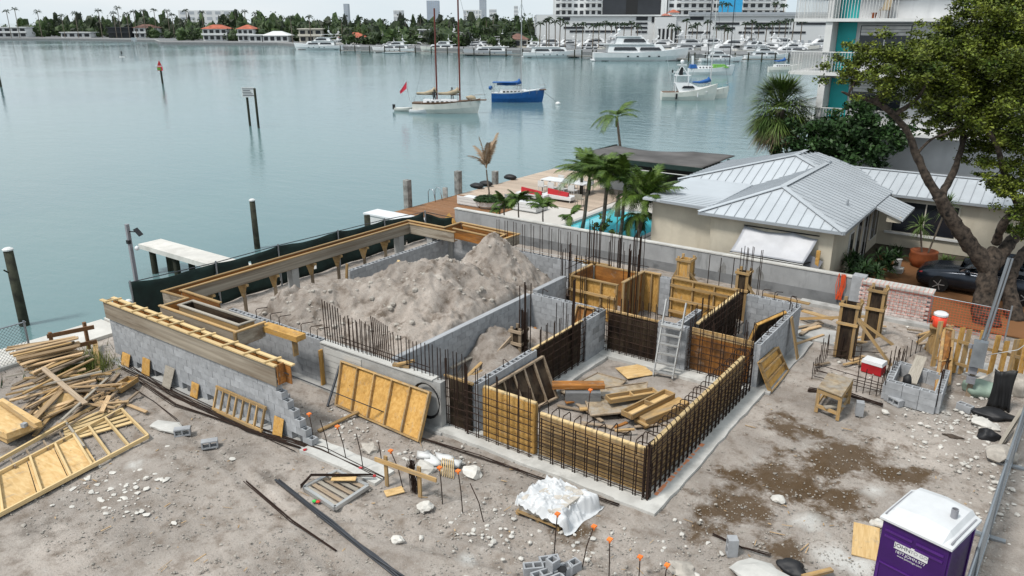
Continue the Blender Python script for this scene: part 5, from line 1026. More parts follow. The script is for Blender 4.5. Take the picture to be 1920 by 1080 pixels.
MB().hexa([a - n_ * .9, b - n_ * .9, b + n_ * .9, a + n_ * .9], [p + Vector((0, 0, .3)) for p in (a - n_, b - n_, b + n_, a + n_)]).obj('tub', 'red', ck); MB().hexa([p + Vector((0, 0, .3)) for p in (a - n_ * 1.06 - d * .02, b - n_ * 1.06 + d * .02, b + n_ * 1.06 + d * .02, a + n_ * 1.06 - d * .02)], [p + Vector((0, 0, .4)) for p in (a - n_, b - n_, b + n_, a + n_)]).obj('lid', 'white_gloss', ck)
# block planter: walls of two courses
pa, pb, pc, pd = P(1658, 748), P(1752, 775), P(1768, 728), P(1680, 700)
pt = thing('block_planter', 'small open box of grey hollow blocks two courses high', 'planter', tuple((pa + pc) / 2))
def blockrun(parent, a, b, courses, hollow_top=True):
    d = (b - a); L = d.length; d.normalize(); ang = atan2(d.y, d.x); k = max(1, round(L / .4))
    for c_ in range(courses):
        for i in range(k): p = a + d * (L * (i + .5) / k); inst('block', block(.39, hollow_top and c_ == courses - 1), Matrix.Translation((p.x, p.y, .2 * c_)) @ Rz(ang) @ Matrix.Diagonal((L / k / .4, 1, 1, 1)), parent)
blockrun(pt, pa, pb, 3); blockrun(pt, pb, pc, 3); blockrun(pt, pd, pc, 2); blockrun(pt, pa, pd, 2)
c = rebar('bars standing in the block planter', tuple((pa + pc) / 2)); bars(c, [p.x for p in (pb, pb, pc, pc)], [p.y for p in (pb, pb.lerp(pa, .3), pc, pc.lerp(pb, .4))], .2, 1.25, RB * 1.4)
lean_panel('tall narrow trough form leaning beside the planter', P(1752, 735), P(1778, 722), PY(1768, 615, P(1760, 700).y + .5), PY(1786, 620, P(1760, 700).y + .5), 2, 'form_orange', 'lumber', rails=(.45,))
plank('loose_board', P(1757, 752), PY(1780, 655, P(1765, 700).y + .2), .1, .04, 'lumber', label='thin board leaning beside the narrow trough form', cat='board'); plank('loose_board', P(1708, 718, .3), PY(1728, 668, P(1715, 700).y + .2), .3, .03, 'lumber_grey', label='grey board standing on edge in the block planter', cat='board')
bp = P(1700, 720, .45); bag = thing('backpack', 'black backpack slung on the block planter', 'bag', tuple(bp)); MB().blob(tuple(bp + Vector((0, 0, .1))), .16, 3, .8, .8, 1.2, 2, .15).obj('bag_body', 'black', bag, smooth=True); bent([bp + Vector((-.08, -.1, .1)), bp + Vector((-.2, -.16, 0)), bp + Vector((-.14, -.14, -.14)), bp + Vector((-.04, -.1, -.08))], .016, bag, 'black', 'strap')
# stand with the orange water cooler
st = thing('cooler_stand', 'braced timber stand carrying the orange water cooler', 'stand', tuple(P(1742, 690))); s0 = P(1740, 672)
plank('post', (s0.x, s0.y, 0), (s0.x, s0.y, 1.05), .2, .05, 'lumber', st); plank('post', (s0.x + .3, s0.y + .1, 0), (s0.x + .3, s0.y + .1, 1.05), .1, .05, 'lumber', st); plank('shelf', (s0.x - .12, s0.y, 1.07), (s0.x + .5, s0.y + .1, 1.07), .34, .04, 'lumber', st); plank('brace', (s0.x - .75, s0.y - .3, 0), (s0.x, s0.y, .95), .05, .09, 'lumber', st); plank('brace', (s0.x - .2, s0.y + .5, 0), (s0.x, s0.y, .8), .05, .09, 'lumber', st)
wc = thing('water_cooler', 'round orange drinking-water cooler with pale lid', 'cooler', (s0.x + .12, s0.y + .05, 1.09)); simple('cooler_orange', (.8, .07, .03), .4)
MB().lathe((s0.x + .12, s0.y + .05, 1.09), [(.165, 0), (.19, .03), (.19, .38)], 16).obj('tank', 'cooler_orange', wc, smooth=True); MB().lathe((s0.x + .12, s0.y + .05, 1.47), [(.205, 0), (.205, .06), (.15, .1), (.05, .11)], 16).obj('lid', 'white_gloss', wc); MB().box(s0.x - .11, s0.y - .02, 1.3, s0.x - .06, s0.y + .1, 1.38).obj('handle', 'cooler_orange', wc)
# brick wall draped with orange net
nw = thing('brick_wall', 'low pinkish brick wall under orange safety netting beyond the column forms', 'wall', (-3.9, 28.8, 0)); q = random.Random(77)
for c_ in range(13):
    for i in range(11):
        x = -4.95 + .21 * i + (.105 if c_ % 2 else 0); 
        if x > -2.75: continue
        y = 28.75 - .04 * (13 - c_) * .25 + q.uniform(-.006, .006); inst('brick', matmesh('brick', 'brick_pink', lambda: MB().box(-.1, -.05, 0, .1, .05, .07).mesh('brick')), T(x, y, .08 + c_ * .08), nw)
MB().box(-5.0, 28.72, -.1, -2.72, 29.15, 1.08).obj('wall_core', 'prop_wall', nw); MB().box(-5.02, 28.6, 1.12, -2.7, 29.2, 1.2).obj('capping', 'concrete_pale', nw); MB().box(-7.0, 28.3, -.1, -2.6, 28.7, .12).obj('plinth', 'concrete', nw)
net = thing('safety_net', 'orange plastic netting draped over the low brick wall', 'net', (-3.9, 28.6, 0)); mb = MB()
for i in range(17): x = -5.0 + .142 * i; mb.bar((x, 28.60, .1), (x + q.uniform(-.03, .03), 28.55, 1.24), .009, .006); mb.bar((x, 28.55, 1.24), (x, 29.0, 1.25), .009, .006)
for k in range(9): z = .12 + .138 * k; mb.bar((-5.0, 28.60 - .005 * k, z), (-2.7, 28.59 - .005 * k, z + q.uniform(-.03, .03)), .006, .006)
tag(mb.obj('mesh', 'net_orange', net), kind='stuff')
net2 = thing('safety_net', 'loose bunch of orange netting hanging on the wall end', 'net', (-5.5, 28.9, .6)); mb = MB()
for i in range(16): x = -5.75 + q.uniform(-.12, .12); mb.tube([(x, 28.93, 1.25), (x + q.uniform(-.06, .06), 28.9, .8), (x + q.uniform(-.12, .05), 28.9, .25)], .012, 4)
mb.obj('strands', 'net_orange', net2)
net3 = thing('safety_net', 'orange netting stretched on wire behind the water cooler', 'net', (-1.7, 28.6, 0)); mb = MB()
for i in range(26): x = -2.7 + .09 * i; mb.bar((x, 28.5, .1), (x, 28.45, 1.15), .006, .006)
for k in range(12): mb.bar((-2.7, 28.48, .1 + .092 * k), (-.4, 28.48, .08 + .092 * k), .006, .006)
tag(mb.obj('mesh', 'net_orange', net3), kind='stuff'); rod((-2.7, 28.48, 1.16), (-.4, 28.48, 1.12), .015, net3, 'galv', 'top_wire'); rod((-.4, 28.48, 0), (-.4, 28.48, 1.3), .03, net3, 'galv', 'post')
# picket fence
pf = thing('picket_fence', 'rough yellow timber picket fence with missing boards near the utility pole', 'fence', (-.4, 24.6, 0))
pk = [(1748, 690, 600), (1768, 690, 615), (1786, 700, 612), (1800, 702, 617), (1815, 700, 645), (1828, 702, 620), (1842, 705, 640), (1850, 722, 628), (1868, 728, 640), (1885, 730, 636), (1895, 725, 640), (1905, 735, 645), (1920, 740, 645), (1935, 745, 650)]
for i, (px, py, pty) in enumerate(pk):
    p = P(px, py); 
    if i == 6: continue
    h_ = (py - pty) / 66 / .9; plank('picket', (p.x, p.y, .02), (p.x + q.uniform(-.03, .03), p.y, max(.75, h_) + q.uniform(-.05, .1)), .15, .025, 'ply_yellow' if i % 3 else 'lumber', pf, roll=.62)
a, b = P(1745, 690), P(1935, 745)
for z in (.35, 1.05): plank('rail', Vector((a.x, a.y + .05, z)), Vector((b.x, b.y + .05, z)), .04, .09, 'lumber', pf)
up_ = thing('utility_pole', 'temporary power pole with grey meter box and steel conduit', 'utility pole', (-.9, 23.5, 0)); b_ = P(1815, 742)
plank('post', (b_.x, b_.y, 0), (b_.x, b_.y, 1.6), .14, .14, 'lumber_old', up_); rod((b_.x + .02, b_.y + .03, 1.2), (b_.x + .25, b_.y + .1, 4.1), .045, up_, 'galv', 'conduit'); rod((b_.x + .1, b_.y + .03, 1.2), (b_.x + .33, b_.y + .1, 4.1), .03, up_, 'galv', 'conduit')
MB().box(b_.x - .12, b_.y - .3, 1.0, b_.x + .22, b_.y - .08, 1.75).obj('meter_box', 'galv', up_); MB().lathe((b_.x - .17, b_.y - .2, 1.5), [(.06, 0), (.06, .12)], 10).obj('socket', 'grey_plastic', up_)
for k, z in enumerate((.75, .45)): MB().box(b_.x - .12, b_.y - .2, z, b_.x + .1, b_.y - .07, z + .2).obj('outlet_box', 'grey_plastic', up_)
bent([(b_.x + .2, b_.y, 1.3), (b_.x + .9, b_.y + .4, 1.5), (b_.x + 1.6, b_.y + .9, 2.3)], .012, up_, 'alu', 'cable')
tp2 = P(1868, 770); mb = MB()
vs = []; fs = []
for i in range(13):
    for j in range(9): u, v_ = i / 12, j / 8; vs.append((tp2.x - .25 + .55 * u + .05 * sin(3 * v_ + u * 3), tp2.y + .05 + .04 * sin(19 * u) * (1.3 - v_) + .10 * v_ + .03 * mnoise.noise(Vector((u * 4, v_ * 4, 1))), .02 + 1.12 * v_ - .06 * v_ * sin(5 * u)))
for i in range(12):
    for j in range(8): fs.append((i * 9 + j, (i + 1) * 9 + j, (i + 1) * 9 + j + 1, i * 9 + j + 1))
o = MB().add(vs, fs).obj('black_tarp', 'black', label='black plastic sheet hanging on the picket fence', cat='tarp', smooth=True); o.modifiers.new('t', 'SOLIDIFY').thickness = .02
def lump(name, px, py, r, label, mat, cat, sx=1.3, sy=.9, sz=.5, seed=0): p = P(px, py); return tag(MB().blob((p.x, p.y, r * sz * .6), r, seed, sx, sy, sz, 3, .32).obj(name, mat, smooth=True), label, cat)
lump('plastic_bag', 1862, 782, .34, 'black plastic sack lying below the hanging sheet', 'black_plastic', 'bag', 1.5, .8, .35, 1); lump('plastic_bag', 1850, 822, .2, 'black sack at the foot of the right fence', 'black_plastic', 'bag', 1.1, 1, .8, 2); lump('plastic_bag', 1483, 1070, .22, 'black plastic bag crumpled in the dirt near the toilet', 'black_plastic', 'bag', 1.3, .9, .5, 3)
lump('plastic_bag', 1787, 820, .14, 'scrap of dark sacking on the dirt near the right fence', 'bark', 'sack', 1.4, .7, .3, 4); simple('green_bag', (.25, .33, .27), .6); lump('sand_bag', 1838, 740, .38, 'pale green sack between picket fence and pole', 'green_bag', 'sack', 1.2, .9, .7, 5); lump('sand_bag', 1893, 735, .42, 'large grey sack leaning on the picket fence', 'stone', 'sack', 1.1, .8, .9, 6)
plank('plywood_scrap', P(1622, 1046, .02), P(1625, 985, .03), .5, .02, 'ply_flat', label='plywood sheet lying behind the purple toilet', cat='plywood'); plank('loose_board', P(1505, 1082, .12), P(1560, 1068, .14), .1, .05, 'lumber', label='short timber offcut beside the crumpled black bag', cat='board')
for i, (a, b) in enumerate((((1870, 840), (1915, 770)), ((1880, 830), (1925, 760)), ((1890, 850), (1918, 780)))): plank('loose_board', P(*a, .1), P(*b, .5), .08, .05, 'lumber_grey', label='weathered grey pole propped against the right fence', cat='board', group='grey poles by the right fence')
q = random.Random(91)
for i in range(20):
    cx, cy = q.uniform(1500, 1760), q.uniform(600, 690); an = q.uniform(-.6, .9); L = q.uniform(14, 40); z = q.uniform(.03, .12)
    plank('loose_board', P(cx - L * cos(an), cy + L * sin(an) * .6, z), P(cx + L * cos(an), cy - L * sin(an) * .6, z), q.uniform(.07, .15), .04, q.choice(('lumber', 'lumber_old', 'lumber_scrap')), label='loose board lying in the dirt round the column forms', cat='board', group='boards round the column forms')
for i in range(16):
    cx, cy = q.uniform(1050, 1290), q.uniform(735, 815); an = q.uniform(-.8, .8); L = q.uniform(12, 34); z = q.uniform(.04, .2); a, b = P(cx - L * cos(an), cy + L * sin(an) * .6, z), P(cx + L * cos(an), cy - L * sin(an) * .6, z)
    if all(-10.3 < p.x < -6.5 and 14.1 < p.y < 19.6 for p in (a, b)): plank('loose_board', a, b, q.uniform(.06, .16), .04, q.choice(('lumber', 'lumber_old', 'form_orange')), label='scrap board strewn over the debris inside the pit', cat='board', group='scrap boards inside the pit')
# right fence
rf = thing('pipe_fence', 'galvanised chain-link fence panel with pipe frame along the pavement', 'fence', (.25, 16, 0))
for y0, y1 in ((9.6, 13.0), (13.05, 16.4), (16.45, 19.8), (19.85, 23.0)):
    x0, x1 = .05 + (y0 - 12) * .045, .05 + (y1 - 12) * .045
    for z in (.12, 1.78): rod((x0, y0, z), (x1, y1, z), .025, rf, 'galv', 'rail')
    for x, y in ((x0, y0), (x1, y1)): rod((x, y, .02), (x, y, 1.82), .03, rf, 'galv', 'post')
    chain(rf, (x0, y0, 0), (x1, y1, 0), .12, 1.78, .12, .004)
    MB().box(x0 - .3, y0 - .06, 0, x0 + .3, y0 + .06, .05).obj('foot', 'galv', rf)
# ------------------------------------------------------------------ portable toilet
tl = thing('portable_toilet', 'dark purple portable toilet with white roof and phone number sign', 'toilet', (-.62, 12.9, 0))
X0, X1, Y0, Y1 = -1.17, -.12, 12.38, 13.46
MB().box(X0, Y0, .12, X1, Y1, 2.12).obj('body', 'purple', tl); MB().box(X0 - .03, Y0 - .03, 0, X1 + .03, Y1 + .03, .12).obj('skid', 'grey_plastic', tl)
z0 = 2.12; a = .05
MB().loft([[(X0 - a + (X1 - X0 + 2 * a) * s_, Y0 - a, z0), (X0 - a + (X1 - X0 + 2 * a) * s_, Y0 - a, z0 + .04), (X0 - a + (X1 - X0 + 2 * a) * s_, Y0 + .22, z0 + .05 + .17 * h_), (X0 - a + (X1 - X0 + 2 * a) * s_, Y1 - .1, z0 + .05 + .19 * h_), (X0 - a + (X1 - X0 + 2 * a) * s_, Y1 + a, z0 + .05 + .15 * h_), (X0 - a + (X1 - X0 + 2 * a) * s_, Y1 + a, z0)] for s_, h_ in ((0, 0), (.09, .3), (.12, .75), (.5, 1.0), (.86, .72), (.91, .25), (1, 0))]).obj('roof', 'roof_white', tl)
for s_ in (.045, .955): MB().box(X0 - a + (X1 - X0 + 2 * a) * s_ - .012, Y0 + .05, z0 + .04, X0 - a + (X1 - X0 + 2 * a) * s_ + .012, Y1 - .05, z0 + .085).obj('roof_rib', 'grey_plastic', tl)
MB().lathe((X1 - .22, Y0 + .62, z0 + .18), [(.055, 0), (.055, .17), (.045, .17), (.045, .08)], 14).obj('vent_pipe', 'grey_plastic', tl)
for s_ in ((X0 + .06, X0 + .5), (X0 + .56, X1 - .06)):
    for k in range(2): MB().box(s_[0], Y0 - .018, 1.92 - .11 * k, s_[1], Y0, 1.96 - .11 * k).obj('louvre', 'purple_light', tl)
for z in (1.28,): MB().box(X0 + .05, Y0 - .02, z, X1 - .08, Y0, z + .025).obj('moulding', 'purple_light', tl)
for x in (X0 + .02, X0 + .5, X1 - .06): MB().box(x, Y0 - .015, .15, x + .04, Y0, 1.26).obj('rib', 'purple_light', tl)
for y in (Y0 + .05, Y1 - .1): MB().box(X1, y, .15, X1 + .02, y + .05, 2.1).obj('rib', 'purple_light', tl)
MB().box(X0 + .24, Y0 - .012, 1.68, X0 + .78, Y0 - .002, 1.82).obj('sign_plate', 'white_paint', tl)
MB().box(X1 - .3, Y1 + .05, 1.98, X1 - .2, Y1 + .2, 2.08).obj('door_latch', 'purple_light', tl)
def text(parent, s, size, x, z, mat, y):
    cu = bpy.data.curves.new('lettering', 'FONT'); cu.body = s; cu.size = size; cu.align_x = 'CENTER'; cu.align_y = 'CENTER'; cu.extrude = .001
    o = bpy.data.objects.new('lettering', cu); o.data.materials.append(M[mat]); pl_ = wloc(parent) if parent else Vector((0, 0, 0)); o.location = Vector((x, y, z)) - pl_; o.rotation_euler = (pi / 2, 0, 0); link(o, parent)
    dg = bpy.context.evaluated_depsgraph_get(); me = bpy.data.meshes.new_from_object(o.evaluated_get(dg)); n_ = bpy.data.objects.new('lettering', me); n_.location = o.location; n_.rotation_euler = o.rotation_euler; link(n_, parent); bpy.data.objects.remove(o); return n_
text(tl, 'JOHN', .10, X0 + .375, 1.75, 'print_dark', Y0 - .014); text(tl, 'TO GO', .085, X0 + .64, 1.75, 'grey_plastic', Y0 - .014)
text(tl, '1877.JOHN.977', .075, X0 + .51, 1.625, 'white_paint', Y0 - .004); text(tl, 'www.johntogo.com', .05, X0 + .51, 1.56, 'white_paint', Y0 - .004)
tl.rotation_euler = (0, 0, -.25)
# ------------------------------------------------------------------ neighbour's house
hs_ = thing('pool_house', 'single-storey cream house with pale grey standing-seam metal hip roofs', 'house', (-9, 34, 0))
MB().box(-11.4, 30.2, 0, -6.5, 40, 2.56).obj('wall', 'stucco', hs_); MB().box(-14.7, 31.5, 0, -11.4, 40, 2.5).obj('wall', 'stucco', hs_); MB().box(-6.5, 39.0, 0, 4.5, 43, 2.56).obj('wall', 'stucco', hs_)
def roof_face(parent, pts, z_th=.06):
    pts = [Vector(p) for p in pts]; n_ = (pts[1] - pts[0]).cross(pts[2] - pts[0]).normalized(); n_ = n_ if n_.z > 0 else -n_; k = len(pts)
    if (pts[1] - pts[0]).cross(pts[2] - pts[0]).z < 0: pts = pts[::-1]
    o = MB().add([p - Vector((0, 0, .09)) for p in pts] + pts, [tuple(range(k - 1, -1, -1)), tuple(range(k, 2 * k))] + [(i, (i + 1) % k, k + (i + 1) % k, k + i) for i in range(k)]).obj('roof_plane', 'roof_metal', parent); return pts, n_, o
def clip_line(pts, o_, d, n_):
    """part of the line o_+t*d (in the plane) inside the polygon pts"""
    ts = []; side_ = d.cross(n_)
    for a, b in zip(pts, pts[1:] + pts[:1]):
        fa, fb = (a - o_).dot(side_), (b - o_).dot(side_)
        if (fa > 0) != (fb > 0): ts.append(((a + (b - a) * (fa / (fa - fb))) - o_).dot(d))
    ts.sort(); return (ts[0], ts[-1]) if len(ts) >= 2 else None
def seams(parent_plane, pts, n_, level, gap=.42):
    """ribs running up the slope; level is the level direction along the eave"""
    level = Vector(level).normalized(); up_ = n_.cross(level).normalized(); s0 = min((p - pts[0]).dot(level) for p in pts); s1 = max((p - pts[0]).dot(level) for p in pts); s = s0 + gap * .6
    while s < s1 - .1:
        o_ = pts[0] + level * s; c = clip_line(pts, o_, up_, n_)
        if c and c[1] - c[0] > .15: a, b = o_ + up_ * c[0] + n_ * .012, o_ + up_ * c[1] + n_ * .012; plank('seam', a, b, .022, .035, 'roof_seam', parent_plane)
        s += gap
def hip(parent, pts, level): p, n_, o = roof_face(parent, pts); seams(o, p, n_, level)
E1, E0, W1 = -6.1, -11.85, 29.85; ax, ay, az = -9.2, 32.2, 3.55; ze = 2.56
hip(hs_, [(E0, W1, ze), (E1, W1, ze), (ax, ay, az)], (1, 0, 0)); hip(hs_, [(E1, W1, ze), (E1, 39.2, ze), (ax, 39.2, az), (ax, ay, az)], (0, 1, 0)); hip(hs_, [(E0, 40, ze), (E0, W1, ze), (ax, ay, az), (ax, 40, az)], (0, 1, 0))
bx, by, bz = -10.75, 39.2, 3.78
hip(hs_, [(-15.6, 36.2, 2.5), (-6.2, 36.2, 2.5), (bx, by, bz)], (1, 0, 0)); hip(hs_, [(-15.6, 43, 2.5), (-15.6, 36.2, 2.5), (bx, by, bz), (bx, 41, bz)], (0, 1, 0)); hip(hs_, [(-6.2, 36.2, 2.52), (-6.2, 41.5, 2.52), (bx + .6, 41, bz - .03), (bx, by, bz)], (0, 1, 0))
hip(hs_, [(-6.9, 38.7, 2.5), (4.8, 38.7, 2.5), (4.8, 41.2, 3.14), (-9.5, 41.2, 3.14)], (1, 0, 0)); hip(hs_, [(4.8, 43.6, 2.5), (-9.5, 43.6, 2.5), (-9.5, 41.2, 3.14), (4.8, 41.2, 3.14)], (1, 0, 0))
hip(hs_, [(E1 + .05, 35.2, ze - .02), (-4.95, 35.2, 2.14), (-4.95, 38.0, 2.14), (E1 + .05, 38.0, ze - .02)], (0, 1, 0)); MB().box(-5.6, 35.3, 1.95, -5.05, 35.42, 2.2).obj('porch_gable', 'stucco', hs_)
pts, n_, o = roof_face(hs_, [(-14.95, 30.95, 2.58), (-11.8, 30.95, 2.58), (-11.8, 36.3, 2.66), (-14.95, 36.3, 2.66)]); seams(o, pts, n_, (0, 1, 0), .3)
for a, b in (((E0, W1, ze - .04), (E1, W1, ze - .04)), ((E1, W1, ze - .04), (E1, 35.2, ze - .04)), ((-14.95, 31.08, 2.52), (-11.8, 30.78, 2.52)), ((-6, 38.68, 2.44), (4.8, 38.68, 2.44))): plank('gutter', a, b, .1, .11, 'roof_seam', hs_)
for a, b in (((ax, ay, az), (E1, W1, ze)), ((ax, ay, az), (E0, W1, ze)), ((ax, ay, az), (ax, 39, az)), ((bx, by, bz), (-15.6, 36.2, 2.5)), ((bx, by, bz), (-6.3, 36.3, 2.55)), ((bx, 39.2, bz), (bx, 41, bz)), ((-9.5, 41.2, 3.14), (4.8, 41.2, 3.14))): plank('ridge_cap', Vector(a) + Vector((0, 0, .03)), Vector(b) + Vector((0, 0, .03)), .24, .03, 'roof_metal', hs_)
rod((-6.9, 33.6, 2.7), (-6.9, 33.6, 3.05), .05, hs_, 'roof_seam', 'vent_pipe')
def window(parent, x0, x1, z0, z1, y, axis='x', c=0, mull=1, mat='white_paint'):
    """window in a wall facing -y (axis x) or facing +x (axis y, at x = c)"""
    w_ = (MB().box(x0 - .07, y - .05, z0 - .07, x1 + .07, y + .02, z1 + .07) if axis == 'x' else MB().box(c - .02, x0 - .07, z0 - .07, c + .05, x1 + .07, z1 + .07)).obj('window', mat, parent)
    (MB().box(x0, y - .07, z0, x1, y - .045, z1) if axis == 'x' else MB().box(c + .045, x0, z0, c + .07, x1, z1)).obj('pane', 'dark_glass', w_)
    for i in range(1, mull + 1):
        f_ = x0 + (x1 - x0) * i / (mull + 1); (MB().box(f_ - .025, y - .085, z0, f_ + .025, y - .068, z1) if axis == 'x' else MB().box(c + .068, f_ - .025, z0, c + .085, f_ + .025, z1)).obj('mullion', mat, w_)
    return w_
window(hs_, 33.0, 33.5, .75, 1.75, 0, 'y', -6.5, 0); window(hs_, 34.3, 34.8, .4, 2.0, 0, 'y', -6.5, 0); window(hs_, 35.6, 36.4, .1, 2.1, 0, 'y', -6.5, 1); window(hs_, 37.2, 38.4, .6, 2.0, 0, 'y', -6.5, 1)
window(hs_, -5.9, -3.3, .75, 2.15, 39.0, 'x', 0, 1, 'cream_wall'); MB().box(-6.2, 38.9, .6, -3.0, 39.0, .7).obj('sill', 'white_paint', hs_)
aw = thing('shade_awning', 'sagging white shade cloth on a frame fixed to the house front', 'awning', (-8.7, 29.8, 1.2)); vs = []; fs = []
for i in range(25):
    for j in range(11):
        u, v_ = i / 24, j / 10; x = -9.95 + 2.9 * u - .25 * v_; sag = (.11 * abs(sin(u * pi * 1.5)) * (1 - v_) ** 2); vs.append((x, 30.12 - .72 * v_, 2.2 - sag - .95 * v_ - .06 * sin(pi * v_) + .02 * mnoise.noise(Vector((u * 5, v_ * 4, 0)))))
for i in range(24):
    for j in range(10): fs.append((i * 11 + j, (i + 1) * 11 + j, (i + 1) * 11 + j + 1, i * 11 + j + 1))
o = MB().add(vs, fs).obj('cloth', 'tarp_white', aw, smooth=True); o.modifiers.new('t', 'SOLIDIFY').thickness = .01
rod((-9.98, 30.14, 2.22), (-7.02, 30.14, 2.22), .025, aw, 'black', 'top_bar'); rod((-10.2, 29.38, 1.2), (-7.3, 29.38, 1.2), .02, aw, 'alu', 'bottom_bar'); rod((-7.1, 30.15, 1.2), (-7.32, 29.4, 1.22), .025, aw, 'black', 'strut'); rod((-9.95, 30.15, 1.2), (-10.2, 29.4, 1.22), .025, aw, 'black', 'strut')
MB().box(-7.0, 29.9, 0, -6.86, 30.0, 1.7).obj('door_board', 'ply_yellow', label='narrow yellow board standing by the house corner', cat='board'); plank('leaning_screen', (-7.55, 29.7, .0), (-7.0, 29.95, 1.4), .6, .03, 'grey_plastic', label='dark grey panel leaning by the awning', cat='panel', roll=1.2)
# boathouse
bh = thing('boathouse', 'flat-roofed dark boathouse at the water beyond the palms', 'boathouse', (-19.8, 42.3, 0)); vs = []; fs = []
for i in range(31):
    for j in range(13):
        u, v_ = i / 30, j / 12; vs.append((-23.75 + 7.9 * u, 39.9 + 5 * v_, 2.52 - .22 * max(0, sin(u * pi * 1.3 + .4)) * v_ ** 2 + .02 * mnoise.noise(Vector((u * 6, v_ * 6, 0)))))
for i in range(30):
    for j in range(12): fs.append((i * 13 + j, (i + 1) * 13 + j, (i + 1) * 13 + j + 1, i * 13 + j + 1))
simple('roof_grey', (.115, .108, .105), .85, nz=.3, scale=.5); o = MB().add(vs, fs).obj('roof_cloth', 'roof_grey', bh, smooth=True); o.modifiers.new('t', 'SOLIDIFY').thickness = .05
MB().box(-23.8, 39.82, 2.25, -15.8, 39.95, 2.5).obj('fascia', 'screen_green', bh); MB().box(-23.82, 39.95, 2.25, -23.7, 44.9, 2.5).obj('fascia', 'screen_green', bh); MB().box(-23.5, 43.9, -.6, -16, 44.1, 2.2).obj('back_wall', 'black', bh); rod((-23.3, 39.9, 2.0), (-15.9, 39.9, 2.0), .03, bh, 'alu', 'rail')
for x in (-23.5, -19.8, -16.1):
    for y in (40.1, 44.6): rod((x, y, -3 if x < -20 else -.6), (x, y, 2.3), .09, bh, 'pile_wood', 'post')
# ------------------------------------------------------------------ apartment block
FY = 46.0; ap = thing('apartment_block', 'white apartment block with turquoise doors and railed balconies', 'building', (-2, 50, 0))
xl = PY(1556, 100, FY).x
MB().box(xl, FY, -.1, 16, FY + 14, 16).obj('wall', 'apt_white', ap)
for z in (4.55, 7.45, 10.2, 13.0):
    MB().box(xl - 1.75, FY - 1.3, z - .16, 16, FY - .002, z).obj('balcony_slab', 'white_paint', ap); MB().box(xl - 1.75, FY, z - .16, xl - .002, FY + 8, z).obj('balcony_slab', 'white_paint', ap)
    def rail(a, b, k, z=z):
        r_ = plank('railing', (a[0], a[1], z + 1.05), (b[0], b[1], z + 1.05), .05, .05, 'white_paint', ap)
        for i in range(k + 1): f_ = i / k; x, y = a[0] + (b[0] - a[0]) * f_, a[1] + (b[1] - a[1]) * f_; o_ = rod((x, y, z), (x, y, z + 1.05), .016, ap, 'white_paint', 'baluster')
    rail((xl - 1.7, FY - 1.25), (xl + 3.3, FY - 1.25), 34); rail((xl - 1.7, FY - 1.2), (xl - 1.7, FY + 6), 36)
    x0 = PY(1566, 100, FY).x; MB().box(x0, FY - .05, z, x0 + .95, FY + .02, z + 2.55).obj('door', 'turquoise', ap)
    xw = x0 + 1.15; window(ap, xw, xw + 2.5, z + .95, z + 2.4, FY, 'x', 0, 1); window(ap, xw + 3.6, xw + 6.6, z + .95, z + 2.4, FY, 'x', 0, 2); window(ap, xw + 8, xw + 10.5, z + .95, z + 2.4, FY, 'x', 0, 1)
    for i in range(3): MB().box(xw + .05, FY - .1, z + 2.38 - .16 * (i + 1), xw + 2.45, FY - .072, z + 2.38 - .16 * i - .02).obj('blind_slat', 'alu', ap); MB().box(xw + 3.65, FY - .1, z + 2.38 - .2 * (i + 1), xw + 5.6, FY - .072, z + 2.38 - .2 * i - .02).obj('blind_slat', 'alu', ap)
MB().box(xl - .1, FY - 1.2, 3.0, xl + .25, FY - .02, 16).obj('pier', 'white_paint', ap); MB().box(xl - 2, FY - .6, 0, xl - 1.8, FY + 6, 2.2).obj('low_wall', 'white_paint', ap); MB().box(-11, 44.6, 0, 12, 44.75, 1.9).obj('garden_wall', 'prop_wall', label='grey garden wall between house and apartment block', cat='wall')
chx = PY(1660, 20, FY - .6); dc = thing('deck_chair', 'tan folding chair on the upper balcony', 'chair', (chx.x, FY - .6, 10.2)); plank('backrest', (chx.x, FY - .5, 10.6), (chx.x + .1, FY - .35, 11.25), .5, .04, 'tan_canvas', dc); plank('seat', (chx.x - .25, FY - .8, 10.6), (chx.x + .25, FY - .8, 10.6), .5, .04, 'tan_canvas', dc)
for sx in (-.25, .25):
    for sy in (-.95, -.4): rod((chx.x + sx, FY + sy, 10.2), (chx.x + sx, FY + sy, 10.75), .016, dc, 'teak', 'leg')
fp = PY(1638, 32, FY - .9); MB().lathe((fp.x, FY - .9, 10.2), [(.1, 0), (.15, .28)], 10).obj('flower_pot', 'terracotta', label='small red flower pot on the upper balcony', cat='pot')
# ------------------------------------------------------------------ palms and plants
def frond_mesh(L, droop, n_=24, leaf=.42, seed=0, w0=.035):
    q = random.Random(seed); mb = MB(); pts = []
    for i in range(13): s = i / 12; pts.append(Vector((L * s * (1 - .18 * droop * s), 0, L * (.32 * s - droop * s * s * .75))))
    mb.tube(pts, [.022 * (1 - .85 * i / 12) for i in range(13)], 4)
    for k in range(n_):
        s = .14 + .86 * k / n_; i = min(11, int(s * 12)); p = pts[i].lerp(pts[i + 1], s * 12 - i); d = (pts[i + 1] - pts[i]).normalized()
        for sg in (-1, 1):
            l = leaf * (1.05 - abs(s - .45) * 1.1) * q.uniform(.85, 1.15); sd_ = Vector((0, sg, 0)); dr = (sd_ * .8 + d * .62 + Vector((0, 0, .12))).normalized(); tip = p + dr * l + Vector((0, 0, -l * q.uniform(.2, .55) * (1 + droop * .6))); md = p + dr * l * .5 + Vector((0, 0, -.02)); wv = d * (w0 * .5)
            mb.add([p - wv, p + wv, md + wv * 1.3, md - wv * 1.3, tip], [(0, 1, 2, 3), (3, 2, 4)])
    return mb.mesh('frond')
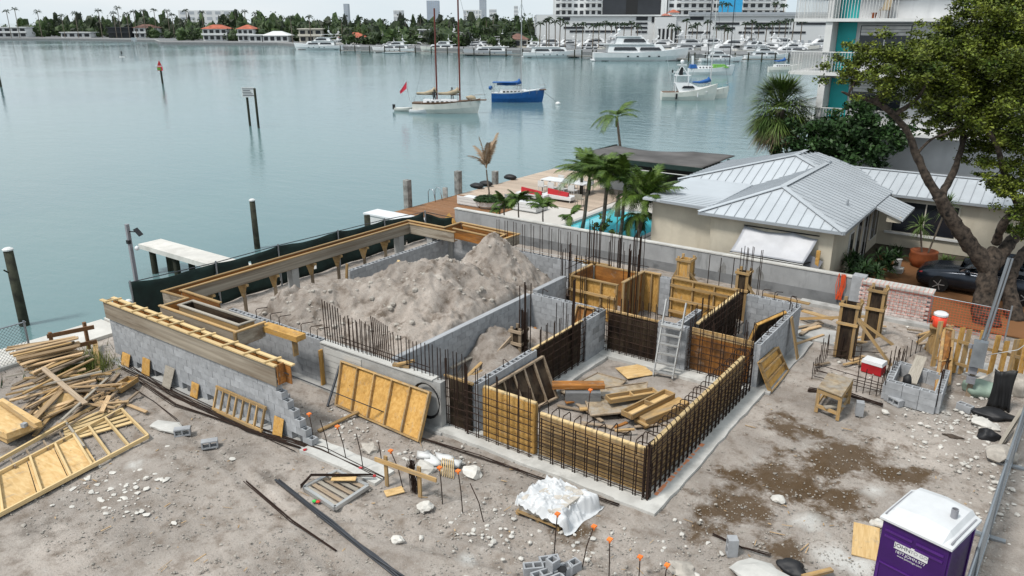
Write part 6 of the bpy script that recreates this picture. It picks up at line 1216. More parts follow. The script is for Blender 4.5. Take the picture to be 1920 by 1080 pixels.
def palm(label, base, top, fl, k, trunk_r=.1, mat='leaf_palm', seed=0, shaft=True, leaf=.42, group=None, up_=(.1, 1.2), name='palm_tree', trunkm='palm_trunk', droops=(.5, .9, 1.3)):
    q = random.Random(seed); b, t_ = Vector(base), Vector(top); o = thing(name, label, 'palm tree', tuple(b), group)
    MB().tube([b, b.lerp(t_, .3) + Vector((.03, .02, 0)), b.lerp(t_, .7), t_], [trunk_r * 1.25, trunk_r, trunk_r * .9, trunk_r * .75], 9).obj('trunk', trunkm, o, smooth=True)
    if shaft: MB().tube([t_ - Vector((0, 0, .55)), t_ - Vector((0, 0, .2)), t_ + Vector((0, 0, .15))], [trunk_r * .95, trunk_r * 1.15, trunk_r * .5], 9).obj('crown_shaft', 'palm_shaft', o, smooth=True)
    for i in range(k):
        dr = q.choice(droops); me = matmesh(('frond', round(fl, 2), dr, leaf, i % 3), mat, lambda: frond_mesh(fl, dr, 36, leaf, i)); az_ = 2 * pi * i / k + q.uniform(-.3, .3); el = q.uniform(*up_)
        inst('frond', me, Matrix.Translation(t_ + Vector((0, 0, .05))) @ Rz(az_) @ Matrix.Rotation(-el, 4, 'Y') @ Matrix.Scale(q.uniform(.85, 1.1), 4), o)
    return o
palm('slim palm with bare ringed trunk at the left end of the poolside palms', (-18.96, 32.5, 0), PY(1105, 335, 32.5), 1.75, 18, .09, seed=1, leaf=.52, up_=(.2, 1.35)); palm('leaning palm with full crown over the pool', (-17.8, 32.4, 0), PY(1140, 335, 32.4), 1.9, 20, .1, seed=2, leaf=.55, up_=(.0, 1.3)); palm('palm with dark crown between the pool palms', (-16.7, 32.3, 0), PY(1172, 350, 32.3), 1.75, 19, .09, seed=3, leaf=.52, up_=(.1, 1.3))
palm('palm with yellowing drooping fronds against the house wall', (-15.85, 32.3, 0), PY(1212, 375, 32.3), 1.9, 20, .1, seed=4, leaf=.55, up_=(-.1, 1.3)); palm('short palm with hanging lower fronds in front of the house wall', (-15.5, 31.9, 0), PY(1196, 408, 31.9), 1.25, 9, .08, seed=5, up_=(-.5, .6), droops=(1.0, 1.4))
palm('tall wind-blown palm standing beyond the boathouse', (-23.9, 46.5, -.5), PY(1157, 222, 46.5), 1.95, 9, .1, seed=6, up_=(.1, 1.0), leaf=.5, mat='leaf_palm', droops=(.7, 1.1))
for i, (px, py, s_) in enumerate(((945, 383, .85), (972, 380, .95), (1018, 392, .9), (1070, 408, .7), (937, 395, .6))):
    p = PY(px, py, 30.2); palm(('young palm with arching fronds behind the boundary wall beside the planter', 'young palm behind the boundary wall right of the planter', 'bushy young palm at the corner of the white patio', 'small two-sided young palm by the pool edge', 'low young palm in front of the white planter')[i], (p.x, 30.2, 0), p, s_, 11 if s_ > .7 else 5, .04, seed=10 + i, shaft=False, leaf=.3, up_=(.15, 1.2))
dp = palm('dead brown palm with withered fronds in the deck planter', (-26.0, 34.1, .4), PY(912, 318, 34.1), 1.95, 7, .05, 'leaf_dry', 21, False, .34, up_=(.7, 1.4), droops=(.2, .6))
pl2 = thing('deck_planter', 'white scalloped planter with dark ground cover on the timber deck', 'planter', (-26.0, 34.1, .06)); MB().lathe((-26.0, 34.1, .06), [(.55, 0), (.72, .15), (.75, .42), (.68, .44)], 16).obj('tub', 'white_paint', pl2); mb = MB(); q = random.Random(4)
for i in range(3200): a_ = q.uniform(0, 6.28); r_ = .86 * sqrt(q.random()); x, y, z = -26.0 + r_ * cos(a_), 34.1 + r_ * sin(a_), .50 + .25 * q.random() * (1 - r_ / 1.1); mb.add([(x + q.uniform(-.09, .09), y + q.uniform(-.09, .09), z + q.uniform(-.06, .07)) for _ in range(3)], [(0, 1, 2)])
mb.obj('ground_cover', 'leaf_dark', pl2)
def leafmass(mb, c, rad, n_, size, q, clumps=14, flat=.7):
    cs = [Vector((q.gauss(0, .5), q.gauss(0, .5), q.gauss(0, .42))) for _ in range(clumps)]
    for i in range(n_):
        k = q.choice(cs); p = Vector((c[0] + rad[0] * (k.x + q.gauss(0, .15)), c[1] + rad[1] * (k.y + q.gauss(0, .15)), c[2] + rad[2] * (k.z + q.gauss(0, .12)))); s = size * q.uniform(.6, 1.3)
        u = Vector((q.gauss(0, 1), q.gauss(0, 1), q.gauss(0, .6))).normalized(); w_ = u.cross(Vector((q.gauss(0, 1), q.gauss(0, 1), q.gauss(0, 1)))).normalized() * s * .5; u = u * s
        mb.add([p - u, p + w_, p + u, p - w_], [(0, 1, 2, 3)])
# sabal palm with a skirt of hanging leaves
sb = thing('cabbage_palm', 'bushy fan palm with a shaggy skirt of dry leaves behind the house', 'palm tree', (-13.0, 44, 0)); c0 = PY(1463, 205, 44); MB().tube([(c0.x, 44, -.1), (c0.x, 44, c0.z)], [.3, .25], 9).obj('trunk', 'palm_trunk', sb)
def fan(mb, p, d, L, q, n_=15):
    d = d.normalized(); sd_ = d.cross(Vector((0, 0, 1))).normalized() if abs(d.z) < .95 else Vector((1, 0, 0)); hub = p + d * L * .45; mb.tube([p, hub], .018, 3)
    for i in range(n_):
        a_ = (i / (n_ - 1) - .5) * 2.6; dd = d * cos(a_) + sd_ * sin(a_); tip = hub + dd * L * .6 * q.uniform(.85, 1.1) + Vector((0, 0, -.3 * L * q.uniform(.3, 1))); w_ = dd.cross(Vector((0, 0, 1))); w_ = (w_.normalized() if w_.length > .05 else sd_) * .03; md = hub.lerp(tip, .5) + Vector((0, 0, .06)); mb.add([hub, md - w_, tip, md + w_], [(0, 1, 2, 3)])
q = random.Random(6)
for nm, k, z0, ev, mat_, L in (('crown', 105, .15, (-.1, 1.45), 'leaf_sabal', 2.15), ('dry_skirt', 60, -.35, (-1.35, -.5), 'leaf_dry', 1.9), ('lower_crown', 70, -.1, (-.9, .1), 'leaf_sabal', 2.1)):
    mb = MB()
    for i in range(k): e = q.uniform(*ev); a_ = q.uniform(0, 6.28); fan(mb, Vector((c0.x, 44, c0.z + z0)), Vector((cos(a_) * cos(e), sin(a_) * cos(e), sin(e))), L * q.uniform(.8, 1.1), q)
    mb.obj(nm, mat_, sb)
def broad_tree(name, label, base, lobes, n_, size, mat, seed, trunkpts, bark='bark', limbs=(), cat='tree'):
    t_ = thing(name, label, cat, tuple(base)); 
    mb = MB()
    for pts, rs in [trunkpts] + list(limbs):
        pp_, rr_ = [], []
        for i in range(len(pts) - 1):
            a, b = Vector(pts[i]), Vector(pts[i + 1]); p0 = Vector(pts[max(0, i - 1)]); p3 = Vector(pts[min(len(pts) - 1, i + 2)]); k = max(2, int((b - a).length / .14))
            for j in range(k): f_ = j / k; pp_.append(.5 * (2 * a + (b - p0) * f_ + (2 * p0 - 5 * a + 4 * b - p3) * f_ * f_ + (3 * a - p0 - 3 * b + p3) * f_ ** 3)); rr_.append(rs[i] + (rs[i + 1] - rs[i]) * f_)
        pp_.append(Vector(pts[-1])); rr_.append(rs[-1]); s_ = len(mb.v); mb.tube(pp_, rr_, 14)
        for v_ in range(s_, len(mb.v)):
            ring = min(len(pp_) - 1, (v_ - s_) // 14); x = Vector(mb.v[v_]); c_ = pp_[ring]; mb.v[v_] = tuple(c_ + (x - c_) * (1 + .28 * mnoise.noise(x * 3.1) + .22 * mnoise.noise(x * 8) + .12 * mnoise.noise(x * 17)))
    mb.obj('trunk', bark, t_, smooth=True); q = random.Random(seed); mb = MB(); tot = sum(r[0] * r[1] for _, r in lobes)
    for c, r in lobes: leafmass(mb, c, r, int(n_ * r[0] * r[1] / tot), size, q)
    mb.obj('crown', mat, t_); return t_
dt = PY(1592, 250, 43.2); broad_tree('shade_tree', 'dense dark green tree between fan palm and apartment block', (dt.x, 43.2, 0), [(Vector((dt.x + dx, 43.2 + dy, dt.z + dz)), (1.3, 1.2, 1.1)) for dx, dy, dz in ((-.9, 0, .2), (.5, .2, .5), (1.2, -.2, -.3), (-.2, -.4, -.6), (.2, 0, .9), (-1.3, .1, -.7), (.9, -.5, -.9), (-2.0, -.3, -.3), (-2.4, 0, -1.2), (1.9, .2, .2), (0, 0, -1.4))], 13000, .13, 'leaf_dark', 3, ([(dt.x, 43.2, -.1), (dt.x, 43.2, dt.z)], [.2, .12]))
# the big shade tree over the driveway
D = 27.0
def pd(px, py, d=D): return PD(px, py, d)
base = P(1850, 607); base.z = -.1
limbs = [([pd(1852, 505), pd(1822, 462, 26.8), pd(1795, 425, 26.6), pd(1772, 392, 26.5), pd(1760, 368, 26.4)], [.30, .27, .24, .22, .19]),
         ([pd(1762, 372, 26.4), pd(1738, 335, 26.3), pd(1718, 290, 26.2), pd(1704, 252, 26.1), pd(1676, 216, 26), pd(1640, 190, 25.8), pd(1600, 180, 25.6), pd(1578, 172, 25.5)], [.15, .14, .125, .11, .10, .085, .06, .025]),
         ([pd(1764, 366, 26.4), pd(1782, 335, 26.8), pd(1796, 300, 27), pd(1806, 262, 27.2), pd(1800, 225, 27.4), pd(1780, 185, 27.4), pd(1765, 150, 27.3)], [.14, .12, .105, .095, .08, .06, .03]),
         ([pd(1640, 190, 25.8), pd(1668, 160, 25.6), pd(1700, 140, 25.5)], [.08, .06, .03]), ([pd(1676, 216, 26), pd(1720, 185, 25.8), pd(1740, 150, 25.6)], [.09, .06, .03]),
         ([pd(1862, 500), pd(1893, 455, 27.4), pd(1925, 420, 27.8), pd(1960, 330, 28), pd(1950, 220, 28), pd(1900, 120, 28)], [.25, .2, .18, .15, .1, .04]),
         ([pd(1590, 180, 25.6), pd(1605, 150, 25.5), pd(1630, 125, 25.4)], [.04, .03, .015]), ([pd(1718, 290, 26.2), pd(1745, 262, 26), pd(1775, 250, 25.9), pd(1800, 235, 25.8)], [.06, .045, .03, .015]), ([pd(1806, 262, 27.2), pd(1840, 235, 27), pd(1875, 225, 26.8)], [.07, .05, .02]), ([pd(1800, 225, 27.4), pd(1760, 210, 27), pd(1735, 205, 26.8)], [.05, .04, .02]), ([pd(1868, 455, 27.2), pd(1880, 420, 26.6), pd(1905, 395, 26.2)], [.16, .15, .1]), ([pd(1925, 420, 27.8), pd(1885, 330, 26.5), pd(1868, 270, 26), pd(1835, 225, 25.8)], [.13, .1, .08, .04])]
lob = [(1610, 118, 25.4, .75), (1650, 105, 25.6, .85), (1700, 112, 25.6, .9), (1632, 150, 25.4, .6), (1690, 155, 25.8, .8), (1745, 120, 26, .9), (1740, 170, 26.5, .8), (1795, 105, 26.4, 1.0), (1800, 160, 27, 1.0), (1850, 60, 26.5, 1.1), (1890, 20, 26.5, 1.0), (1870, 120, 26.2, 1.1), (1910, 90, 26, 1.1), (1845, 190, 27, 1.0), (1900, 180, 26.5, 1.1), (1790, 215, 27.2, .7), (1860, 250, 27, .9), (1910, 260, 26.5, 1.0), (1840, 285, 27.4, .6), (1895, 320, 27, .8), (1815, 60, 27, .8), (1780, 60, 27.2, .45), (1920, 360, 27, .6), (1730, 215, 26.8, .5), (1770, 250, 27.5, .5), (1655, 180, 26, .45), (1760, 150, 26.4, .9), (1830, 140, 27.5, 1.1), (1880, 220, 27.8, 1.0), (1720, 80, 26.4, .6), (1850, 100, 28, 1.1), (1905, 45, 28, 1.1), (1925, 150, 27, 1.1), (1930, 230, 27.5, 1.0), (1620, 95, 25.8, .5), (1600, 145, 25.6, .45), (1820, 240, 26.2, .6), (1920, 310, 26.2, .7), (1780, 195, 26, .6), (1905, 385, 26, .6), (1880, 350, 26.3, .5), (1925, 430, 26, .5), (1860, 315, 26.2, .5), (1900, 130, 25.6, 1.2), (1860, 30, 25.8, 1.1), (1915, 200, 25.8, 1.1), (1820, 110, 25.9, .9), (1900, -10, 26, 1.1), (1830, 10, 26.5, .7)]
broad_tree('shade_tree', 'large spreading shade tree with twisted trunk over the parked car', tuple(base), [(pd(a, b, c), (r * 1.22, r * 1.22, r * .85)) for a, b, c, r in lob], 125000, .058, 'leaf_tree', 5, ([base, pd(1846, 570), pd(1850, 530), pd(1858, 490), pd(1866, 470, 27.1)], [.46, .34, .32, .3, .24]), 'bark', limbs)
t2 = P(1905, 600); broad_tree('shade_tree', 'second rough trunk leaning behind the utility pole', (t2.x, t2.y, -.1), [(pd(1940, 330, 28), (.6, .6, .4))], 600, .09, 'leaf_tree', 9, ([(t2.x, t2.y, -.1), pd(1893, 545, 27.6), pd(1900, 500, 27.8), pd(1930, 460, 28)], [.3, .24, .2, .12]))
# shrubs and potted plants
def shrub(label, c, rad, n_, size, mat, seed, clumps=14, name='shrub', cat='shrub'): mb = MB(); leafmass(mb, c, rad, n_, size, random.Random(seed), clumps); return tag(mb.obj(name, mat), label, cat)
def spiky(mb, p, n_, L, q, el=(-.2, 1.4), w_=.03):
    for i in range(n_):
        a_, e = q.uniform(0, 6.28), q.uniform(*el); d = Vector((cos(a_) * cos(e), sin(a_) * cos(e), sin(e))); l = L * q.uniform(.7, 1.1); s = d.cross(Vector((0, 0, 1))); s = (s.normalized() if s.length > .05 else Vector((1, 0, 0))) * w_; md = p + d * l * .5; tip = p + d * l + Vector((0, 0, -l * .22)); mb.add([p - s * .5, md - s, tip, md + s, p + s * .5], [(0, 1, 2, 3, 4)])
q = random.Random(12)
for i, (x, y, r_) in enumerate(((-5.7, 32.4, .9), (-5.2, 33.6, .8), (-5.6, 31.3, .8))):
    mb = MB(); [spiky(mb, Vector((x + q.gauss(0, r_ * .35), y + q.gauss(0, r_ * .35), .3 + q.random() * .7)), 22, .55, q, (-.3, 1.3), .035) for _ in range(16)]; tag(mb.obj('shrub', 'leaf_dark'), ('dark arching shrub beside the house wall windows', 'dark shrub nearest the white bucket', 'dark shrub against the end of the boundary wall')[i], 'shrub')
pp = P(1728, 500); pt_ = thing('plant_pot', 'large round terracotta pot on the brick driveway', 'pot', tuple(pp)); MB().lathe(tuple(pp), [(.36, 0), (.52, .22), (.57, .45), (.53, .64), (.56, .72), (.49, .72), (.46, .64)], 20).obj('bowl', 'terracotta', pt_, smooth=True)
yc = thing('yucca_plant', 'two-stemmed yucca with spiky heads growing in the terracotta pot', 'plant', (pp.x, pp.y, .7)); mb = MB()
for (dx, h_), sx in zip(((-.25, 1.15), (.45, 2.1)), (-.1, .15)): b_ = Vector((pp.x + sx, pp.y, .65)); e = b_ + _rt * dx + Vector((0, 0, h_)); rod(b_, e, .04, yc, 'palm_trunk', 'stem'); mb = MB(); spiky(mb, e, 90, .75, q, (-.9, 1.45), .022); mb.obj('leaf_head', 'leaf_yucca', yc)
for i, (px, py, r_, m_, lb) in enumerate(((1770, 492, .5, 'leaf_yucca', 'reddish bromeliad against the house wall right of the pot'), (1822, 495, .6, 'leaf_yucca', 'spiky agave against the house wall behind the car'), (1682, 478, .65, 'leaf_dark', 'dark strap-leaved plant at the house wall left of the pot'), (1905, 440, .6, 'leaf_yucca', 'bromeliads growing on the tree limb'))):
    p = P(px, py) if i < 3 else pd(px, py, 26.8); mb = MB(); [spiky(mb, p + Vector((q.gauss(0, .15), q.gauss(0, .15), 0)), 26, r_, q, (.2, 1.4), .03) for _ in range(3)]; tag(mb.obj('garden_plant', m_), lb, 'plant')
bk = P(1680, 510); bt = thing('plastic_bucket', 'white plastic bucket on a concrete block beside the shrub', 'bucket', tuple(bk)); MB().lathe((bk.x, bk.y, .2), [(.13, 0), (.16, .36), (.17, .38), (.145, .38), (.13, .3)], 16).obj('pail', 'white_paint', bt); MB().box(bk.x - .09, bk.y - .165, .32, bk.x + .06, bk.y - .13, .46).obj('label_patch', 'black', bt); MB().box(bk.x - .3, bk.y - .25, .02, bk.x + .25, bk.y + .25, .2).obj('concrete_block', 'concrete_pale', label='pale concrete block under the white bucket', cat='block')
shrub('loose leafy bush growing behind the poolside palms', (-17.0, 31.2, .8), (.5, .4, .7), 260, .1, 'leaf_palm', 5)
# parked car: lofted body, front towards the house
car = thing('parked_car', 'dark blue-grey sedan parked on the brick driveway under the tree', 'car', (-1.5, 33.6, 0)); cx0, cyc = -3.85, 33.75
def sec(x, hw, zb, zs, zt, tw): return [(cx0 + x, cyc - hw * .86, zb), (cx0 + x, cyc - hw, zb + .2), (cx0 + x, cyc - hw, zs), (cx0 + x, cyc - tw, zt), (cx0 + x, cyc + tw, zt), (cx0 + x, cyc + hw, zs), (cx0 + x, cyc + hw, zb + .2), (cx0 + x, cyc + hw * .86, zb)]
MB().loft([sec(0, .62, .3, .55, .62, .5), sec(.12, .82, .2, .66, .72, .68), sec(.6, .9, .18, .76, .86, .74), sec(1.3, .92, .18, .82, .94, .76), sec(1.6, .92, .18, .86, .97, .78), sec(2.8, .93, .18, .9, .95, .8), sec(3.9, .92, .18, .92, 1.0, .78), sec(4.5, .86, .22, .9, 1.0, .72), sec(4.72, .72, .35, .7, .85, .6)]).obj('body', 'car_paint', car, smooth=True)
MB().loft([sec(1.45, .76, .9, .93, .95, .74), sec(2.15, .70, .9, 1.1, 1.38, .58), sec(3.1, .70, .9, 1.15, 1.42, .58), sec(3.9, .74, .9, 1.05, 1.08, .66)]).obj('cabin_glass', 'dark_glass', car, smooth=True); MB().loft([sec(2.2, .62, 1.33, 1.36, 1.415, .55), sec(3.1, .63, 1.36, 1.4, 1.45, .56), sec(3.5, .62, 1.2, 1.25, 1.32, .55)]).obj('roof', 'car_paint', car, smooth=True)
for s_ in (-1, 1):
    plank('window_trim', (cx0 + 1.5, cyc + s_ * .77, .95), (cx0 + 2.2, cyc + s_ * .66, 1.36), .03, .04, 'chrome', car); plank('window_trim', (cx0 + 1.5, cyc + s_ * .8, .94), (cx0 + 3.8, cyc + s_ * .8, .98), .02, .03, 'chrome', car); MB().blob((cx0 + 1.75, cyc + s_ * .98, 1.0), .1, 2, 1, .9, .8, 2, 0).obj('mirror', 'car_paint', car, smooth=True)
    MB().blob((cx0 + .22, cyc + s_ * .74, .66), .12, 3, 1.2, .8, .5, 2, 0).obj('headlight', 'red' if s_ < 0 else 'chrome', car, smooth=True)
    for x in (.85, 3.75):
        w_ = MB().tube([(cx0 + x, cyc + s_ * .72, .33), (cx0 + x, cyc + s_ * .95, .33)], .34, 18).obj('wheel', 'tyre', car); MB().tube([(cx0 + x, cyc + s_ * .93, .33), (cx0 + x, cyc + s_ * .962, .33)], .23, 14).obj('rim', 'black', w_)
        for k in range(5): a_ = 2 * pi * k / 5; MB().bar((cx0 + x, cyc + s_ * .965, .33), (cx0 + x + .22 * cos(a_), cyc + s_ * .965, .33 + .22 * sin(a_)), .02, .07, up=(0, 1, 0)).obj('spoke', 'alu', w_)
# deck furniture
def chair_at(label, x, y, rz, mat='white_paint', group=None, h_=.8):
    t_ = thing('dining_chair', label, 'chair', (0, 0, 0), group); boxo('seat', -.22, -.22, .42, .22, .22, .46, mat, t_); boxo('backrest', -.22, .19, .46, .22, .23, h_, mat, t_)
    for sx in (-.19, .19):
        for sy in (-.19, .19): rod((sx, sy, 0), (sx, sy, .43), .018, t_, mat, 'leg')
    t_.location = (x, y, .06); t_.rotation_euler = (0, 0, rz); return t_
for i in range(4): chair_at('white dining chair tucked along the near side of the long table', -25.6 + .72 * i, 39.0, pi, group='chairs on the near side of the table')
for i in range(4): chair_at('white dining chair on the water side of the long table', -25.6 + .72 * i, 40.9, 0, group='chairs on the water side of the table')
tbl = thing('dining_table', 'long white dining table with tapered black legs on the deck', 'table', (-24.5, 40, .06)); boxo('top', -26.1, 39.45, .76, -23.0, 40.5, .81, 'white_gloss', tbl)
for x in (-26.0, -23.1):
    for y in (39.55, 40.4): MB().tube([(x, y, .06), (x, y, .76)], [.03, .075], 8).obj('leg', 'black', tbl)
def lounge(label, x0, y0, x1, y1, back, name='sofa', dark=False):
    t_ = thing(name, label, 'sofa', ((x0 + x1) / 2, (y0 + y1) / 2, .06)); boxo('base', x0, y0, .06, x1, y1, .36, 'white_paint', t_); boxo('cushion', x0 + .06, y0 + .06, .36, x1 - .06, y1 - .06, .46, 'grey_plastic' if dark else 'white_gloss', t_)
    for k in range(3): z = .12 + .16 * k; (boxo('back_slat', x0 - .02, y0 - .05, z, x1 + .02, y0 - .01, z + .145, 'white_paint', t_) if back == 'y' else boxo('back_slat', x1 + .01, y0, z, x1 + .05, y1, z + .145, 'white_paint', t_))
    return t_
lounge('white slatted outdoor sofa with its back to the site', -27.9, 33.6, -26.4, 34.6, 'y'); lounge('white slatted corner sofa behind the young palms', -24.6, 34.4, -23.0, 35.6, 'y'); lounge('low white lounge table with dark tray between the sofas', -25.9, 35.5, -24.8, 36.4, 'y', dark=True)
for i, (x, y) in enumerate(((-25.2, 37.3), (-23.7, 37.9))):
    t_ = thing('sun_bed', ('white sun bed with red cushion beside the sofas', 'white sun bed with red cushion near the dining table')[i], 'sun bed', (x, y, .06)); boxo('mattress', x - 1.0, y - .35, .3, x + 1.0, y + .35, .4, 'white_gloss', t_); boxo('frame', x - 1.0, y - .36, .2, x + 1.0, y + .36, .3, 'white_paint', t_)
    for sx in (-.9, .9):
        for sy in (-.3, .3): rod((x + sx, y + sy, .06), (x + sx, y + sy, .22), .025, t_, 'white_paint', 'leg')
    MB().hexa([(x - .7, y - .2, .4), (x + .75, y - .3, .4), (x + .75, y - .1, .4), (x - .7, y + .05, .4)], [(x - .75, y - .1, .72), (x + .75, y - .2, .62), (x + .75, y - .12, .62), (x - .75, y - .02, .72)]).obj('red_cushion', 'red', t_)
lc = chair_at('grey sling lounge chair at the edge of the white patio', -21.9, 37.2, pi + .2, 'lumber_grey', h_=.75); bar_ = thing('bar_counter', 'white counter box at the far end of the deck', 'counter', (-22.4, 43.0, .06)); boxo('body', -23.6, 42.6, .06, -21.4, 43.5, .95, 'white_paint', bar_); boxo('top', -23.7, 42.5, .95, -21.3, 43.6, 1.05, 'white_gloss', bar_)
for i, (x, y) in enumerate(((-29.8, 37.8), (-29.75, 38.7), (-29.8, 41.4))): MB().blob((x, y, .22), .38, i, 1.3, .8, .5, 2, .1).obj('float_cushion', 'black', label='black rounded float lying at the edge of the deck', cat='float', group='black floats on the deck edge', smooth=True)
sl = thing('swim_ladder', 'chrome swim ladder hooked over the deck edge', 'ladder', (-29.5, 34, .06))
for y in (33.3, 33.9): bent([(-29.9, y, -1.2), (-29.9, y, .6), (-29.75, y, .8), (-29.5, y, .75), (-29.35, y, .06)], .025, sl, 'chrome', 'rail')
for z in (-.8, -.4): rod((-29.9, 33.3, z), (-29.9, 33.9, z), .02, sl, 'chrome', 'rung')
um = thing('closed_parasol', 'closed beige parasol standing by the pool', 'parasol', (-17.4, 33.3, 0)); rod((-17.4, 33.3, -.1), (-17.4, 33.3, 2.2), .03, um, 'alu', 'pole'); MB().tube([(-17.4, 33.3, .9), (-17.4, 33.3, 1.5), (-17.4, 33.3, 2.2)], [.16, .13, .03], 10).obj('folded_canopy', 'tan_canvas', um); MB().lathe((-17.4, 33.3, -.08), [(.3, 0), (.3, .08)], 12).obj('base', 'concrete', um)
# ------------------------------------------------------------------ water marks and people
def person(label, shirt='black', sit=False):
    """standing figure as one continuous surface, about 1.75 m"""
    t_ = thing('person', label, 'person'); me = bpy.data.meshes.new('body')
    vs = [(0, 0, .95), (0, 0, 1.2), (0, 0, 1.42), (0, 0, 1.52), (0, 0, 1.66), (-.1, 0, .9), (-.12, .02, .5), (-.12, -.02, .06), (-.12, .12, .03), (.1, 0, .9), (.13, .1, .52), (.13, 0, .06), (.13, .14, .03), (-.2, 0, 1.4), (-.27, .02, 1.14), (-.26, .14, .9), (.2, 0, 1.4), (.27, .02, 1.14), (.26, .16, .92)]
    es = [(0, 1), (1, 2), (2, 3), (3, 4), (0, 5), (5, 6), (6, 7), (7, 8), (0, 9), (9, 10), (10, 11), (11, 12), (2, 13), (13, 14), (14, 15), (2, 16), (16, 17), (17, 18)]
    me.from_pydata(vs, es, []); o = bpy.data.objects.new('body', me); link(o, t_); md = o.modifiers.new('skin', 'SKIN'); o.modifiers.new('sub', 'SUBSURF').levels = 1
    rs = [.15, .14, .15, .06, .1, .1, .075, .05, .045, .1, .075, .05, .045, .07, .05, .035, .07, .05, .035]
    for v_, r in zip(me.skin_vertices[0].data, rs): v_.radius = (r, r * .8)
    me.skin_vertices[0].data[0].use_root = True; o.data.materials.append(M[shirt]); MB().blob((0, .01, 1.68), .115, 1, .9, 1, 1.15, 2, 0).obj('head', 'skin', t_, smooth=True); MB().blob((0, -.02, 1.72), .12, 1, .92, 1, 1, 2, 0).obj('hair', 'black', t_, smooth=True); return t_
def marker(label, px, py, h_, r=.18): p = P(px, py, -1); t_ = thing('channel_marker', label, 'marker', tuple(p)); rod((p.x, p.y, -3), (p.x, p.y, -1 + h_), r, t_, 'pile_wood', 'pile'); return t_, p
t_, p = marker('channel marker pile with red triangle and square boards', 305, 157, 3.1, .2); R_ = _rt
for dz, m_, pts in ((3.3, 'red', ((-.42, 0), (.42, 0), (0, 1.0))), (2.4, 'red_flag', ((-.5, 0), (.5, 0), (.5, .75), (-.5, .75)))):
    c = [p + R_ * a + Vector((0, 0, dz + b - .0)) - Vector((_fw.x, _fw.y, 0)) * .25 for a, b in pts]; k = len(c); off = Vector((_fw.x, _fw.y, 0)) * .05; MB().add(c + [x + off for x in c], [tuple(range(k)), tuple(range(2 * k - 1, k - 1, -1))] + [(i, k + i, k + (i + 1) % k, (i + 1) % k) for i in range(k)]).obj('board', m_, t_)
simple('sign_green', (.10, .25, .03), .5); c = p + Vector((0, 0, 2.75)) - Vector((_fw.x, _fw.y, 0)) * .3 - R_ * .15; plank('board', c - R_ * .35, c + R_ * .35, .04, .5, 'sign_green', t_)
sg = thing('notice_board', 'white notice board with printed lines on two piles in the bay', 'sign', tuple(P(475, 238, -1))); p0, p1 = P(469, 236, -1), P(485, 240, -1)
for p in (p0, p1): rod((p.x, p.y, -3), (p.x, p.y, 3.25), .14, sg, 'pile_wood', 'pile')
c = p0 + Vector((0, 0, 3.7)) - Vector((_fw.x, _fw.y, 0)) * .2; plank('board', c - R_ * .45, c + R_ * .95, .06, 1.1, 'far_white', sg)
for i in range(5): z = .36 - .18 * i; plank('print_line', c - R_ * (.36 - .05 * (i % 2)) + Vector((0, 0, z)) - Vector((_fw.x, _fw.y, 0)) * .04, c + R_ * (.86 - .12 * ((i * 3) % 4)) + Vector((0, 0, z)) - Vector((_fw.x, _fw.y, 0)) * .04, .01, .075, 'print_dark', sg)
t_, p = marker('dark pile at the left edge of the bay with a small board', 2, 163, 3.4, .2); plank('board', p + Vector((0, 0, 3.2)) - R_ * .2, p + Vector((0, 0, 3.2)) + R_ * .4, .05, .5, 'far_grey', t_)
sg2 = thing('notice_board', 'distant pale board on two thin posts before the far houses', 'sign', tuple(P(254, 94, -1)))
for px in (251, 257): p = P(px, 94, -1); rod((p.x, p.y, -2), (p.x, p.y, 3.0), .12, sg2, 'pile_grey', 'post')
p = P(252, 94, -1) + Vector((0, 0, 4.2)); plank('board', p - R_ * .6, p + R_ * 1.5, .08, 1.6, 'far_grey', sg2)
p = P(229, 107, -1); bd = MB().loft([[(x, -w_, -.05), (x, w_, -.05), (x, w_, .08), (x, -w_, .08)] for x, w_ in ((-1.6, .1), (-.8, .4), (.6, .42), (1.7, .05))]).obj('paddle_board', 'white_paint', label='pale paddle board far out on the bay', cat='paddle board'); bd.location = (p.x, p.y, -.98); pr = person('standing paddler in dark clothes on the far paddle board'); pr.location = (p.x, p.y, -.9); pr.rotation_euler = (0, 0, 1.0); pr.scale = (1.1, 1.1, 1.1)
# ------------------------------------------------------------------ boats
def hull_mb(L, B, fb, fine=1.0, tr=.8, rise=.25, keel=-.4, n_=12):
    secs = []
    for i in range(n_ + 1):
        s = i / n_; b = B / 2 * (tr + (1 - tr) * min(1, s * 3)) * (1 if s < .45 else max(.02, 1 - ((s - .45) / .55) ** (1.7 * fine + .5))); zs = fb * (1 + rise * s * s * 2 - .08 * sin(pi * s)); x = L * s; xk = L * min(s, .93 * s + .02)
        secs.append([(x, -b, zs), (xk * .3 + x * .7, -b * .93, zs * .45), (xk, -b * .72, 0), (xk, -b * .25, keel), (xk, b * .25, keel), (xk, b * .72, 0), (xk * .3 + x * .7, b * .93, zs * .45), (x, b, zs)])
    return MB().loft(secs)
def tier(mb, x0, x1, w0, z0, z1, rake0=.15, rake1=.5, taper=.82):
    """a deck-house block with raked ends"""
    h_ = z1 - z0; a, b = w0 / 2, w0 / 2 * taper
    return mb.hexa([(x0, -a, z0), (x1, -a * .8, z0), (x1, a * .8, z0), (x0, a, z0)], [(x0 + rake0 * h_, -b, z1), (x1 - rake1 * h_ * 1.6, -b * .8, z1), (x1 - rake1 * h_ * 1.6, b * .8, z1), (x0 + rake0 * h_, b, z1)])
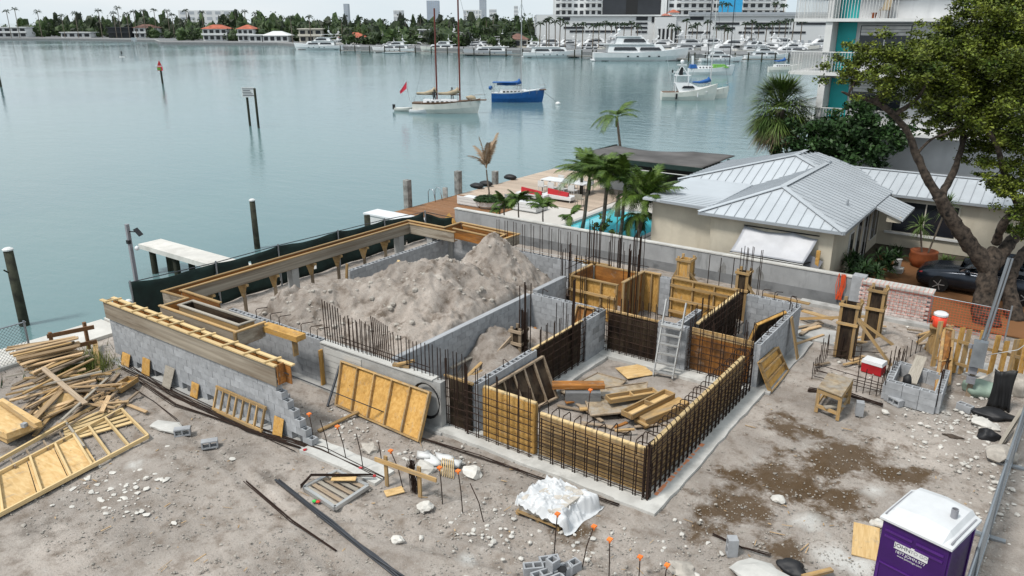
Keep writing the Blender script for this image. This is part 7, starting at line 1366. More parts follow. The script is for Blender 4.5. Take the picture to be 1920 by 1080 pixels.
def band(t_, x0, x1, w0, z0, z1, mat='dark_glass'):
    for s_ in (-1, 1): MB().hexa([(x0, s_ * w0 / 2 - .03, z0), (x1, s_ * w0 / 2 * .93 - .03, z0), (x1, s_ * w0 / 2 * .93 + .03, z0), (x0, s_ * w0 / 2 + .03, z0)], [(x0 + .3, s_ * w0 / 2 * .97 - .03, z1), (x1 - (z1 - z0) * .9, s_ * w0 / 2 * .9 - .03, z1), (x1 - (z1 - z0) * .9, s_ * w0 / 2 * .9 + .03, z1), (x0 + .3, s_ * w0 / 2 * .97 + .03, z1)]).obj('window', mat, t_)
def yacht(label, L, decks=2, hull='boat_white', seed=0, group=None, detail=True):
    q = random.Random(seed); k = L / 25; t_ = thing('motor_yacht', label, 'yacht', (0, 0, 0), group); B = L * .235; fb = 2.0 * k * 1.05; hm = hull_mb(L, B, fb, .9, .85, .3, -.5).obj('hull', hull, t_)
    MB().box(-.6 * k, -B * .4, .1, .3, B * .4, .45).obj('swim_platform', 'boat_white', t_)
    MB().hexa([(L * .08, -B * .34, -.02), (L * .9, -B * .2, -.02), (L * .9, B * .2, -.02), (L * .08, B * .34, -.02)], [(L * .08, -B * .36, .14), (L * .92, -B * .2, .14), (L * .92, B * .2, .14), (L * .08, B * .36, .14)]).obj('boot_stripe', 'black', t_)
    z = fb * 1.02; mb = tier(MB(), L * .14, L * .76, B * .86, z, z + 2.0 * k); mb.obj('deck_house', 'boat_white', t_); band(t_, L * .2, L * .45, B * .84, z + .55 * k, z + 1.35 * k); band(t_, L * .47, L * .70, B * .80, z + .55 * k, z + 1.3 * k)
    for s_ in (-1, 1):
        for f_ in (.34, .44, .56, .66): MB().box(L * f_, s_ * B * .47 - .05, fb * .5, L * f_ + .55 * k, s_ * B * .47 + .05, fb * .66).obj('porthole', 'dark_glass', hm)
    z2 = z + 2.0 * k
    MB().hexa([(L * .06, -B * .42, z2), (L * .62, -B * .36, z2), (L * .62, B * .36, z2), (L * .06, B * .42, z2)], [(L * .06, -B * .42, z2 + .18 * k), (L * .6, -B * .36, z2 + .18 * k), (L * .6, B * .36, z2 + .18 * k), (L * .06, B * .42, z2 + .18 * k)]).obj('upper_deck', 'boat_white', t_)
    if decks > 1:
        tier(MB(), L * .22, L * .58, B * .66, z2 + .18 * k, z2 + 1.9 * k, .3, .7).obj('bridge_house', 'boat_white', t_); band(t_, L * .3, L * .54, B * .645, z2 + .6 * k, z2 + 1.4 * k); z2 += 1.9 * k
        MB().box(L * .16, -B * .3, z2, L * .48, B * .3, z2 + .14 * k).obj('hardtop', 'boat_white', t_)
    if decks > 2:
        for x in (.2, .42):
            for s_ in (-1, 1): rod((L * x, s_ * B * .24, z2), (L * x, s_ * B * .24, z2 + 1.4 * k), .06, t_, 'boat_white', 'stanchion')
        MB().box(L * .17, -B * .27, z2 + 1.4 * k, L * .46, B * .27, z2 + 1.55 * k).obj('sun_roof', 'boat_white', t_); z2 += 1.5 * k
    for s_ in (-1, 1): plank('radar_arch', (L * .2, s_ * B * .2, z2), (L * .26, s_ * B * .12, z2 + 1.1 * k), .3 * k, .12, 'boat_white', t_)
    plank('radar_arch', (L * .26, -B * .14, z2 + 1.1 * k), (L * .26, B * .14, z2 + 1.1 * k), .4 * k, .15, 'boat_white', t_)
    for s_ in (-.1, .1): MB().blob((L * .26, s_ * B, z2 + 1.55 * k), .42 * k, 1, 1, 1, 1.1, 2, 0).obj('radome', 'boat_white', t_, smooth=True)
    rod((L * .27, 0, z2 + 1.1 * k), (L * .25, 0, z2 + 4.2 * k), .04, t_, 'boat_white', 'antenna')
    for s_ in (-1, 1): plank('bow_rail', (L * .72, s_ * B * .36, fb * 1.2 + .8 * k), (L * .985, s_ * .1, fb * 1.55 + .8 * k), .05, .05, 'alu', t_)
    return t_
DEFER = []
def place(t_, px, py, L, flip=False, skew=0.0, z=-1.0):
    """stern (or bow when flip) at the photo pixel on the water, lying across the view"""
    p = P(px, py, z); a = atan2(_rt.y, _rt.x) + skew
    if flip: p = p + Vector((cos(a), sin(a), 0)) * L; a += pi
    DEFER.append((t_, p, a)); return p, a
def ppm(px, py): p = P(px, py, -1); return F_PX / ((p - Vector((0, 0, CAM_H))).dot(_fw))
Y = [(552, 642, 93, True, 3, 'boat_white', 'white three-deck motor yacht moored farthest along the marina beside the low red-roofed house'), (698, 776, 98, True, 2, 'boat_white', 'white motor yacht with a dark tender alongside'), (788, 860, 96, True, 2, 'boat_cream', 'cream motor yacht behind the red masts'), (868, 960, 104, True, 1, 'far_grey', 'grey-hulled low motor yacht with black cabin windows'), (980, 1092, 108, False, 1, 'boat_white', 'low sleek white motor yacht with long dark side window'), (1112, 1290, 114, False, 2, 'boat_white', 'largest white motor yacht with a row of portholes'), (1312, 1392, 116, False, 2, 'boat_white', 'white motor yacht with black upper works beside the large yacht'), (1396, 1480, 111, False, 3, 'boat_white', 'white three-deck motor yacht nearest the apartment block')]
for i, (x0, x1, yy, flip, dk_, hl, lb) in enumerate(Y):
    L = (x1 - x0) / ppm((x0 + x1) / 2, yy); t_ = yacht(lb, L, dk_, hl, i); place(t_, x0, yy, L, flip, .0)
SM = [(645, 92, 8, 1), (670, 94, 9, 1), (725, 92, 11, 2), (765, 93, 10, 1), (845, 93, 13, 2), (905, 95, 14, 2), (948, 97, 13, 1), (1000, 97, 15, 2), (1045, 98, 16, 2), (1105, 100, 12, 1), (1150, 100, 15, 2), (1215, 101, 15, 2), (1262, 103, 14, 1), (1345, 102, 16, 2), (1420, 100, 15, 2), (1470, 102, 13, 2), (1500, 101, 14, 1)]
q = random.Random(9); PR = {}
def berth(px, py, L, dk_, lb, grp, flip, skew):
    key = (dk_, px % 2)
    if key not in PR: PR[key] = [yacht(lb, 14, dk_, 'boat_white' if px % 2 else 'boat_cream', px, grp), False]
    r_, used = PR[key]; t_ = copy_tree(r_) if used else r_; PR[key][1] = True
    tag(t_, lb, group=grp); place(t_, px - 20, py - 2, L, flip, skew); t_.scale = (L / 14,) * 3
for i, (px, py, L, dk_) in enumerate(SM): berth(px, py, L, dk_, 'smaller white cruiser berthed in the row behind the large yachts', 'cruisers in the second row', i % 2 == 0, (.25, -.3, .1)[i % 3])
for i in range(42): px = 640 + int(21 * i); berth(px, float(np.interp(px, [640, 900, 1100, 1300, 1520], [89, 94.5, 99.5, 103, 105])) - (i % 3) * 1.6, q.uniform(14, 23), q.choice((2, 2, 3, 3)), 'small white boat in the crowded inner berths of the marina', 'boats in the inner berths', i % 2 == 1, q.uniform(-.6, .6))
dkm = thing('marina_dock', 'dark timber marina dock behind the moored yachts', 'dock', tuple(P(1000, 100, -1)))
for a, b in (((640, 95), (870, 99)), ((860, 101), (1110, 106)), ((1090, 106), (1320, 112)), ((1300, 112), (1500, 112))):
    a_, b_ = P(*a, -.5), P(*b, -.5); plank('walkway', a_ + Vector((0, 0, .1)), b_ + Vector((0, 0, .1)), 2.5, .3, 'pile_grey', dkm)
    for i in range(9): p = a_.lerp(b_, i / 8) - Vector((_fw.x, _fw.y, 0)) * 1.6; rod((p.x, p.y, -3), (p.x, p.y, 1.6), .2, dkm, 'pile_wood', 'pile')
def rope(t_, a, b, r=.025, mat='wire'): rod(a, b, r, t_, mat, 'stay')
def sailboat(label, L, hull, fb, masts, cabin='boat_white', stripe=None, sprit=0, rails=True, name='sailboat', cabinz=.55):
    t_ = thing(name, label, 'sailboat', (0, 0, 0)); B = L * .28; hull_mb(L, B, fb, .85, .6, .32, -.35).obj('hull', hull, t_)
    if stripe: hs2 = hull_mb(L * 1.002, B * 1.025, fb * .34, .85, .6, .6, 0); hs2.xf(Matrix.Translation((0, 0, fb * .82))); hs2.obj('sheer_band', stripe, t_)
    tier(MB(), L * .16, L * .72, B * .58, fb * .95, fb + cabinz, .1, .6).obj('cabin', cabin, t_)
    for s_ in (-1, 1):
        for i in range(6): x = L * (.22 + .07 * i); MB().box(x, s_ * B * .285 - .03, fb + .14, x + .32, s_ * B * .285 + .03, fb + .36).obj('porthole', 'dark_glass', t_)
    for xf, h_, mm, bl, cov in masts:
        rod((L * xf, 0, fb), (L * xf, 0, fb + h_), .11 if mm == 'mast_red' else .08, t_, mm, 'mast')
        if bl: MB().tube([(L * xf - .1, 0, fb + 1.75), (L * xf - .5, 0, fb + 1.5), (L * (xf - bl * .6), 0, fb + 1.25), (L * (xf - bl), 0, fb + 1.3)], [.42, .3, .2, .1], 8).obj('furled_sail', cov, t_, smooth=True); rod((L * xf, 0, fb + 1.1), (L * (xf - bl), 0, fb + 1.15), .06, t_, 'teak' if mm == 'mast_red' else 'alu', 'boom')
        for s_ in (-1, 1): rope(t_, (L * xf - .2, s_ * B * .45, fb), (L * xf, 0, fb + h_ * .93), .012)
    x1_ = masts[-1][0]; rope(t_, (L * (1 + sprit) - .1, 0, fb * 1.5), (L * x1_, 0, fb + masts[-1][1] * .95), .015); rope(t_, (.1, 0, fb), (L * masts[0][0], 0, fb + masts[0][1] * .95), .012)
    if sprit: MB().box(L * .9, -.35, fb * 1.38, L * (1 + sprit), .35, fb * 1.48).obj('bowsprit', 'teak', t_)
    if rails:
        for s_ in (-1, 1):
            for i in range(8): s = i / 7; b = B / 2 * (.6 + .4 * min(1, s * 3)) * (1 if s < .45 else max(.05, 1 - ((s - .45) / .55) ** 2)); rod((L * s, s_ * b, fb * .95), (L * s, s_ * b, fb * 1.1 + .65), .018, t_, 'alu', 'stanchion')
        bent([(L * .9, -.5, fb * 1.4 + .6), (L * (1 + sprit), 0, fb * 1.5 + .65), (L * .9, .5, fb * 1.4 + .6)], .022, t_, 'alu', 'pulpit')
    return t_
px = ppm(830, 213); L = 128 / px; kt = sailboat('cream two-masted ketch with dark red masts and tan furled sails', L, 'boat_cream', 1.15, [(.36, 11.5, 'mast_red', .30, 'tan_canvas'), (.70, 14.5, 'mast_red', .32, 'tan_canvas')], stripe='teak', sprit=.09); kp, ka = place(kt, 775, 211, L, False, -.06)
plank('flag_staff', (-.3, 0, 1.2), (-.7, 0, 3.0), .04, .04, 'alu', kt); MB().add([(-.7, 0, 3.9), (-.75, 0, 3.0), (-1.6, .25, 2.3), (-1.7, .2, 2.6)], [(0, 1, 2, 3)]).obj('red_flag', 'red_flag', kt); rod((-.55, 0, 2.4), (-.72, 0, 4.0), .03, kt, 'alu', 'staff'); MB().blob((L * .86, 0, 1.9), .45, 3, 1.6, .5, .6, 2, .3).obj('furled_jib', 'tan_canvas', kt, smooth=True)
a_ = ka
for f_, dy, lb in ((.33, -.5, 'person in black standing on the ketch beside the rear mast'), (.58, .3, 'person in dark clothes on the ketch by the main mast')):
    pr = person(lb); pr.location = kp + Vector((cos(a_) * L * f_ - sin(a_) * dy, sin(a_) * L * f_ + cos(a_) * dy, 1.15 if f_ < .5 else 1.35)); pr.rotation_euler = (0, 0, a_)
def dinghy(label, px, py, L, mat, skew=0, motor=True):
    t_ = thing('dinghy', label, 'dinghy', (0, 0, 0)); hull_mb(L, L * .45, .42, .9, .8, .2, -.1, 8).obj('hull', mat, t_)
    for x in (.3, .6): MB().box(L * x, -L * .17, .3, L * x + .25, L * .17, .36).obj('thwart', 'teak', t_)
    if motor: MB().box(-.3, -.13, .2, 0, .13, .85).obj('outboard', 'black', t_)
    place(t_, px, py, L, False, skew); return t_
dinghy('olive inflatable dinghy with outboard tied behind the ketch', 741, 208, 2.6, 'boat_cream', -.2); dinghy('small white tender alongside the ketch', 768, 212, 2.4, 'boat_white', -.1, False); dinghy('white inflatable tender moored at the first yacht', 652, 96, 5.5, 'boat_white', -.1); dinghy('white sport tender lying beside the cruiser with a dark cockpit', 722, 100, 8, 'boat_white', 0); dinghy('white dinghy trailing behind the yawl', 1262, 138, 3.2, 'boat_white', 0)
px = ppm(970, 193); L = 100 / px; bl = sailboat('blue-hulled sloop with blue sail cover at anchor', L, 'boat_blue', 1.25, [(.56, 13.0, 'alu', .46, 'blue_canvas')], sprit=.03); blp, bla = place(bl, 922, 191, L, False, -.05); MB().box(.2, -.9, 2.75, L * .5, .9, 2.85).obj('bimini', 'blue_canvas', bl); MB().blob((-.15, 0, 2.0), .32, 2, sub=2, rough=0).obj('barrel_float', 'boat_blue', bl, smooth=True); hm = hull_mb(L * 1.003, L * .283, .36, .85, .6, .9, 0); hm.xf(Matrix.Translation((0, 0, 1.0))); hm.obj('white_band', 'boat_white', bl)
for x in (.3, L * .48):
    for s_ in (-.85, .85): rod((x, s_, 1.3), (x, s_, 2.8), .025, bl, 'alu', 'bimini_post')
p = P(1046, 196, -1); MB().blob((p.x, p.y, -.9), .38, 1, 1, 1, .8, 2, 0).obj('mooring_buoy', 'white_paint', label='white mooring buoy off the bow of the blue sloop', cat='buoy', smooth=True); b0 = Vector((blp.x, blp.y, 0)) + Vector((cos(bla), sin(bla), 0)) * L; rod((b0.x, b0.y, .4), (p.x, p.y, -.8), .03, None, 'wire', 'mooring_line', label='slack mooring line from blue sloop to white buoy', cat='rope')
# sport-fishing boat
px = ppm(1290, 188); L = 104 / px; fb_ = thing('fishing_boat', 'white sport-fishing boat with a tall tuna tower', 'boat', (0, 0, 0)); B = L * .3; hull_mb(L, B, 1.15, 1.0, .9, .55, -.4).obj('hull', 'boat_cream', fb_); tier(MB(), L * .3, L * .82, B * .8, 1.2, 2.5, -.5, 1.3).obj('cabin', 'boat_white', fb_); MB().box(.15, -B * .38, 1.0, L * .3, B * .38, 1.22).obj('cockpit', 'teak', fb_); band(fb_, L * .34, L * .58, B * .82, 1.75, 2.1); MB().box(L * .22, -B * .3, 3.5, L * .5, B * .3, 3.6).obj('tower_roof', 'boat_white', fb_); MB().box(L * .26, -B * .18, 5.0, L * .42, B * .18, 5.08).obj('tower_top', 'boat_white', fb_)
for x in (.24, .46):
    for s_ in (-1, 1): rod((L * x, s_ * B * .3, 1.2), (L * x, s_ * B * .28, 3.55), .07, fb_, 'boat_white', 'tower_leg'); rod((L * x, s_ * B * .28, 3.55), (L * .33, s_ * B * .14, 5.0), .06, fb_, 'boat_white', 'tower_leg')
MB().box(L * .3, -.3, 3.6, L * .36, .3, 4.7).obj('helm', 'black', fb_); MB().blob((L * .34, 0, 5.5), .3, 1, sub=2, rough=0).obj('radome', 'boat_white', fb_, smooth=True); rod((L * .2, 0, 1.2), (L * .02, -B * .8, 6.5), .03, fb_, 'boat_white', 'outrigger'); place(fb_, 1239, 187, L, False, -.05)
MB().box(L * .24, -B * .5, .2, L * .27, -B * .42, 1.0).obj('fender', 'black', fb_); MB().box(L * .62, -B * .49, .5, L * .64, -B * .4, 1.1).obj('fender', 'white_gloss', fb_)
L = 78 / ppm(1320, 183); s2 = sailboat('white sloop with blue boom cover lying behind the sport-fishing boat', L, 'boat_cream', 1.1, [(.55, 13.5, 'white_paint', .42, 'blue_canvas')]); place(s2, 1286, 184, L, False, -.03)
L = 86 / ppm(1330, 140); s3 = sailboat('white yawl with two black masts and green deck cover', L, 'boat_white', 1.35, [(.40, 17, 'black', 0, None), (.88, 17, 'black', 0, None)]); place(s3, 1290, 140, L, False, 0); simple('green_canvas', (.14, .34, .06), .7); tier(MB(), L * .5, L * .86, 2.4, 1.5, 2.2, .5, .8).obj('deck_cover', 'green_canvas', s3); tier(MB(), L * .02, L * .18, 2.2, 1.4, 2.2, .2, .2).obj('cockpit_cover', 'blue_canvas', s3); rod((L * .1, .2, 1.3), (L * .08, .2, 4.0), .3, s3, 'white_gloss', 'wind_generator')
L = 60 / ppm(1470, 133); s4 = sailboat('white sailboat with blue cover half hidden by the apartment balcony', L, 'boat_cream', 1.2, [(.5, 10, 'white_paint', .35, 'blue_canvas')]); place(s4, 1440, 135, L, False, 0)
# ------------------------------------------------------------------ far shore
fx = Vector((_fw.x, _fw.y, 0)).normalized()
shore = [(-400, 69), (-60, 71.5), (130, 72.5), (290, 75), (300, 79), (520, 80.5), (545, 82), (640, 87), (900, 92), (1100, 97), (1300, 101), (1600, 103), (2100, 104)]
sp = [P(a, b, .2) for a, b in shore]; far = [p + fx * 1500 + (p.normalized() * 0) for p in sp]
mb = MB(); k = len(sp); vs = [(p.x, p.y, .2) for p in sp] + [(p.x, p.y, .3) for p in far] + [(p.x, p.y, -2) for p in sp]; mb.add(vs, [(i, i + 1, k + i + 1, k + i) for i in range(k - 1)] + [(2 * k + i, 2 * k + i + 1, i + 1, i) for i in range(k - 1)]); mb.obj('far_shore', 'concrete_dark', kind='structure', center=False)
def local(px, depth, z=0.0): p = PD(px, 540, depth); return Vector((p.x, p.y, z))
def zat(py, depth): return CAM_H + (depth * (540 - py) / F_PX) * cos(PITCH) - depth * sin(PITCH)
def gp(px, py, depth): p = PD(px, py, depth); return p
def dpt(px, py, z=.2): return (P(px, py, z) - Vector((0, 0, CAM_H))).dot(_fw)
class FB:
    """box builder in a frame whose x runs across the view and y away from it, anchored at a photo column on the ground"""
    def __init__(s, px, py): s.o = P(px, py, .2); s.d = (s.o - Vector((0, 0, CAM_H))).dot(_fw); s.k = s.d / F_PX
    def at(s, x, y, z): return s.o + _rt * x + fx * y + Vector((0, 0, z))
    def box(s, x0, y0, z0, x1, y1, z1, name, mat, parent): c = [s.at(x0, y0, z0), s.at(x1, y0, z0), s.at(x1, y1, z0), s.at(x0, y1, z0)]; return MB().hexa(c, [p + Vector((0, 0, z1 - z0)) for p in c]).obj(name, mat, parent)
    def hiproof(s, x0, y0, z0, x1, y1, z1, mat, parent): i = min((x1 - x0), (y1 - y0)) * .45; c = [s.at(x0, y0, z0), s.at(x1, y0, z0), s.at(x1, y1, z0), s.at(x0, y1, z0)]; e = (y1 - y0) * .45; tt = [s.at(x0 + i, y0 + e, z1), s.at(x1 - i, y0 + e, z1), s.at(x1 - i, y1 - e, z1), s.at(x0 + i, y1 - e, z1)]; return MB().hexa(c, tt).obj('roof', mat, parent)
def house(label, px0, px1, pyb, storeys, wall='far_white', roof=None, wins=4, flat=True, name='shore_house', dz=0):
    f = FB(px0, pyb); W = (px1 - px0) * f.k; t_ = thing(name, label, 'house', tuple(f.o)); h_ = 3.2 * storeys + dz; f.box(0, 6, 0, W, 16, h_, 'wall', wall, t_)
    for s in range(storeys):
        for i in range(wins): x = W * (i + .18) / wins; w_ = f.box(x, 5.9, 3.2 * s + .7, x + W / wins * .62, 6.05, 3.2 * s + 2.6, 'window', 'far_dark', t_)
        if s: f.box(-.3, 4.6, 3.2 * s - .15, W + .3, 6, 3.2 * s + .1, 'balcony', wall, t_); f.box(-.3, 4.6, 3.2 * s + .1, W + .3, 4.7, 3.2 * s + .9, 'balustrade', wall, t_)
    if roof: f.hiproof(-.8, 5.2, h_, W + .8, 16.8, h_ + 2.2, roof, t_)
    else: f.box(-.6, 5, h_, W + .6, 16.5, h_ + .45, 'roof_slab', wall, t_)
    return t_
house('white modern two-storey villa at the left end of the far shore', -30, 42, 70.5, 2, wins=5); house('low white bungalow among dark trees on the far shore', 106, 162, 71, 1, wins=4); house('dark modern house with flat roof on the far shore', 196, 238, 71.5, 2, 'far_dark', wins=3); house('two-storey white house with brown hip roof and balcony', 245, 286, 71.5, 2, roof='brown_tile', wins=4)
house('white villa with red tile roof and arches', 374, 420, 77, 2, roof='red_tile', wins=4); house('second white villa with red tile roof on the far shore', 440, 470, 78, 2, roof='red_tile', wins=3); house('small white dock pavilion beside the second red-roofed villa', 461, 485, 79, 1, wins=2); house('low white house with pale roof right of the dock pavilion', 487, 535, 79, 1, roof='far_white', wins=4); house('cream house with flat roof and tower behind the first yacht', 556, 600, 80, 2, 'cream_wall', wins=3); house('low house with broad red tile roof behind the marina', 632, 682, 83, 1, roof='red_tile', wins=5, dz=-.2); house('beige two-storey house half hidden behind the marina trees', 680, 712, 82, 2, 'cream_wall', 'brown_tile', 2)
house('long white modern house with glass front behind the cruisers', 784, 866, 84, 2, wins=7); house('small brown gazebo at the edge of the marina', 952, 990, 90, 1, 'cream_wall', 'brown_tile', 3)
sw = thing('sea_wall', 'pale sea wall along the far shore lawns', 'wall', tuple(P(300, 75, 0)))
for (a, b) in zip(shore[:7], shore[1:8]): p, q_ = P(*a, -.1), P(*b, -.1); plank('wall_run', p - fx * .4, q_ - fx * .4, .6, 1.0, 'concrete', sw)
# marina building with car decks
f = FB(1008, 87); f.o = P(1008, 89, .2); f.d = dpt(1008, 89); f.k = f.d / F_PX; W = 620 * f.k; mbd = thing('marina_building', 'long white marina building with dark car-deck openings', 'building', tuple(f.o)); H_ = 12.8; f.box(0, 14, 0, W, 60, H_, 'wall', 'far_white', mbd); q = random.Random(2)
def U(px): return (px - 1008) * f.k
def hz(py): return .2 + (89 - py) * f.k * .965
f.box(U(1045), 13.2, H_ - .5, W, 13.9, H_ + .1, 'parapet', 'far_white', mbd)
for a, b, t0, t1 in ((1102, 1150, 45, 48.5), (1150, 1196, 45, 48.5), (1200, 1222, 33, 40), (1200, 1222, 44, 48), (1200, 1222, 52, 56), (1200, 1222, 60, 64), (1060, 1100, 52, 56), (1058, 1072, 34, 40), (1072, 1100, 59, 63), (1136, 1160, 59, 63), (1304, 1330, 33, 39.5), (1354, 1400, 44, 48.5), (1302, 1345, 61, 65), (1350, 1392, 53, 57), (1400, 1450, 61, 65), (1410, 1500, 44, 48.5), (1410, 1500, 53, 57), (1460, 1530, 61, 65), (1510, 1580, 44, 48.5), (1102, 1136, 59, 63), (1230, 1243, 33, 44), (1160, 1196, 52, 56)): f.box(U(a), 13.8, hz(t1), U(b), 14.05, hz(t0), 'opening', 'far_dark', mbd)
for i in range(40): x = 1015 + 14.5 * i; f.box(U(x), 13.8, .2, U(x + 5.5), 14.05, 2.6, 'shop_window', 'far_grey', mbd)
f.box(U(1235), 11, 0, U(1275), 14, hz(34), 'stair_tower', 'far_white', mbd)
for x in (1238, 1246, 1254, 1262, 1270): f.box(U(x), 10.5, 0, U(x + 3), 11, hz(54), 'column', 'far_white', mbd); f.box(U(x + 3.2), 10.9, 0, U(x + 7.6), 11.05, hz(56), 'dark_bay', 'far_dark', mbd)
f.hiproof(U(1247), 12, hz(31), U(1268), 20, hz(27), 'red_tile', mbd); f.hiproof(U(1268), 18, hz(25), U(1288), 26, hz(19), 'red_tile', mbd); f.box(U(1269), 19, H_, U(1287), 25, hz(25), 'kiosk', 'far_white', mbd)
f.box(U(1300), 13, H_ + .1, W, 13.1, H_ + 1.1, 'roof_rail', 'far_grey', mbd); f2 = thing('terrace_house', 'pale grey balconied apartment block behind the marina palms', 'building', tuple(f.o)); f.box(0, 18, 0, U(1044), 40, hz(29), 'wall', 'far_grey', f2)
for s in range(4): f.box(-.3, 16.5, 2.6 + 3 * s, U(1040), 18, 2.9 + 3 * s, 'balcony', 'far_white', f2); f.box(U(1012), 17.8, .5 + 3 * s, U(1035), 18.05, 2.3 + 3 * s, 'window', 'far_dark', f2)
def tower(label, px0, px1, depth_py, back, z1, wall, floors, wins, glass='far_dark', frac=.6, name='tower_block', balcony=True):
    g = FB(px0, depth_py); W = (px1 - px0) * g.k; t_ = thing(name, label, 'building', tuple(g.o)); g.box(0, back, 0, W, back + 18, z1, 'wall', wall, t_); fh = z1 / floors
    for s in range(floors):
        for i in range(wins): x = W * (i + .5 - frac / 2) / wins; g.box(x, back - .12, fh * s + fh * .3, x + W / wins * frac, back + .1, fh * s + fh * .82, 'window', glass, t_)
        if balcony and s: g.box(W * .08, back - 1.4, fh * s - .1, W * .36, back - .13, fh * s + .15, 'balcony', 'far_white', t_); g.box(W * .62, back - 1.4, fh * s - .1, W * .94, back - .13, fh * s + .15, 'balcony', 'far_white', t_)
    return t_
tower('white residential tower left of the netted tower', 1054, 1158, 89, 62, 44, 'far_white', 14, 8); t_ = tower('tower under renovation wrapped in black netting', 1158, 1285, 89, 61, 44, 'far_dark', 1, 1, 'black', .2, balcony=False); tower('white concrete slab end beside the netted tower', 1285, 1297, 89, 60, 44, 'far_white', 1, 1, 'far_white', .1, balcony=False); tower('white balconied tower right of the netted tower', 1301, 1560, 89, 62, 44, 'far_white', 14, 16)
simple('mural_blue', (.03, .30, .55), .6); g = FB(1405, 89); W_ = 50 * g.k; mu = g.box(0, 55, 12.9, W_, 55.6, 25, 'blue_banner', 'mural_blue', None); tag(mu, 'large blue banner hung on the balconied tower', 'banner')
tower('twin blue-glass towers rising over the tree belt', 700, 737, 60, 560, 46, 'far_blue_haze', 16, 6, 'far_grey', .5, balcony=False); tower('slim pale tower over the tree belt right of the red masts', 855, 877, 60, 640, 52, 'far_grey', 18, 4, 'far_blue_haze', .5, balcony=False); tower('small pale tower above the palms at the left', 325, 342, 60, 900, 48, 'far_grey', 14, 3, 'far_blue_haze', .5, balcony=False)  # haze over these towers is put into their pale bluish materials
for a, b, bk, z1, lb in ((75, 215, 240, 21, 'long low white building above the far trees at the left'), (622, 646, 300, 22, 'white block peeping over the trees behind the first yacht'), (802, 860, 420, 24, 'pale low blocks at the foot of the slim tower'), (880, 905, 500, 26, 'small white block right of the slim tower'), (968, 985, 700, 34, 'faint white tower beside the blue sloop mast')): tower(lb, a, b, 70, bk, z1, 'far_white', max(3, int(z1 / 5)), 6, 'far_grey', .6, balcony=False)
# tree belt and single palms
q = random.Random(17); mb = MB(); core = MB()
def clump(c, r, h_, n_):
    core.blob((c.x, c.y, c.z + h_ * .42), r * .62, int(c.x * 7), 1, 1, h_ * .42 / r / .62, 2, .5)
    for i in range(n_):
        a_ = q.uniform(0, 6.28); v_ = q.random() ** .5; e = q.uniform(0, 1); p = Vector((c.x + r * v_ * cos(a_), c.y + r * v_ * sin(a_), c.z + h_ * (.1 + .9 * e) * (1 - .45 * v_ * v_))); s = q.uniform(.3, .75); u = Vector((q.gauss(0, 1), q.gauss(0, 1), q.gauss(0, .7))).normalized() * s; w_ = u.cross(Vector((q.gauss(0, 1), q.gauss(0, 1), q.gauss(0, 1)))).normalized() * s * .7; mb.add([p - u, p + w_, p + u, p - w_], [(0, 1, 2, 3)])
for px in range(-40, 1010, 9):
    yb = np.interp(px, [a for a, b in shore], [b for a, b in shore]) - 1.5
    for row, (back, hh) in enumerate(((22, 6.5), (42, 9.0), (70, 11.0), (105, 12.5))):
        if row == 0 and q.random() < .5: continue
        o_ = P(px + q.uniform(-6, 6), yb, .2) + fx * (back + q.uniform(-6, 8)); k_ = (1.25 if px < 500 else 1.0); clump(o_, q.uniform(2.2, 6.0), hh * k_ * q.uniform(.55, 1.3), 120)
mb.add(core.v, core.f); tag(mb.obj('tree_belt', 'leaf_far'), 'dense dark belt of trees along the far shore', 'trees', kind='stuff')
def far_palm_mesh(L, seed):
    q = random.Random(seed); mb = MB()
    for i in range(15):
        a_ = 2 * pi * i / 15 + q.uniform(-.2, .2); e = q.uniform(-.2, 1.1); d = Vector((cos(a_) * cos(e), sin(a_) * cos(e), sin(e))); s = d.cross(Vector((0, 0, 1))).normalized() * .32; p0 = Vector((0, 0, 0)); p1 = d * L * .55; p2 = d * L + Vector((0, 0, -L * .45)); mb.add([p0, p1 - s, p2, p1 + s, p1 + Vector((0, 0, -.35))], [(0, 1, 4), (0, 4, 3), (1, 2, 4), (4, 2, 3)])
    return mb.mesh('palm_crown')
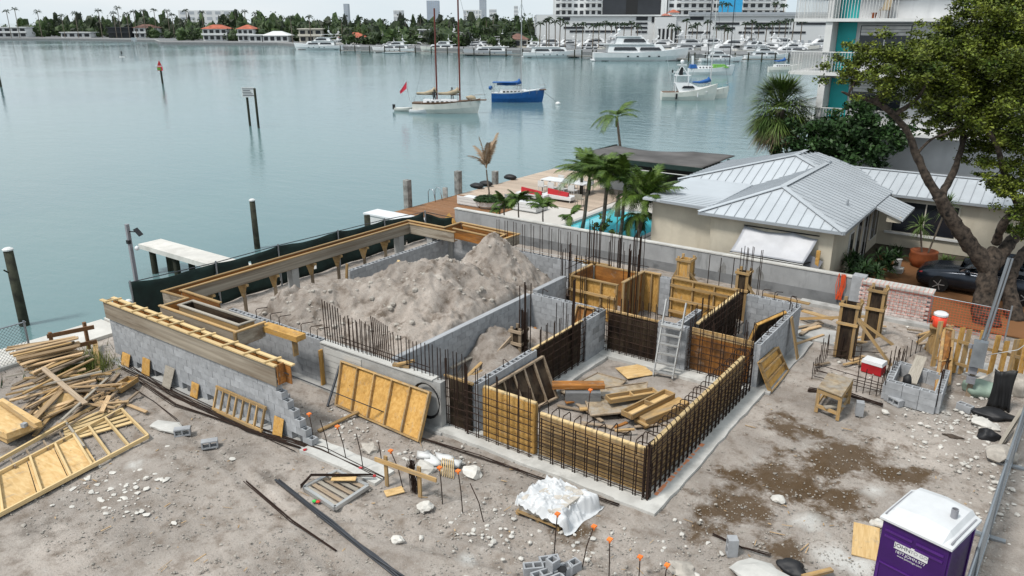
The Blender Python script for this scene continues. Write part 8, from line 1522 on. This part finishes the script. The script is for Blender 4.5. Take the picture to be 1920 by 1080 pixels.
def far_palm(px, pyb, pyt, label, group, back=12, L=2.6):
    b = P(px, pyb, .2); b = b + fx * back * 1.0; dep = (b - Vector((0, 0, CAM_H))).dot(_fw); b = PD(px, 0, dep); zt = PD(px, pyt, dep).z; tp_ = PD(px, pyt, dep); t_ = thing('palm_tree', label, 'palm tree', (tp_.x, tp_.y, .2), group)
    rod((tp_.x, tp_.y, .1), (tp_.x + q.uniform(-.3, .3), tp_.y, zt), .2, t_, 'palm_trunk', 'trunk'); inst('crown', matmesh(('fp', round(L, 1), int(px) % 3), 'leaf_far_palm', lambda: far_palm_mesh(L, int(px) % 3)), Matrix.Translation((tp_.x, tp_.y, zt)) @ Rz(q.uniform(0, 6)), t_)
for px, py in ((27, 18), (12, 22), (70, 22), (115, 30), (140, 25), (184, 20), (212, 25), (220, 15), (237, 27), (250, 22), (268, 21), (288, 20), (313, 21), (322, 28), (348, 21), (378, 24), (430, 30), (440, 24), (458, 22), (478, 26)): far_palm(px, 74, py, 'tall royal palm rising above the far shore trees', 'royal palms on the far shore', 40, 3.2)
for px, py in ((545, 34), (580, 32), (640, 38), (675, 36), (720, 40), (760, 38), (788, 33), (805, 42), (912, 36), (925, 30), (940, 38), (880, 42)): far_palm(px, 83, py, 'palm standing among the trees behind the marina', 'palms behind the marina', 22, 2.6)
for px, py in ((1012, 45), (1025, 40), (1030, 36), (1042, 42), (1050, 38), (1060, 44), (1080, 48), (1093, 46), (1112, 49), (1124, 47), (1136, 44), (1146, 47), (1156, 46), (1170, 47), (1184, 44), (1195, 50), (1259, 49), (1271, 55), (1287, 40), (1298, 51), (1308, 47), (1328, 42), (1345, 52), (1360, 50), (1366, 57), (1398, 46), (1412, 42), (1424, 49), (1438, 48), (1450, 44), (1462, 42), (1475, 40), (1488, 40), (1505, 40)): far_palm(px, 93, py, 'coconut palm along the front of the marina building', 'palms along the marina building', 4, 2.3)
for px, py in ((1355, 8), (1365, 10), (1455, 8), (1470, 12)): far_palm(px, 89, py, 'palm planted on the terrace roof of the marina building', 'palms on the marina terrace', 20, 2.6)
for t_, p, a in DEFER: t_.location = p; t_.rotation_euler = (0, 0, a)
